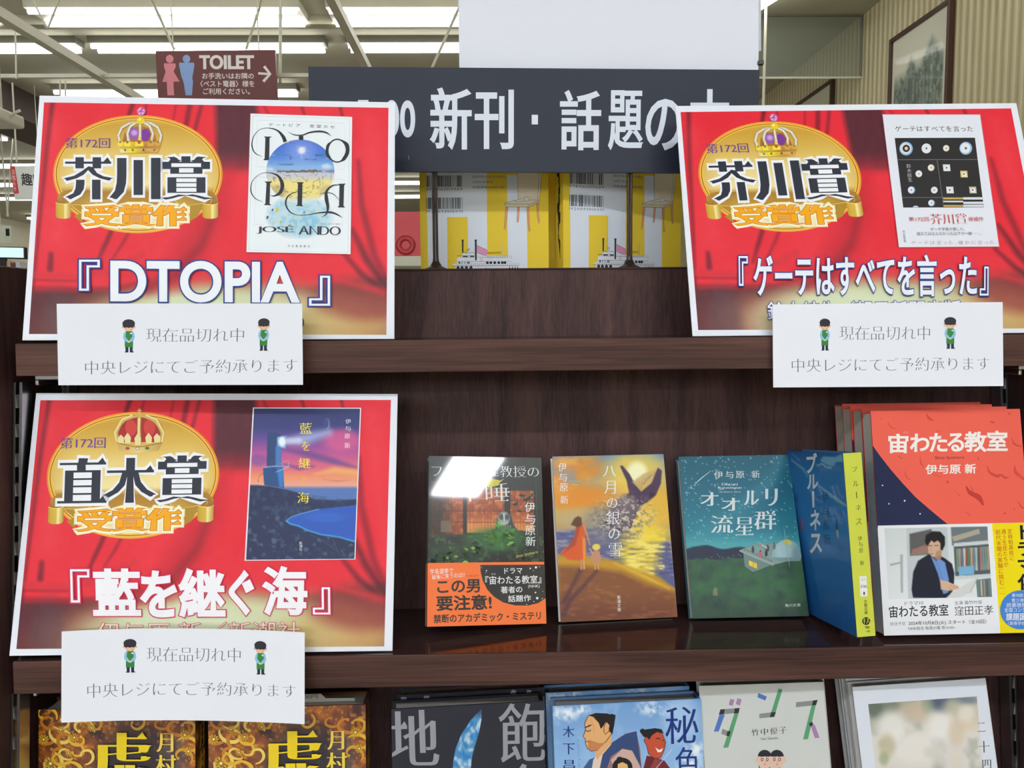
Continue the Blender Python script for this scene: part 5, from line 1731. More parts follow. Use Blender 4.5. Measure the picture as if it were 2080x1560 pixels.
# ---- paperback: whale leaping at sunset, woman and child on the beach
QB2 = [(1116.8, 927.7), (1337.6, 922), (1376.3, 1254), (1139.4, 1263.5)]
def whale_cover(a):
    a.f = K10
    q = [(1028, 103), (1848, 82), (1992, 1315), (1112, 1350)]
    def pic(X, Y):
        p = Paint(X, Y, (200, 160, 80))
        p.vgrad([(80, (92, 132, 186)), (260, (170, 160, 130)), (420, (214, 156, 70)), (560, (206, 170, 90)), (650, (180, 150, 110))])
        n = vnoise(X, Y * 1.8, 130, 3, 4)
        p.blob(1200, 200, 260, 90, (226, 142, 40), .85, .9, -.15)
        p.blob(1080, 250, 110, 160, (220, 150, 90), .6, .9)
        p.blob(1200, 400, 260, 90, (228, 140, 40), .8, .9)
        p.mix((Y < 640) * np.clip((n - .5) * 4, 0, 1) * .6, (236, 176, 80))
        p.mix((Y < 300) * np.clip((.45 - n) * 4, 0, 1) * .6, (110, 150, 190))
        p.blob(1760, 480, 200, 200, (236, 190, 60), .7, .9)
        p.blob(1300, 560, 240, 80, (180, 170, 150), .5, .9)
        p.blob(1650, 215, 210, 150, (250, 214, 80), .75, .9)
        p.blob(1655, 220, 74, 80, (255, 250, 200), 1, .8)
        # sea
        p.poly([(1050, 660), (1300, 640), (1900, 660), (1980, 1100), (1900, 1060), (1750, 960), (1400, 850), (1080, 830)], (92, 96, 140), 1, 20)
        w_ = vnoise(X * .35, Y * 1.6, 26, 7, 3)
        sea = ((Y > 650) & (Y < 1000)).astype(float)
        p.mix(sea * np.clip((w_ - .52) * 5, 0, 1) * .7, (170, 160, 170))
        p.blob(1690, 800, 150, 260, (246, 214, 70), .85, .8)
        p.mix(sea * (np.abs(X - 1690) < 190) * np.clip((w_ - .5) * 6, 0, 1) * .8, (255, 236, 130))
        p.mix(sea * np.clip((.42 - w_) * 5, 0, 1) * .6, (70, 70, 116))
        p.blob(1420, 630, 160, 160, (120, 116, 120), .55, .9)
        p.blob(1800, 690, 120, 60, (250, 216, 60), .8, .8)
        # sand
        p.poly([(1080, 840), (1250, 850), (1500, 880), (1700, 960), (1850, 1010), (1960, 1100), (2000, 1330), (1100, 1360)], (196, 146, 40), 1, 30)
        p.poly([(1080, 920), (1300, 925), (1560, 970), (1760, 1060), (1980, 1130), (2000, 1330), (1100, 1360)], (132, 82, 48), 1, 50)
        p.vgrad([(1150, (120, 72, 52)), (1350, (106, 58, 44))], np.clip((Y - 1100) / 160, 0, 1) * .8)
        p.line([(1500, 900), (1700, 985), (1920, 1095)], [8, 26, 10], (226, 184, 60), .8, 26)
        p.mix((Y > 950) * np.clip((vnoise(X, Y * 2.5, 60, 19, 3) - .55) * 4, 0, 1) * .35, (176, 116, 70))
        p.line([(1250, 955), (1190, 1080), (1130, 1200)], [34, 30, 40], (84, 50, 60), .75, 30)
        p.line([(1370, 960), (1290, 1060), (1180, 1180), (1130, 1290)], [24, 28, 36, 40], (84, 50, 60), .75, 26)
        # whale
        p.poly([(1528, 172), (1545, 166), (1600, 230), (1640, 300), (1690, 360), (1760, 300), (1800, 200), (1812, 182), (1840, 205), (1836, 300), (1800, 390), (1740, 440), (1680, 470), (1620, 640), (1540, 660), (1420, 600), (1500, 440), (1600, 370), (1580, 280)], (72, 50, 76), 1, 8)
        p.poly([(1620, 290), (1700, 230), (1800, 190), (1770, 290), (1690, 355)], (206, 176, 110), .85, 14)
        for k in range(9):
            p.line([(1628 + k * 20, 300 - k * 10), (1688 + k * 4, 350 - k * 8)], 3, (110, 84, 84), .6, 4)
        p.poly([(1440, 480), (1560, 380), (1640, 400), (1680, 470), (1600, 640), (1500, 640)], (128, 110, 110), .8, 30)
        for k in range(10):
            p.line([(1460 + k * 20, 470 + k * 6), (1540 + k * 12, 390 + k * 8)], 3, (206, 196, 180), .45, 4)
        sp = np.clip(1.25 - np.hypot((X - 1560) / 230, (Y - 560) / 160), 0, 1) * (vnoise(X, Y, 20, 23, 3) > .52)
        p.mix(sp * .75, (90, 84, 100))
        sp = np.clip(1.3 - np.hypot((X - 1580) / 240, (Y - 560) / 170), 0, 1) * (vnoise(X, Y, 14, 29, 3) > .6)
        p.mix(sp * .8, (232, 224, 200))
        p.blob(1768, 384, 14, 18, (40, 30, 50), .9, .4)
        # woman
        p.poly([(1215, 600), (1268, 600), (1282, 690), (1290, 790), (1292, 878), (1230, 880), (1150, 870), (1098, 816), (1170, 760), (1205, 690)], (214, 92, 40), 1, 6)
        p.poly([(1215, 610), (1240, 640), (1210, 760), (1120, 830), (1170, 750), (1204, 690)], (150, 60, 50), .7, 14)
        p.poly([(1262, 700), (1284, 720), (1290, 870), (1270, 876)], (244, 160, 60), .8, 12)
        p.poly([(1200, 560), (1225, 545), (1250, 556), (1256, 610), (1236, 630), (1200, 620), (1172, 610)], (96, 60, 40), 1, 8)
        p.line([(1268, 612), (1300, 700), (1318, 765)], [16, 11, 8], (206, 140, 100), 1, 4)
        p.line([(1256, 876), (1258, 944)], 14, (200, 140, 100), 1, 4); p.line([(1276, 876), (1278, 942)], 13, (216, 156, 110), 1, 4)
        # child
        p.poly([(1336, 820), (1360, 800), (1392, 810), (1404, 870), (1396, 900), (1330, 892), (1326, 850)], (196, 140, 110), 1, 6)
        p.blob(1366, 778, 30, 24, (240, 210, 90), 1, .35)
        p.line([(1340, 826), (1318, 790)], 9, (216, 160, 120), 1, 4)
        p.line([(1360, 900), (1362, 946)], 10, (206, 150, 110), 1, 4); p.line([(1384, 900), (1386, 944)], 10, (206, 150, 110), 1, 4)
        return p.R
    a.patch(q, 140, 200, pic)
    for ch, x, y in zip('伊与原新', (1072, 1078, 1086, 1092), (150, 226, 300, 392)):
        a.text(ch, (x, y, x + 60, y + 62), WH, (0.004, -0.008))
    a.text('Iyohara', (1156, 278, 1240, 294), (206, 186, 120), REG, res=2)
    a.text('Shin', (1178, 300, 1222, 316), (206, 186, 120), REG, res=2)
    for ch, x, y, w_, h_ in (('八', 1404, 168, 98, 84), ('月', 1416, 280, 84, 100), ('の', 1438, 410, 76, 76), ('銀', 1434, 508, 100, 104), ('の', 1456, 640, 80, 80), ('雪', 1460, 746, 96, 106)):
        a.text(ch, (x, y, x + w_, y + h_), (240, 240, 240), (0.0, -0.016))
    a.text('新潮文庫', [(1530, 1146), (1556, 1146), (1562, 1270), (1536, 1270)], (236, 232, 226), REG, vert=True)
book('paperback', 'paperback with a leaping whale, a woman in orange and a child on a sunset beach', QB2, .106, .151, .013, whale_cover, Zb=Z2, cover=(150, 120, 80), spine=(110, 140, 190), back=(230, 230, 228), m='satin')

# ---- paperback: teal night sky over a hilltop observatory
QB3 = [(1376.3, 927.7), (1600.6, 923.6), (1642.9, 1251.5), (1407.3, 1256)]
def sky_cover(a):
    a.f = K11
    q = [(135, 140), (968, 125), (1125, 1343), (250, 1360)]
    def pic(X, Y):
        p = Paint(X, Y, (30, 96, 116))
        p.vgrad([(130, (24, 88, 106)), (400, (30, 100, 122)), (700, (40, 122, 140)), (800, (76, 160, 168))])
        p.line([(930, 160), (860, 300), (620, 520), (260, 760)], [60, 80, 90, 90], (80, 150, 166), .4, 120)
        p.mix((Y < 800) * (vnoise(X, Y, 9, 2, 2) > .8) * .6, (200, 230, 236))
        hill = 850 - 44 * np.exp(-((X - 350) / 90) ** 2) - 30 * np.exp(-((X - 600) / 110) ** 2) - 20 * np.exp(-((X - 240) / 60) ** 2)
        p.mix(np.clip((Y - hill) / 8, 0, 1), (38, 46, 66))
        tree = 905 + 46 * (vnoise(X, Y * 0, 70, 5, 3) - .5) - 10 * np.exp(-((X - 1000) / 80) ** 2)
        p.mix(np.clip((Y - tree) / 10, 0, 1), (52, 84, 66))
        f = np.clip((Y - tree) / 10, 0, 1)
        n = vnoise(X, Y, 70, 8, 4)
        p.mix(f * np.clip((n - .48) * 4, 0, 1) * .6, (62, 104, 66))
        p.mix(f * np.clip((.46 - n) * 4, 0, 1) * .7, (42, 62, 58))
        for cx, cy in ((380, 1130), (690, 1160), (960, 1110), (560, 1010)):
            p.blob(cx, cy, 110, 50, (58, 108, 66), .55, .9)
        for pts in ([(350, 1250), (370, 1190), (340, 1150)], [(560, 1290), (570, 1220), (540, 1180)], [(570, 1220), (600, 1180)], [(940, 1250), (960, 1190)], [(900, 1200), (930, 1250)]):
            p.line(pts, 4, (96, 84, 62), .7, 5)
        p.mix(np.clip((Y - 1180) / 180, 0, 1) * .5, (40, 50, 48))
        return p.R
    a.patch(q, 110, 160, pic)
    # observatory building
    a.poly([(598, 850), (700, 806), (860, 790), (1010, 880), (1070, 905), (850, 960)], (136, 156, 150))
    a.poly([(598, 850), (850, 955), (800, 975), (740, 1000), (700, 1012), (640, 970), (628, 868)], (112, 134, 130))
    a.poly([(598, 846), (856, 950), (854, 966), (600, 858)], (150, 170, 164))
    a.polys([[(670, 925), (700, 936), (702, 974), (672, 962)], [(706, 938), (732, 950), (732, 988), (706, 978)]], (244, 206, 50))
    def dome(x, y):
        return Paint(x, y, (150, 182, 186)).blob(930, 850, 60, 70, (176, 206, 206), .8, .8).blob(1040, 880, 40, 70, (120, 152, 160), .8, .8).R
    a.disk(955, 905, 112, 136, dome, 40, 8, a0=180, a1=360)
    a.poly([(843, 904), (1066, 904), (1060, 930), (900, 935)], (126, 152, 150))
    a.poly([(928, 772), (960, 766), (996, 796), (990, 810), (946, 800)], (240, 204, 60))
    for x in range(640, 860, 22):
        a.line(x, 832 + (x - 640) * .42, x, 858 + (x - 640) * .42, 2, (60, 80, 84))
    a.line(620, 832, 850, 935, 2.5, (60, 80, 84))
    a.line(660, 822, 860, 795, 2, (80, 104, 104))
    for x, y, c in ((700, 838, (52, 72, 90)), (756, 872, (206, 90, 110)), (812, 828, (60, 80, 84)), (800, 866, (50, 62, 66)), (860, 812, (96, 110, 112))):
        a.disk(x, y - 16, 5, 6, (60, 50, 50), 8)
        a.poly([(x - 9, y - 10), (x + 9, y - 10), (x + 11, y + 12), (x + 6, y + 30), (x - 6, y + 30), (x - 10, y + 12)], c)
    a.stroke([(764, 806), (808, 834)], 7, (200, 214, 214), False)
    a.stroke([(790, 835), (812, 880)], 4, (40, 50, 54), False)
    a.poly([(402, 1150), (410, 1128), (432, 1130), (438, 1190), (402, 1186)], (120, 116, 92))
    a.dots([(390, 900), (434, 880), (450, 896), (514, 903), (555, 890), (590, 882), (608, 888), (470, 902)], 2.6, (226, 226, 190), 6)
    a.dots([(562, 216), (784, 316), (830, 318), (868, 315), (760, 346), (910, 338), (936, 306), (590, 490), (180, 250), (850, 190), (300, 700), (420, 650), (700, 560)], 2.6, (226, 240, 240), 6)
    a.stroke([(248, 362), (300, 310), (378, 248)], [2, 6, 2], (216, 230, 230))
    a.dots([(232, 378, 5)], 4, WH)
    Wt = (220, 228, 226)
    a.text('伊与原', [(400, 252), (630, 248), (634, 304), (404, 308)], Wt, (0.006, -0.004), gap=.28)
    a.text('新', [(686, 248), (746, 246), (750, 302), (690, 304)], Wt, (0.006, -0.004))
    a.text('Ohruri', (460, 340, 580, 360), Wt, (0.02, -0.005), res=2, gap=.1)
    a.text('Ryuseigun', (434, 368, 612, 388), Wt, (0.02, -0.005), res=2, gap=.08)
    a.text('Iyohara Shin', (446, 402, 606, 416), Wt, REG, res=2)
    for ch, b in zip('オオルリ', ((306, 410, 430, 514), (466, 452, 594, 552), (632, 396, 740, 510), (794, 382, 880, 516))):
        a.text(ch, b, Wt, (0.03, -0.012))
    for ch, b in zip('流星群', ((382, 582, 546, 722), (566, 598, 700, 738), (708, 548, 872, 696))):
        a.text(ch, b, Wt, (0.018, -0.018))
    a.text('角川文庫', [(942, 1252), (1058, 1248), (1060, 1272), (944, 1276)], Wt, REG, gap=.15)
    a.stroke([(930, 670), (944, 760), (960, 880), (978, 980)], [1, 6, 6, 1], (150, 186, 190))
book('paperback', 'teal paperback with a night sky above a hilltop observatory', QB3, .106, .149, .015, sky_cover, Zb=Z2, cover=(30, 90, 104), spine=(40, 80, 90), back=(40, 80, 90), m='satin')

# ---- blue paperback standing with its lime spine to the viewer
QB4 = [(1593.9, 912.9), (1715.5, 921.8), (1737, 1293), (1626, 1237)]
QS4 = [(1715.5, 921.8), (1753.2, 921), (1776, 1291), (1737, 1293)]
BLUE = (40, 110, 180)
def blueness_cover(a):
    a.f = K11
    q = [(943, 85), (1395, 118), (1475, 1497), (1060, 1290)]
    def pic(X, Y):
        p = Paint(X, Y, (36, 104, 172))
        p.vgrad([(90, (34, 84, 146)), (300, (40, 110, 176)), (800, (38, 108, 178)), (1400, (34, 92, 160))])
        p.poly([(1210, 180), (1240, 140), (1330, 150), (1390, 120), (1400, 190), (1340, 190), (1320, 230), (1270, 215)], (124, 180, 208), .9, 8)
        p.line([(1190, 220), (1230, 205), (1260, 235), (1300, 240)], 14, (150, 196, 216), .9, 8)
        p.line([(985, 170), (1080, 250), (1120, 320)], [16, 20, 8], (130, 180, 206), .7, 12)
        p.line([(985, 110), (1050, 180)], [6, 12], (120, 170, 200), .6, 10)
        p.line([(1195, 380), (1300, 470), (1415, 550)], [8, 26, 14], (136, 180, 200), .85, 10)
        p.line([(1330, 510), (1420, 555)], 8, (206, 186, 110), .7, 6)
        p.mix(np.clip((vnoise(X, Y, 120, 4, 3) - .5) * 3, 0, 1) * .3, (60, 130, 196))
        p.poly([(1330, 660), (1348, 680), (1352, 740), (1340, 790), (1332, 730)], (40, 46, 50), .9, 6)
        p.poly([(1340, 740), (1350, 745), (1348, 800), (1342, 790)], (200, 190, 140), .9, 5)
        p.poly([(1070, 640), (1080, 660), (1084, 740), (1074, 740)], (206, 70, 70), .9, 6)
        p.poly([(1026, 430), (1036, 460), (1040, 520), (1028, 500)], (40, 50, 60), .8, 6)
        return p.R
    a.patch(q, 40, 130, pic)
    for ch, b in zip('ブルーネス', ([(1106, 120), (1184, 116), (1176, 280), (1104, 282)], [(1112, 300), (1194, 298), (1196, 410), (1114, 412)], [(1150, 432), (1166, 432), (1170, 560), (1154, 560)],
                                [(1140, 595), (1210, 580), (1216, 730), (1142, 735)], [(1142, 770), (1222, 768), (1226, 900), (1144, 905)])):
        if ch == 'ー':
            a.poly(b, (224, 230, 236))
        else:
            a.text(ch, b, (224, 230, 236), (0.03, 0.03))
    for ch, y in zip('伊与原新', (440, 560, 660, 770)):
        a.text(ch, [(1226 + (y - 440) * .04, y), (1276 + (y - 440) * .04, y), (1280 + (y - 440) * .04, y + 80), (1230 + (y - 440) * .04, y + 80)], (20, 50, 92), REG)
LIME = (206, 212, 74)
def blueness_spine(a):
    a.f = K11
    a.patch([(1395, 118), (1535, 115), (1620, 1490), (1475, 1497)], 6, 60, lambda X, Y: Paint(X, Y, LIME).R)
    B = (46, 60, 30)
    for ch, x, y in zip('ブルーネス', (1460, 1466, 1486, 1482, 1484), (216, 322, 404, 500, 604)):
        if ch == 'ー':
            a.stroke([(1491, 404), (1494, 452)], 6, B, False)
        else:
            a.text(ch, (x, y, x + 44, y + 42), B, (0.0, -0.012))
    for ch, x, y in zip('伊与原新', (1496, 1500, 1502, 1508), (734, 778, 824, 916)):
        a.text(ch, (x, y, x + 32, y + 36), B, (0.0, -0.008))
    a.poly([(1500, 1034), (1556, 1034), (1562, 1188), (1506, 1188)], (238, 238, 236))
    a.text('い', (1518, 1050, 1544, 1068), (60, 60, 60), REG, res=2)
    a.text('106', (1512, 1098, 1558, 1124), (60, 60, 60), (0.01, -0.02), res=2)
    a.text('1', (1530, 1152, 1540, 1176), (60, 60, 60), (0.01, -0.02), res=2)
    a.text('文春文庫', [(1530, 1212), (1558, 1212), (1562, 1324), (1534, 1324)], B, REG, vert=True, res=2)
    a.disk(1547, 1375, 32, 30, (36, 40, 30), 20)
    for pts in ([(1524, 1362), (1540, 1362)], [(1532, 1352), (1532, 1395)], [(1522, 1376), (1541, 1374)], [(1552, 1360), (1572, 1358)], [(1562, 1350), (1560, 1372), (1550, 1394)], [(1562, 1372), (1574, 1392)]):
        a.stroke(pts, 4, LIME, False)
    a.text('980', (1536, 1412, 1572, 1434), B, (0.008, -0.01), res=2)
    a.text('+税', (1540, 1444, 1576, 1462), B, REG, res=2)
book('paperback', 'blue paperback turned to show its lime green spine', QB4, .105, .150, .0158, blueness_cover, Zb=Z2, cover=BLUE, spine=LIME, back=(60, 120, 180), m='gloss', spine_quad=QS4, draw_spine=blueness_spine)

# ---- coral hardcovers, one in front of three more
QCO = [(1767.2, 835), (2072.6, 830.3), (2106, 1285.5), (1797.6, 1290.2)]
CORAL, NV = (238, 100, 84), (36, 42, 74)
def coral_cover(a):
    a.f = K12
    a.poly([(272, 47), (1225, 32), (1330, 1452), (367, 1467)], CORAL)
    arc = [(283, 268), (330, 330), (400, 420), (480, 512), (560, 598), (640, 668), (720, 735), (790, 790), (790, 1000), (335, 1000), (316, 740)]
    a.poly(arc, NV)
    D, D2 = (206, 76, 62), (190, 62, 52)
    for pts, w in (([(625, 65), (645, 95), (676, 110)], [4, 20, 3]), ([(380, 115), (400, 150), (436, 165)], [2, 7, 2]), ([(588, 340), (592, 380), (620, 420)], [2, 9, 2]), ([(440, 330), (470, 352)], [2, 8]),
                   ([(1015, 395), (1030, 440), (1080, 465), (1100, 455), (1130, 475), (1155, 470)], [3, 16, 20, 12, 16, 2]), ([(1170, 215), (1190, 260), (1236, 276)], [2, 12, 5]),
                   ([(1190, 395), (1196, 440), (1250, 485)], [4, 22, 16]), ([(490, 430), (500, 470), (530, 490)], [2, 6, 2]), ([(880, 530), (905, 570), (960, 600), (990, 650)], [8, 26, 36, 12]),
                   ([(905, 525), (925, 560)], [2, 8]), ([(1205, 620), (1230, 660), (1256, 670)], [2, 10, 8]), ([(690, 170), (720, 184)], [4, 3]), ([(1030, 112), (1060, 122)], [3, 8]), ([(810, 560), (840, 590)], [2, 4]),
                   ([(870, 690), (910, 716)], [2, 6]), ([(660, 450), (720, 470)], [2, 4]), ([(330, 90), (345, 100)], [2, 4]), ([(955, 340), (960, 360)], [2, 8])):
        a.stroke(pts, w, D2 if max(w) > 25 else D)
    a.dots([(762, 502, 9), (1125, 702, 7), (1155, 64, 7), (1185, 676, 5)], 6, D)
    a.dots([(349, 523, 5), (391, 640, 5), (490, 621, 6), (588, 704, 5)], 5, (236, 236, 240), 8)
    W_ = (250, 244, 238)
    for ch, b in zip('宙わたる教室', ((388, 196, 508, 314), (526, 196, 642, 306), (650, 192, 756, 306), (764, 192, 862, 304), (872, 182, 1006, 306), (1016, 176, 1140, 300))):
        a.text(ch, b, W_, (0.03, 0.026))
    a.text('そら', (478, 176, 510, 194), (250, 180, 160), REG, res=2)
    a.text('Shin Iyohara', [(680, 338), (868, 334), (868, 358), (680, 362)], (60, 46, 60), LIGHT)
    a.text('伊与原 新', [(620, 392), (940, 386), (942, 446), (624, 452)], W_, (0.022, 0.018))
def coral_band(a):
    a.f = K12
    a.poly([(319, 778), (1284, 760), (1332, 1452), (367, 1467)], (240, 240, 244))
    a.poly([(1042, 766), (1284, 760), (1332, 1452), (1094, 1456)], (246, 222, 20))
    q = [(362, 796), (1014, 784), (1042, 1228), (392, 1240)]
    def pic(X, Y):
        p = Paint(X, Y, (206, 212, 214))
        p.vgrad([(790, (214, 218, 218)), (1000, (222, 226, 226)), (1230, (230, 234, 234))])
        p.poly([(500, 790), (770, 785), (800, 1240), (515, 1240)], (196, 202, 206), 1, 6)
        p.poly([(520, 830), (660, 800), (660, 960), (525, 970)], (92, 92, 92), 1, 8)
        p.poly([(540, 930), (620, 900), (660, 930), (660, 955), (530, 968)], (150, 120, 110), .9, 8)
        p.line([(545, 930), (650, 905)], 6, (200, 90, 80), .8, 5)
        p.poly([(780, 786), (1014, 784), (1018, 900), (790, 905)], (106, 116, 120), 1, 6)
        p.poly([(790, 850), (960, 800), (965, 830), (800, 880)], (196, 184, 160), .9, 6)
        for k in range(4):
            p.line([(795, 856 + k * 8), (955, 810 + k * 8)], 2.5, (120, 110, 96), .6, 3)
        p.poly([(800, 905), (1028, 890), (1034, 1090), (810, 1100)], (80, 90, 96), 1, 6)
        cs = ((120, 150, 130), (180, 150, 130), (96, 120, 150), (206, 200, 180), (150, 84, 80), (90, 130, 110), (196, 170, 110), (120, 130, 160), (170, 196, 190), (90, 90, 100), (186, 120, 96), (110, 150, 160))
        for k in range(14):
            p.poly([(815 + k * 15, 925 - k), (828 + k * 15, 924 - k), (832 + k * 15, 1070 - k), (819 + k * 15, 1071 - k)], cs[k % 12], .95, 3)
        p.poly([(830, 1040), (925, 1032), (930, 1085), (835, 1095)], (120, 176, 214), 1, 4)
        p.poly([(800, 890), (1028, 872), (1030, 896), (803, 912)], (206, 212, 214), 1, 4)
        p.poly([(805, 1098), (1036, 1082), (1038, 1104), (808, 1120)], (206, 212, 214), 1, 4)
        p.poly([(940, 1120), (1040, 1110), (1044, 1232), (950, 1232)], (96, 110, 120), 1, 5)
        for k in range(5):
            p.line([(955 + k * 18, 1125), (960 + k * 18, 1220)], 8, cs[(k * 3) % 12], .9, 4)
        p.line([(770, 785), (790, 1235)], 22, (216, 220, 222), 1, 6)
        p.poly([(400, 1020), (470, 1005), (470, 1015), (400, 1032)], (150, 156, 158), .9, 4)
        p.poly([(462, 960), (480, 960), (482, 1200), (468, 1200)], (160, 166, 168), .8, 6)
        # man in a dark jacket turning his head, holding an open folder
        p.poly([(640, 960), (575, 1000), (545, 1070), (535, 1180), (545, 1232), (760, 1236), (800, 1180), (805, 1080), (790, 1020), (745, 985), (700, 960)], (36, 38, 52), 1, 5)
        p.poly([(655, 970), (690, 1000), (715, 990), (745, 1010), (770, 1120), (765, 1200), (735, 1210), (700, 1080)], (110, 146, 206), 1, 5)
        p.line([(680, 985), (720, 1080), (745, 1180)], 3, (80, 116, 180), .8, 4)
        p.poly([(636, 890), (640, 950), (668, 978), (700, 975), (728, 930), (732, 870), (640, 860)], (206, 170, 146), 1, 5)
        p.poly([(690, 940), (726, 930), (722, 985), (700, 1000), (680, 985)], (180, 140, 116), .9, 6)
        p.poly([(618, 880), (625, 838), (665, 814), (715, 816), (745, 850), (746, 900), (730, 935), (716, 930), (716, 890), (700, 872), (676, 886), (660, 872), (646, 890), (640, 906), (630, 900)], (34, 32, 34), 1, 5)
        p.line([(642, 908), (664, 904)], 4, (50, 40, 40), .8, 3); p.line([(680, 904), (704, 906)], 4, (50, 40, 40), .8, 3)
        p.line([(660, 915), (654, 935), (664, 938)], 3, (170, 130, 106), .9, 3)
        p.line([(652, 956), (672, 956)], 4, (170, 96, 90), .9, 3)
        p.poly([(715, 1120), (760, 1130), (830, 1160), (836, 1176), (770, 1190), (720, 1180)], (214, 176, 150), 1, 5)
        for k in range(4):
            p.line([(770, 1150 + k * 9), (832, 1164 + k * 6)], 2, (176, 134, 110), .7, 3)
        p.poly([(750, 1236), (790, 1200), (945, 1108), (948, 1120), (905, 1200), (830, 1236)], (216, 218, 216), 1, 4)
        p.line([(905, 1200), (948, 1112)], 4, (150, 150, 150), .9, 4)
        return p.R
    a.patch(q, 130, 90, pic)
    B = (50, 50, 52)
    a.text('ドラマ10', [(492, 1256), (608, 1252), (609, 1276), (493, 1280)], (90, 96, 100), REG, res=2)
    a.text('宙わたる教室', [(394, 1284), (764, 1272), (768, 1344), (398, 1356)], B, (0.014, 0.012))
    a.text('主演 藤竹叶役', [(804, 1254), (978, 1248), (980, 1272), (806, 1278)], (80, 84, 90), REG, res=2)
    a.text('窪田正孝', [(806, 1286), (1046, 1278), (1050, 1338), (808, 1346)], B, (0.004, -0.004))
    a.text('放送予定', [(400, 1384), (498, 1380), (500, 1402), (402, 1406)], (120, 140, 140), REG, res=2)
    a.text('2024年10月8日(火) スタート〈全10回〉', [(516, 1378), (1006, 1368), (1008, 1398), (518, 1408)], (60, 64, 66), (0.008, 0.008), res=2)
    a.text('NHK総合 毎週火曜 夜10:00~', [(516, 1412), (812, 1406), (814, 1428), (518, 1434)], (70, 74, 76), REG, res=2)
    R = (196, 96, 30)
    for s, x0, y0, x1, y1 in (('定時制高校に', 1140, 800, 1168, 1000), ('通う生徒たちが', 1100, 802, 1130, 1040), ('前代未聞の実験に挑む──', 1062, 804, 1096, 1210)):
        d = (y1 - y0) * .07
        a.text(s, [(x0, y0), (x1, y0), (x1 + d, y1), (x0 + d, y1)], R, (0.004, 0.004), vert=True, res=2)
    a.text('ドラマ化', [(1192, 780), (1300, 776), (1322, 1180), (1208, 1186)], (30, 30, 34), (0.03, 0.026), vert=True)
    a.disk(1220, 1310, 128, 122, (70, 130, 206), 48)
    for s, b in (('第70回', (1166, 1208, 1236, 1230)), ('青少年', (1164, 1238, 1244, 1264)), ('読書感想文', (1132, 1266, 1290, 1294)), ('全国コンクール', (1118, 1296, 1310, 1324)), ('課題図書', (1130, 1330, 1296, 1376)), ('〈高等学校の部〉', (1140, 1382, 1310, 1406))):
        a.text(s, b, WH, (0.016, 0.016) if s == '課題図書' else REG, res=2)
bk, mwc, wc, hc_, Tc = book('hardcover', 'front coral hardcover with navy corner and a white and yellow paper band', QCO,   .130, .188, .0172, coral_cover, Zb=Z2, depth=.0172 * 3 + .005, th=.0012, cover=CORAL, spine=CORAL, back=CORAL,
                            m='matte', pg='pages', group='coral hardcovers lined up', band=(.474, (240, 240, 244), coral_band), inset=.0002)
for k, lab in enumerate(('coral hardcover directly behind the front coral one', 'coral hardcover third from the front of its line', 'rearmost coral hardcover of the line, touching the back')):
    copy_book(bk, -(Tc + .0012) * (k + 1), lab, dx=(.0004, -.0008, .0003)[k])

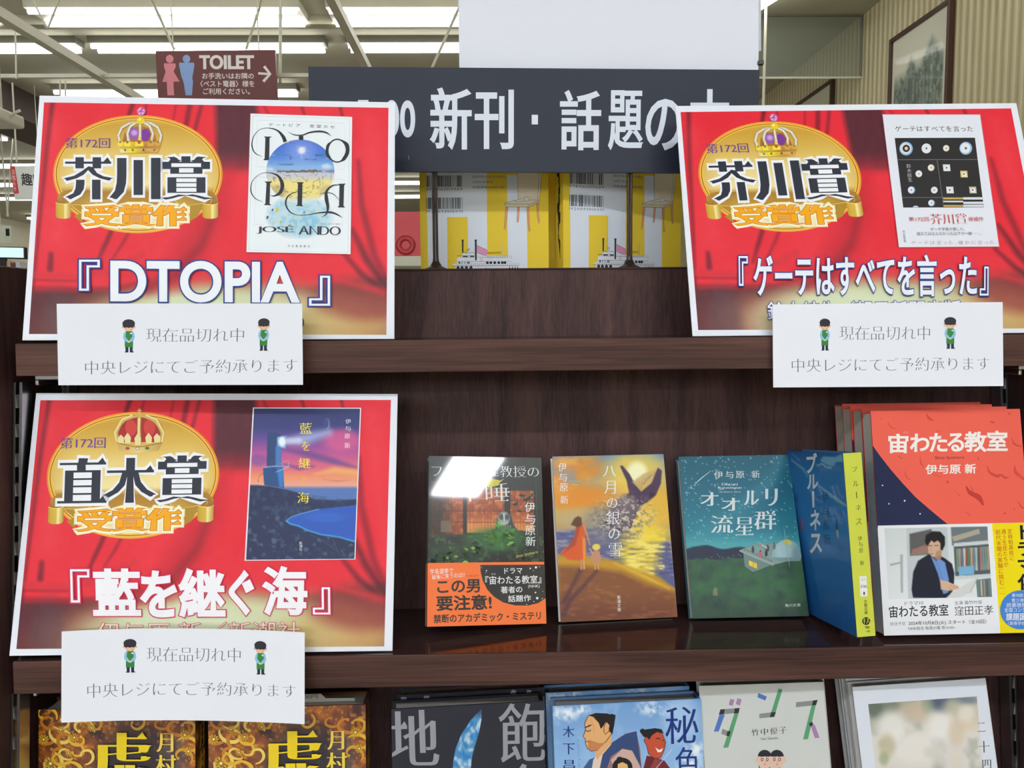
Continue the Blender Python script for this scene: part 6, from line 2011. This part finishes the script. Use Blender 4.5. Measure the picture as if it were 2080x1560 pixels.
# ---- yellow and white hardcovers standing back cover forward on the top board
QY = [(853, 179), (1115, 179), (1110, 546), (859.7, 546.6)]
YEL = (236, 204, 62)
def yellow_back(a):
    a.f = K20
    Wc = (226, 232, 242)
    q = [(92, -1142), (1950, -1142), (1914, 1461), (140, 1465)]
    a.poly(q, Wc)
    a.poly([(92, -1142), (190, -1142), (243, 1465), (140, 1465)], YEL)
    a.poly([(1060, -1142), (1345, -1142), (1350, 1463), (1064, 1464)], YEL)
    a.poly([(1620, -1142), (1950, -1142), (1914, 1461), (1620, 1463)], YEL)
    a.poly([(1345, 80), (1700, 80), (1700, 140), (1345, 140)], YEL)
    a.poly([(505, 716), (792, 714), (796, 1464), (510, 1465)], YEL)
    rs = random.Random(8)
    Kc = (60, 62, 70)
    for y0, y1, x0 in ((142, 298, 215), (446, 602, 215)):
        x = x0
        a.z += 1
        while x < 724:
            w_ = rs.choice((4, 5, 8, 12, 16))
            a.rect(x, y0, min(x + w_, 724), y1, Kc, False)
            x += w_ + rs.choice((4, 5, 7, 10, 14))
    a.text('9784163919089', (215, 312, 722, 348), (80, 82, 90), REG, gap=.2, res=2)
    a.text('1920093016001', (215, 616, 724, 652), (80, 82, 90), REG, gap=.2, res=2)
    G = (120, 122, 128)
    a.text('ISBN978-4-16-391908-9', (862, 146, 1316, 178), G, REG, res=2)
    a.text('C0093 ¥1600E', (862, 218, 1152, 250), G, REG, res=2)
    a.text('定価(本体1600円+税)', (862, 290, 1316, 328), (96, 98, 104), REG, res=2)
    # chair with a microphone
    Sk, Ln, Lg = (226, 214, 190), (96, 88, 84), (232, 158, 124)
    def lim(p, c, w=5):
        a.poly(p, c)
        a.stroke(list(p) + [p[0]], w, Ln, False)
    for p in ([(1328, 575), (1362, 575), (1316, 880), (1298, 884)], [(1494, 575), (1522, 572), (1502, 780), (1484, 796), (1480, 780)], [(1622, 578), (1656, 574), (1650, 800), (1668, 908), (1644, 918)], [(1760, 530), (1792, 506), (1786, 680), (1800, 796), (1782, 806), (1766, 700)]):
        lim(p, Lg, 4)
    lim([(1500, 92), (1842, 88), (1826, 300), (1796, 500), (1500, 500)], Sk)
    a.stroke([(1800, 96), (1790, 300), (1770, 470)], 4, Ln)
    lim([(1312, 530), (1460, 488), (1796, 484), (1796, 506), (1650, 545), (1320, 545)], (232, 222, 190))
    lim([(1312, 540), (1650, 540), (1652, 580), (1320, 578)], (222, 210, 176))
    lim([(1650, 545), (1800, 490), (1796, 520), (1652, 580)], (214, 200, 168))
    lim([(1460, 492), (1590, 460), (1600, 492), (1470, 514)], (226, 226, 222), 4)
    a.disk(1622, 474, 36, 34, Ln, 20)
    a.disk(1622, 474, 32, 30, (226, 226, 222), 20)
    # paddle steamer
    Kk, Hw = (48, 48, 54), (230, 234, 240)
    a.poly([(610, 1465), (620, 1380), (560, 1372), (640, 1330), (640, 1270), (700, 1255), (720, 1205), (880, 1205), (900, 1250), (1060, 1240), (1330, 1250), (1400, 1270), (1400, 1330), (1500, 1350), (1510, 1463)], Hw)
    a.polys([[(710, 1028), (732, 1028), (730, 1195), (712, 1195)], [(704, 1022), (738, 1022), (734, 1036), (708, 1036)], [(890, 1030), (916, 1030), (914, 1304), (892, 1304)], [(882, 1022), (922, 1022), (918, 1038), (888, 1038)]], Kk)
    a.poly([(924, 1100), (960, 1120), (1064, 1164), (1054, 1240), (1000, 1225), (926, 1200)], (232, 150, 190))
    a.stroke([(924, 1100), (960, 1120), (1064, 1164), (1054, 1240), (1000, 1225), (926, 1200), (924, 1100)], 4, Kk, False)
    a.poly([(1256, 1240), (1262, 1090), (1268, 1066), (1274, 1090), (1278, 1240)], (206, 196, 150))
    for y in (1196, 1214):
        a.line(1060, y, 1256, y - 6, 4, Kk)
    for x0, x1, y in ((640, 900, 1240), (640, 1400, 1318), (570, 1500, 1376), (610, 1510, 1450), (690, 1330, 1262)):
        a.line(x0, y, x1, y, 3.5, Kk)
    for cx in (748, 846):
        a.ring(cx, 1218, 34, 22, 4, Kk, 20, a0=180, a1=360)
    a.z += 1
    for k in range(34):
        x = 640 + k * 26
        a.line(x, 1340 + rs.uniform(-4, 4), x, 1388 + rs.uniform(-6, 6), 3, Kk, False)
    for k in range(14):
        a.line(1060 + k * 26, 1240, 1062 + k * 26, 1280 + rs.uniform(-8, 8), 3, Kk, False)
    for cx in (654, 710, 770, 834):
        a.disk(cx, 1404, 22, 26, Kk, 12, up=False)
    for cx in (1062, 1110, 1164, 1220, 1270, 1306):
        a.disk(cx, 1336, 20, 18, Kk, 10, up=False)
    for cx in (1372, 1410, 1448, 1484):
        a.polys([[(cx - 12, 1424), (cx, 1380), (cx + 12, 1424)]], Kk, False)
    for x in (664, 706, 744, 782, 800):
        a.rect(x, 1322, x + rs.choice((8, 14, 20)), 1346, Kk, False)
    a.rect(720, 1240, 790, 1256, Kk, False); a.rect(822, 1242, 880, 1256, Kk, False)
    for k in range(9):
        a.rect(970 + k * 21, 1412 + rs.uniform(-8, 8), 984 + k * 21, 1450, Kk, False)
    a.ring(978, 1290, 16, 18, 5, (226, 130, 170), 16)
    a.stroke([(770, 1160), (800, 1150), (818, 1150), (800, 1165), (794, 1200)], 4, Kk)
    a.poly([(1206, 1444), (1260, 1440), (1264, 1462), (1204, 1463)], (206, 212, 170))

def yellow_book(dx, label, turn=0.0, wide=.1285):
    quad = [(x + dx, y) for x, y in QY]
    Yy = 0.815
    P = [atY(*p, Yy) for p in quad]
    zb = ZT
    w, h, T = wide, .188, .024
    cx = (P[2].x + P[3].x) / 2
    mw = Matrix.Translation((cx, Yy, zb)) @ Matrix.Rotation(turn, 4, 'Z') @ Matrix(((1, 0, 0), (0, 0, -1), (0, 1, 0))).to_4x4()
    t = thing('hardcover', label, 'book', mw=mw, group='yellow and white hardcovers on the top board')
    # the back cover faces the viewer, so the spine is at the left: build mirrored in x
    V, F, K = jacket(w, h, T, .0022, YEL, YEL, YEL)
    V = V * np.array([-1, 1, 1])
    F = [tuple(reversed(f)) for f in F]
    a = Art(QY, w, h)
    yellow_back(a)
    parts = [(V, F, K), a.data()]
    # scribbled title on the spine
    rs = random.Random(3)
    s = Art([(0, 0), (1, 0), (1, 1), (0, 1)], T, h)
    for k in range(18):
        y = .05 + k * .05
        s.stroke([(.5 + rs.uniform(-.15, .15), y), (.5 + rs.uniform(-.2, .2), y + .012), (.5 + rs.uniform(-.15, .15), y + .03)], .05, (40, 40, 40), up=k == 0)
    v, f, k_ = s.data()
    S = np.array(((0, 0, -1, -w / 2 - 0.00045), (0, 1, 0, 0), (1, 0, 0, -T / 2)))
    parts.append((v @ S[:, :3].T + S[:, 3], f, k_))
    V, F, K = join(*parts)
    sheet_mesh('cover', V, F, K, M['matte'], t)
    bm = bmesh.new()
    box(bm, (-w / 2 + .003, .001, -T + .0023), (w / 2 - .003, h - .003, -.0023))
    obj('page_block', bm, M['pages'], t)
    return t
_y1 = yellow_book(0, 'left of two yellow striped hardcovers standing behind the sign rods', 0, .131)
copy_book(_y1, -.0262, 'yellow hardcover hidden behind the left striped one, only an edge showing', 'yellow and white hardcovers on the top board', dx=.009)
yellow_book(281, 'right of two yellow striped hardcovers, next to the right poster', math.radians(15), .131)

# ---- lower row, cut off by the bottom of the photo
def quad_down(tl, tr, dl, dr, L):
    return [tl, tr, (tr[0] + dr * L, tr[1] + L), (tl[0] + dl * L, tl[1] + L)]
QG1 = [(80, 1442), (395.6, 1436), (398, 1893), (74, 1900)]
def gold_cover(a):
    a.author(QG1, K15)
    q = [(104, 218), (1745, 187), (1757, 2563), (73, 2600)]
    def pic(X, Y):
        p = Paint(X, Y, (112, 58, 34))
        n, n2 = vnoise(X, Y, 150, 3, 4), vnoise(X, Y, 60, 9, 4)
        p.mix(np.clip((n - .5) * 5, 0, 1) * .8, (160, 90, 34))
        p.mix(np.clip((.42 - n) * 6, 0, 1) * .85, (52, 28, 34))
        p.mix(np.clip((n2 - .56) * 7, 0, 1) * .7, (206, 120, 30))
        p.mix(np.clip((vnoise(X, Y, 30, 17, 3) - .62) * 8, 0, 1) * .7, (226, 170, 60))
        d = np.clip((1.1 - np.hypot((X - 1080) / 480, (Y - 1350) / 980)) * 4, 0, 1)
        p.mix(d * (.86 + .14 * n2), (32, 26, 34))
        p.blob(1500, 760, 140, 300, (60, 70, 96), .5, .9)
        return p.R
    a.patch(q, 150, 200, pic)
    rs = random.Random(12)
    cols = [(226, 178, 50), (206, 150, 40), (236, 206, 100), (196, 120, 30)]
    def scroll(x, y, s, ang, flip, c):
        pts = []
        for k in range(15):
            t = k / 14
            r = s * (.62 if t < .6 else .62 - (t - .6) * 1.1)
            th = ang + flip * t * 3.7
            pts.append((x + r * math.cos(th), y + r * math.sin(th) * .8))
        a.stroke(pts, [s * .07, s * .19, s * .17, s * .06], c, k=3)
        a.disk(pts[-1][0], pts[-1][1], s * .09, s * .09, c, 10)
    def rosette(x, y, s, c):
        a.z += 1
        for k in range(10):
            t = k * .628
            a.disk(x + s * math.cos(t), y + s * math.sin(t), s * .42, s * .2, c, 8, rot=t, up=False)
        a.disk(x, y, s * .55, s * .55, tuple(v * .8 for v in c), 12)
        a.disk(x, y, s * .3, s * .3, (246, 226, 150), 10)
    for x, y, s, an, fl in ((180, 470, 150, .3, 1), (350, 450, 160, 3.4, -1), (560, 430, 150, .2, -1), (660, 400, 150, 3.3, 1), (430, 540, 150, 1.6, 1), (470, 640, 120, 4.7, 1), (200, 760, 170, 5.2, 1), (320, 720, 150, .4, -1),
                            (410, 660, 110, 1, 1), (1400, 340, 110, .3, 1), (1620, 400, 140, 1.8, -1), (1650, 600, 150, 4, 1), (1600, 720, 140, .6, -1), (240, 330, 130, .9, 1), (330, 340, 110, 2.5, -1), (720, 340, 120, 1.2, 1), (900, 300, 120, .2, -1)):
        scroll(x, y, s * 1.35, an, fl, cols[rs.randrange(4)])
    for k in range(46):
        x, y = rs.uniform(120, 1730), rs.uniform(230, 2560)
        if abs(x - 1080) < 430 and y > 420:
            continue
        scroll(x, y, rs.uniform(120, 240), rs.uniform(0, 6.28), rs.choice((-1, 1)), cols[rs.randrange(4)])
    for x, y, s in ((480, 500, 34), (160, 520, 40), (230, 770, 52), (340, 420, 30), (660, 400, 28), (420, 660, 26), (1640, 470, 40), (1680, 640, 34), (180, 1000, 44), (300, 1300, 40)):
        rosette(x, y, s, (214, 170, 50))
    Yg = (236, 206, 20)
    a.text('虚', (706, 438, 1252, 1000), Yg, (0.05, -0.016))
    a.text('月', (1350, 448, 1516, 652), (236, 204, 90), (0.03, -0.02))
    a.text('村', (1338, 672, 1546, 880), (236, 204, 60), (0.03, -0.02))
def gold_spine(a):
    a.author([(0, 0), (1, 0), (1, 1), (0, 1)], IDENT)
    def pic(X, Y):
        p = Paint(X, Y, (92, 50, 26))
        n = vnoise(X * 10, Y * 60, 4, 7, 4)
        p.mix(np.clip((n - .5) * 5, 0, 1), (190, 120, 30))
        p.mix(np.clip((.4 - n) * 5, 0, 1) * .8, (30, 20, 22))
        p.mix(np.clip((np.abs(X - .9) < .2), 0, 1) * .8, (26, 20, 22))
        return p.R
    a.patch([(0, 0), (1, 0), (1, 1), (0, 1)], 14, 90, pic)
    a.text('月村', (.3, .10, .7, .34), (226, 190, 40), (0.03, -0.02), vert=True)
    a.text('虚', (.15, .45, .85, .58), (226, 190, 40), (0.04, -0.016))
UQ = [(0, 0), (1, 0), (1, 1), (0, 1)]
def low(label, quad, T, draw, cover, spine, back, Yf, group=None, m='gloss', sp=None, wrapname='hardcover', pg='pages', depth=None, size=(.130, .188), zs=None):
    return book(wrapname, label, quad, *size, T, draw, Zb=zs or Z3, th=.0018, cover=cover, spine=spine, back=back, m=m, pg=pg, group=group, inset=.003,
                spine_quad=UQ if sp else None, draw_spine=sp, depth=depth)
g1 = low('gold ornamented hardcover at the far left of the bottom row', QG1, .030, gold_cover, (120, 64, 34), (110, 64, 30), (100, 60, 30), 0, 'gold ornamented hardcovers', sp=gold_spine)
QG2 = [(424, 1443), (741, 1429), (749, 1885), (424, 1898)]
g2 = low('second gold ornamented hardcover, beside the black one', QG2, .030, gold_cover, (120, 64, 34), (110, 64, 30), (100, 60, 30), 0, 'gold ornamented hardcovers', sp=gold_spine)
# price slip sticking out of the second gold book
bm = bmesh.new()
_, mwg, wg, hg, Tg = g2
prism(bm, [(-.028, hg - .03), (.055, hg - .03), (.055, hg + .0005), (.03, hg + .001), (.026, hg + .0052), (.002, hg + .0052), (-.002, hg + .001), (-.028, hg + .0005)], 'z', -Tg * .45, -Tg * .45 + .0003)
sl = obj('price_slip', bm, mat('slip_paper', (206, 202, 196), .7), g2[0])
a = Art(UQ, .02, .004)
a.text('2200円', (0.05, 0.05, .95, .95), (70, 66, 66), REG, res=2)
V, F, K = a.data()
o = sheet_mesh('price_print', V, F, K, M['matte'], sl)
o.location = (.014, hg + .0008, -Tg * .45 + .0004)

QK = quad_down((797, 1443.6), (1103, 1421), .004, .03, 456)
def black_cover(a):
    a.f = K13
    a.poly([(113, 470), (1050, 401), (1092, 1796), (119, 1865)], (44, 44, 54))
    S = (150, 150, 158)
    a.text('地', [(98, 476), (386, 462), (398, 806), (102, 812)], S, (0.02, -0.008))
    a.text('飽', [(772, 420), (1056, 408), (1062, 772), (776, 784)], S, (0.014, -0.004))
    a.text('食', [(780, 790), (1064, 780), (1070, 1140), (786, 1150)], S, (0.014, -0.004))
    a.text('獄', [(104, 830), (390, 820), (400, 1160), (110, 1170)], S, (0.014, -0.004))
    out = [(662, 458), (600, 520), (540, 610), (502, 700), (486, 790), (484, 900), (500, 1020), (560, 1160), (640, 1260)]
    inn = [(664, 460), (662, 520), (648, 600), (622, 680), (602, 760), (596, 830), (604, 930), (640, 1060), (642, 1258)]
    def blade(X, Y):
        p = Paint(X, Y, (90, 150, 196))
        n = vnoise(np.floor(X / 13) * 13, np.floor(Y / 13) * 13, 26, 5, 2)
        p.mix(np.clip((n - .45) * 5, 0, 1) * .8, (40, 120, 186))
        p.mix(np.clip((.42 - n) * 6, 0, 1) * .8, (214, 230, 240))
        p.mix(np.clip((520 - Y) / 60, 0, .85), (60, 74, 96))
        return p.R
    n = 40
    t = np.linspace(0, 1, n)
    O = np.c_[np.interp(t, np.linspace(0, 1, 9), [p[0] for p in out]), np.interp(t, np.linspace(0, 1, 9), [p[1] for p in out])]
    I = np.c_[np.interp(t, np.linspace(0, 1, 9), [p[0] for p in inn]), np.interp(t, np.linspace(0, 1, 9), [p[1] for p in inn])]
    rows = [O * (1 - u) + I * u for u in np.linspace(0, 1, 10)]
    P = np.concatenate(rows)
    a.add(P, [(j * n + i, j * n + i + 1, (j + 1) * n + i + 1, (j + 1) * n + i) for j in range(9) for i in range(n - 1)], blade(P[:, 0], P[:, 1]))
b1 = low('black hardcover with grey characters and a blue crescent blade', QK, .021, black_cover, (44, 44, 54), (40, 40, 48), (40, 40, 48), 0, 'black crescent hardcovers', m='satin', pg='pages_grey', depth=.026)
copy_book(b1[0], -(b1[4] + .004), 'black hardcover hidden behind the crescent blade one, only its top showing', dx=.004)

QL = quad_down((1126.8, 1436), (1420.4, 1417.5), .012, .065, 450)
def samurai_cover(a):
    a.f = K13
    q = [(1122, 447), (2020, 390), (2109, 1766), (1138, 1823)]
    def pic(X, Y):
        p = Paint(X, Y, (126, 166, 214))
        p.vgrad([(390, (116, 158, 210)), (826, (150, 188, 230)), (1500, (190, 214, 240))])
        n = vnoise(X, Y, 60, 4, 4)
        p.mix(np.clip((n - .52) * 4, 0, 1) * .35, (170, 204, 240))
        for cx, cy, rx, ry in ((1210, 490, 70, 46), (1290, 466, 60, 36), (1730, 450, 110, 46), (1990, 690, 60, 50), (1960, 780, 80, 70), (1140, 490, 30, 40)):
            p.mix(np.clip(1.3 - np.hypot((X - cx) / rx, (Y - cy) / ry), 0, 1) * np.clip((vnoise(X, Y, 26, 6, 3) - .38) * 5, 0, 1), (238, 244, 250))
        p.blob(1900, 520, 110, 130, (196, 220, 246), .6, .9)
        return p.R
    a.patch(q, 110, 150, pic)
    def outline(p, c, w=5, lc=(70, 44, 40)):
        a.poly(p, c)
        a.stroke(list(p) + [p[0]], w, lc, False)
    SK, SD, HR = (226, 172, 116), (196, 128, 84), (36, 30, 34)
    # front figure: robe, neck, head with topknot
    a.poly([(1285, 830), (1330, 770), (1400, 720), (1470, 660), (1560, 600), (1625, 586), (1650, 690), (1660, 826), (1660, 1200), (1285, 1200)], (150, 116, 110))
    a.poly([(1400, 826), (1420, 720), (1470, 660), (1560, 604), (1628, 586), (1656, 800), (1600, 700), (1540, 690), (1470, 740), (1440, 826)], (54, 72, 116))
    a.poly([(1285, 830), (1340, 756), (1396, 740), (1372, 826)], (60, 90, 130))
    a.poly([(1500, 826), (1470, 760), (1540, 692), (1600, 704), (1650, 800), (1640, 826)], (206, 170, 160))
    a.poly([(1350, 826), (1362, 760), (1390, 716), (1460, 640), (1472, 668), (1420, 726), (1396, 826)], (226, 206, 190))
    a.poly([(1372, 700), (1420, 640), (1474, 600), (1476, 660), (1420, 720), (1384, 760)], SK)
    outline([(1336, 498), (1312, 545), (1318, 580), (1302, 622), (1316, 636), (1316, 660), (1326, 690), (1350, 708), (1386, 702), (1440, 650), (1478, 600), (1480, 540), (1440, 500), (1386, 486)], SK, 4)
    a.poly([(1336, 640), (1330, 690), (1352, 706), (1390, 700), (1436, 656), (1400, 660)], SD)
    a.poly([(1336, 498), (1380, 482), (1450, 484), (1500, 500), (1490, 560), (1480, 606), (1462, 590), (1462, 560), (1440, 536), (1424, 560), (1410, 575), (1398, 540), (1366, 506)], HR)
    a.poly([(1440, 496), (1476, 486), (1500, 492), (1498, 516), (1470, 520)], HR)
    outline([(1430, 560), (1446, 534), (1464, 552), (1458, 590), (1436, 608), (1428, 590)], SK, 4)
    a.stroke([(1312, 570), (1340, 558), (1356, 552)], [5, 8, 3], HR)
    a.stroke([(1318, 586), (1336, 590), (1350, 582)], 5, HR)
    a.stroke([(1316, 650), (1340, 652)], 5, (140, 70, 56))
    a.stroke([(1350, 520), (1366, 560), (1368, 600)], 2, SD)
    # grinning man behind
    a.poly([(1664, 826), (1690, 730), (1740, 740), (1800, 760), (1850, 826), (1860, 1150), (1664, 1150)], (106, 36, 44))
    a.poly([(1700, 826), (1740, 745), (1780, 760), (1760, 826)], (140, 60, 60))
    outline([(1690, 610), (1672, 640), (1690, 672), (1700, 720), (1740, 748), (1776, 742), (1796, 700), (1806, 650), (1786, 600), (1740, 580)], (190, 80, 56), 4)
    a.poly([(1656, 600), (1680, 575), (1740, 566), (1780, 572), (1794, 596), (1750, 590), (1720, 610), (1706, 636), (1690, 620), (1672, 620)], HR)
    a.disk(1664, 585, 17, 15, HR, 14)
    a.poly([(1742, 680), (1766, 696), (1790, 684), (1780, 706), (1758, 710)], (246, 236, 226))
    a.stroke([(1744, 632), (1760, 624), (1772, 632)], 5, HR)
    a.stroke([(1784, 640), (1796, 636)], 5, HR)
    # child in front
    a.disk(1540, 800, 62, 56, HR, 24)
    a.disk(1524, 754, 20, 16, HR, 14)
    a.poly([(1508, 826), (1512, 782), (1540, 770), (1570, 784), (1580, 826)], (222, 180, 110))
    a.poly([(1490, 826), (1590, 826), (1620, 1100), (1470, 1100)], (206, 180, 150))
    a.line(1846, 690, 1730, 826, 3, (220, 226, 240))
    B = (28, 52, 120)
    a.text('秘', [(1800, 440), (2000, 432), (2008, 652), (1806, 662)], B, (0.006, -0.006))
    a.text('色', [(1864, 676), (2010, 672), (2022, 856), (1872, 862)], B, (0.006, -0.006))
    for ch, y in zip('木下昌', (560, 662, 760)):
        a.text(ch, (1180, y, 1248, y + 66), B, (0.012, -0.012))
    a.text('Kinoshita Masaki', [(1266, 640), (1276, 640), (1282, 816), (1272, 816)], (60, 90, 140), REG, vert=True, res=2)
b2 = low('sky blue hardcover with two topknotted figures drawn on it', QL, .021, samurai_cover, (126, 166, 214), (110, 150, 200), (150, 180, 210), 0, 'sky blue hardcovers', m='satin', pg='pages_grey', depth=.025)
copy_book(b2[0], -(b2[4] + .003), 'sky blue hardcover mostly hidden behind the two topknotted figures', dx=-.004)

ZR = Z3 + 0.0425                   # a dark riser block lifts the two white stacks
bm = bmesh.new(); box(bm, (.182, Yfront(Z3) + .01, Z3), (XI1 - .02, Yback(Z3) - .002, ZR), .002); part('shelf_riser', bm, M['wood_x'])
QW = [(1420.3, 1392), (1673, 1386.4), (1709, 1769), (1445, 1775)]
def dance_cover(a):
    a.f = K14
    Bl, Gr, Gy, Mv, Dk = (84, 116, 184), (88, 152, 110), (136, 136, 134), (164, 128, 168), (52, 50, 50)
    for p, c in (([(190, 488), (224, 488), (184, 592), (154, 592)], Bl), ([(196, 456), (316, 448), (310, 478), (186, 488)], Gy), ([(284, 478), (310, 478), (244, 690), (212, 692)], Gr), ([(208, 574), (246, 590), (238, 620), (200, 606)], Gy),
                 ([(196, 456), (224, 454), (218, 486), (186, 488)], Dk), ([(286, 450), (316, 448), (310, 478), (280, 482)], Dk), ([(240, 588), (260, 590), (250, 622), (232, 618)], Dk), ([(258, 392), (284, 398), (272, 436), (248, 428)], Mv), ([(302, 388), (328, 396), (318, 434), (292, 424)], Mv),
                 ([(432, 358), (484, 380), (474, 404), (426, 384)], Bl), ([(556, 332), (580, 338), (538, 476), (510, 478)], Gr), ([(438, 484), (510, 476), (506, 506), (438, 512)], Gy), ([(510, 476), (540, 474), (530, 504), (502, 506)], Dk),
                 ([(664, 416), (770, 406), (766, 436), (662, 446)], Gy), ([(768, 406), (796, 402), (786, 434), (760, 436)], Dk), ([(758, 436), (784, 434), (738, 640), (708, 642)], Gr), ([(764, 540), (782, 560), (808, 632), (780, 634), (754, 560)], Mv), ([(742, 546), (764, 534), (768, 552), (752, 566)], Dk)):
        a.poly(p, c)
    for ch, x in zip('竹中優子', (388, 446, 504, 560)):
        a.text(ch, [(x, 578 - (x - 388) * .07), (x + 44, 574 - (x - 388) * .07), (x + 46, 616 - (x - 388) * .07), (x + 2, 622 - (x - 388) * .07)], (66, 64, 66), MIN)
    a.text('Yuko Takenaka', [(444, 630), (552, 624), (553, 638), (445, 646)], (90, 88, 90), REG, res=2)
    HR, SK = (44, 44, 54), (226, 190, 170)
    for cx, s in ((466, 1), (548, -1)):
        a.poly([(cx - 30, 826), (cx - 36 * s, 760), (cx, 712), (cx + 36 * s, 760), (cx + 40, 960), (cx - 40, 960)], HR)
    for cx, s in ((470, 1), (546, -1)):
        a.disk(cx - 42 * s, 766, 14, 22, SK, 14)
        a.poly([(cx - 40, 740), (cx, 716), (cx + 40, 740), (cx + 42, 780), (cx + 30, 812), (cx + 14, 830), (cx - 14, 830), (cx - 30, 812), (cx - 42, 780)], SK)
        a.disk(cx, 745, 42, 40, HR, 24, a0=180, a1=360)
        a.poly([(cx - 42, 745), (cx - 2 * s, 712), (cx + 42, 745), (cx + 6 * s, 726)], HR)
        for ex in (-16, 16):
            a.disk(cx + ex, 764, 8, 10, (60, 54, 54), 12)
            a.disk(cx + ex, 764, 4, 5, (230, 220, 214), 10)
            a.stroke([(cx + ex - 10, 748), (cx + ex, 744), (cx + ex + 10, 748)], 3, HR)
        a.stroke([(cx + 2, 770), (cx + 4, 786), (cx, 788)], 2.5, (180, 130, 110))
        a.disk(cx, 796, 6, 3, (200, 110, 100), 10)
    a.poly([(536, 826), (560, 812), (590, 826), (640, 960), (500, 960)], (60, 110, 170))
    a.poly([(436, 860), (466, 832), (500, 860), (500, 960), (400, 960)], (180, 96, 90))
    a.disk(372, 830, 18, 10, (190, 170, 140), 12)
w1 = low('off-white hardcover with coloured tape letters above two drawn girls', QW, .018, dance_cover, (206, 208, 204), (196, 196, 194), (200, 200, 198), 0, 'off-white tape letter hardcovers', m='matte', pg='pages_grey', depth=.022, size=(.112, .165), zs=ZR)
copy_book(w1[0], -(w1[4] + .003), 'off-white hardcover right behind the one with tape letters', dx=.006)

QZ = [(1732.8, 1394.6), (2002, 1378.3), (2058, 1764), (1776, 1780)]
def flower_cover(a):
    a.f = K14
    def pic(X, Y):
        p = Paint(X, Y, (206, 200, 188))
        p.vgrad([(380, (150, 150, 140)), (470, (196, 188, 172)), (600, (222, 216, 208)), (800, (220, 214, 208))])
        n = vnoise(X, Y, 110, 6, 3)
        p.mix(np.clip((n - .52) * 4, 0, 1) * .6, (226, 206, 176))
        p.mix(np.clip((.44 - n) * 5, 0, 1) * .5, (150, 156, 136))
        for cx, cy, rx, ry, c, al in ((1160, 450, 70, 60, (96, 106, 96), .9), (1260, 440, 50, 40, (120, 124, 110), .8), (1560, 420, 60, 60, (84, 92, 110), .95), (1700, 404, 100, 26, (110, 120, 140), .8), (1480, 440, 40, 40, (120, 150, 124), .7),
                                      (1640, 440, 60, 40, (196, 190, 160), .7), (1400, 470, 90, 60, (206, 184, 160), .7), (1260, 560, 90, 90, (236, 232, 226), .9), (1560, 560, 80, 90, (236, 234, 230), .9), (1400, 700, 160, 100, (236, 230, 224), .8), (1230, 680, 50, 70, (186, 176, 140), .7),
                                      (1210, 760, 30, 40, (140, 156, 110), .6), (1520, 720, 60, 40, (206, 200, 190), .6), (1660, 600, 50, 80, (214, 196, 170), .7), (1720, 480, 50, 50, (232, 226, 214), .8)):
            p.blob(cx, cy, rx, ry, c, al, 1.1)
        return p.R
    a.patch([(1115, 424), (1784, 380), (1860, 1180), (1200, 1230)], 70, 80, pic)
    for ch, x, y, s in (('二', 1786, 540, 50), ('十', 1796, 650, 66), ('四', 1820, 766, 54)):
        a.text(ch, [(x, y), (x + s, y - 2), (x + s + 2, y + s * (.4 if ch == '一' else 1.1)), (x + 4, y + s * 1.14)], (74, 72, 74), MIN)
w2 = low('white hardcover with a blurred blossom photo at the right end of the bottom row', QZ, .016, flower_cover, (222, 226, 236), (226, 226, 222), (226, 226, 222), 0, 'white blossom hardcovers', m='matte', depth=.040, size=(.119, .168), zs=ZR)
copy_book(w2[0], -(w2[4] + .003), 'white hardcover directly behind the blossom photo one', dx=.0)
copy_book(w2[0], -(w2[4] + .003) * 2, 'rearmost white hardcover behind the blossom photo one', dx=-.001)

bpy.data.objects.remove(_fo)
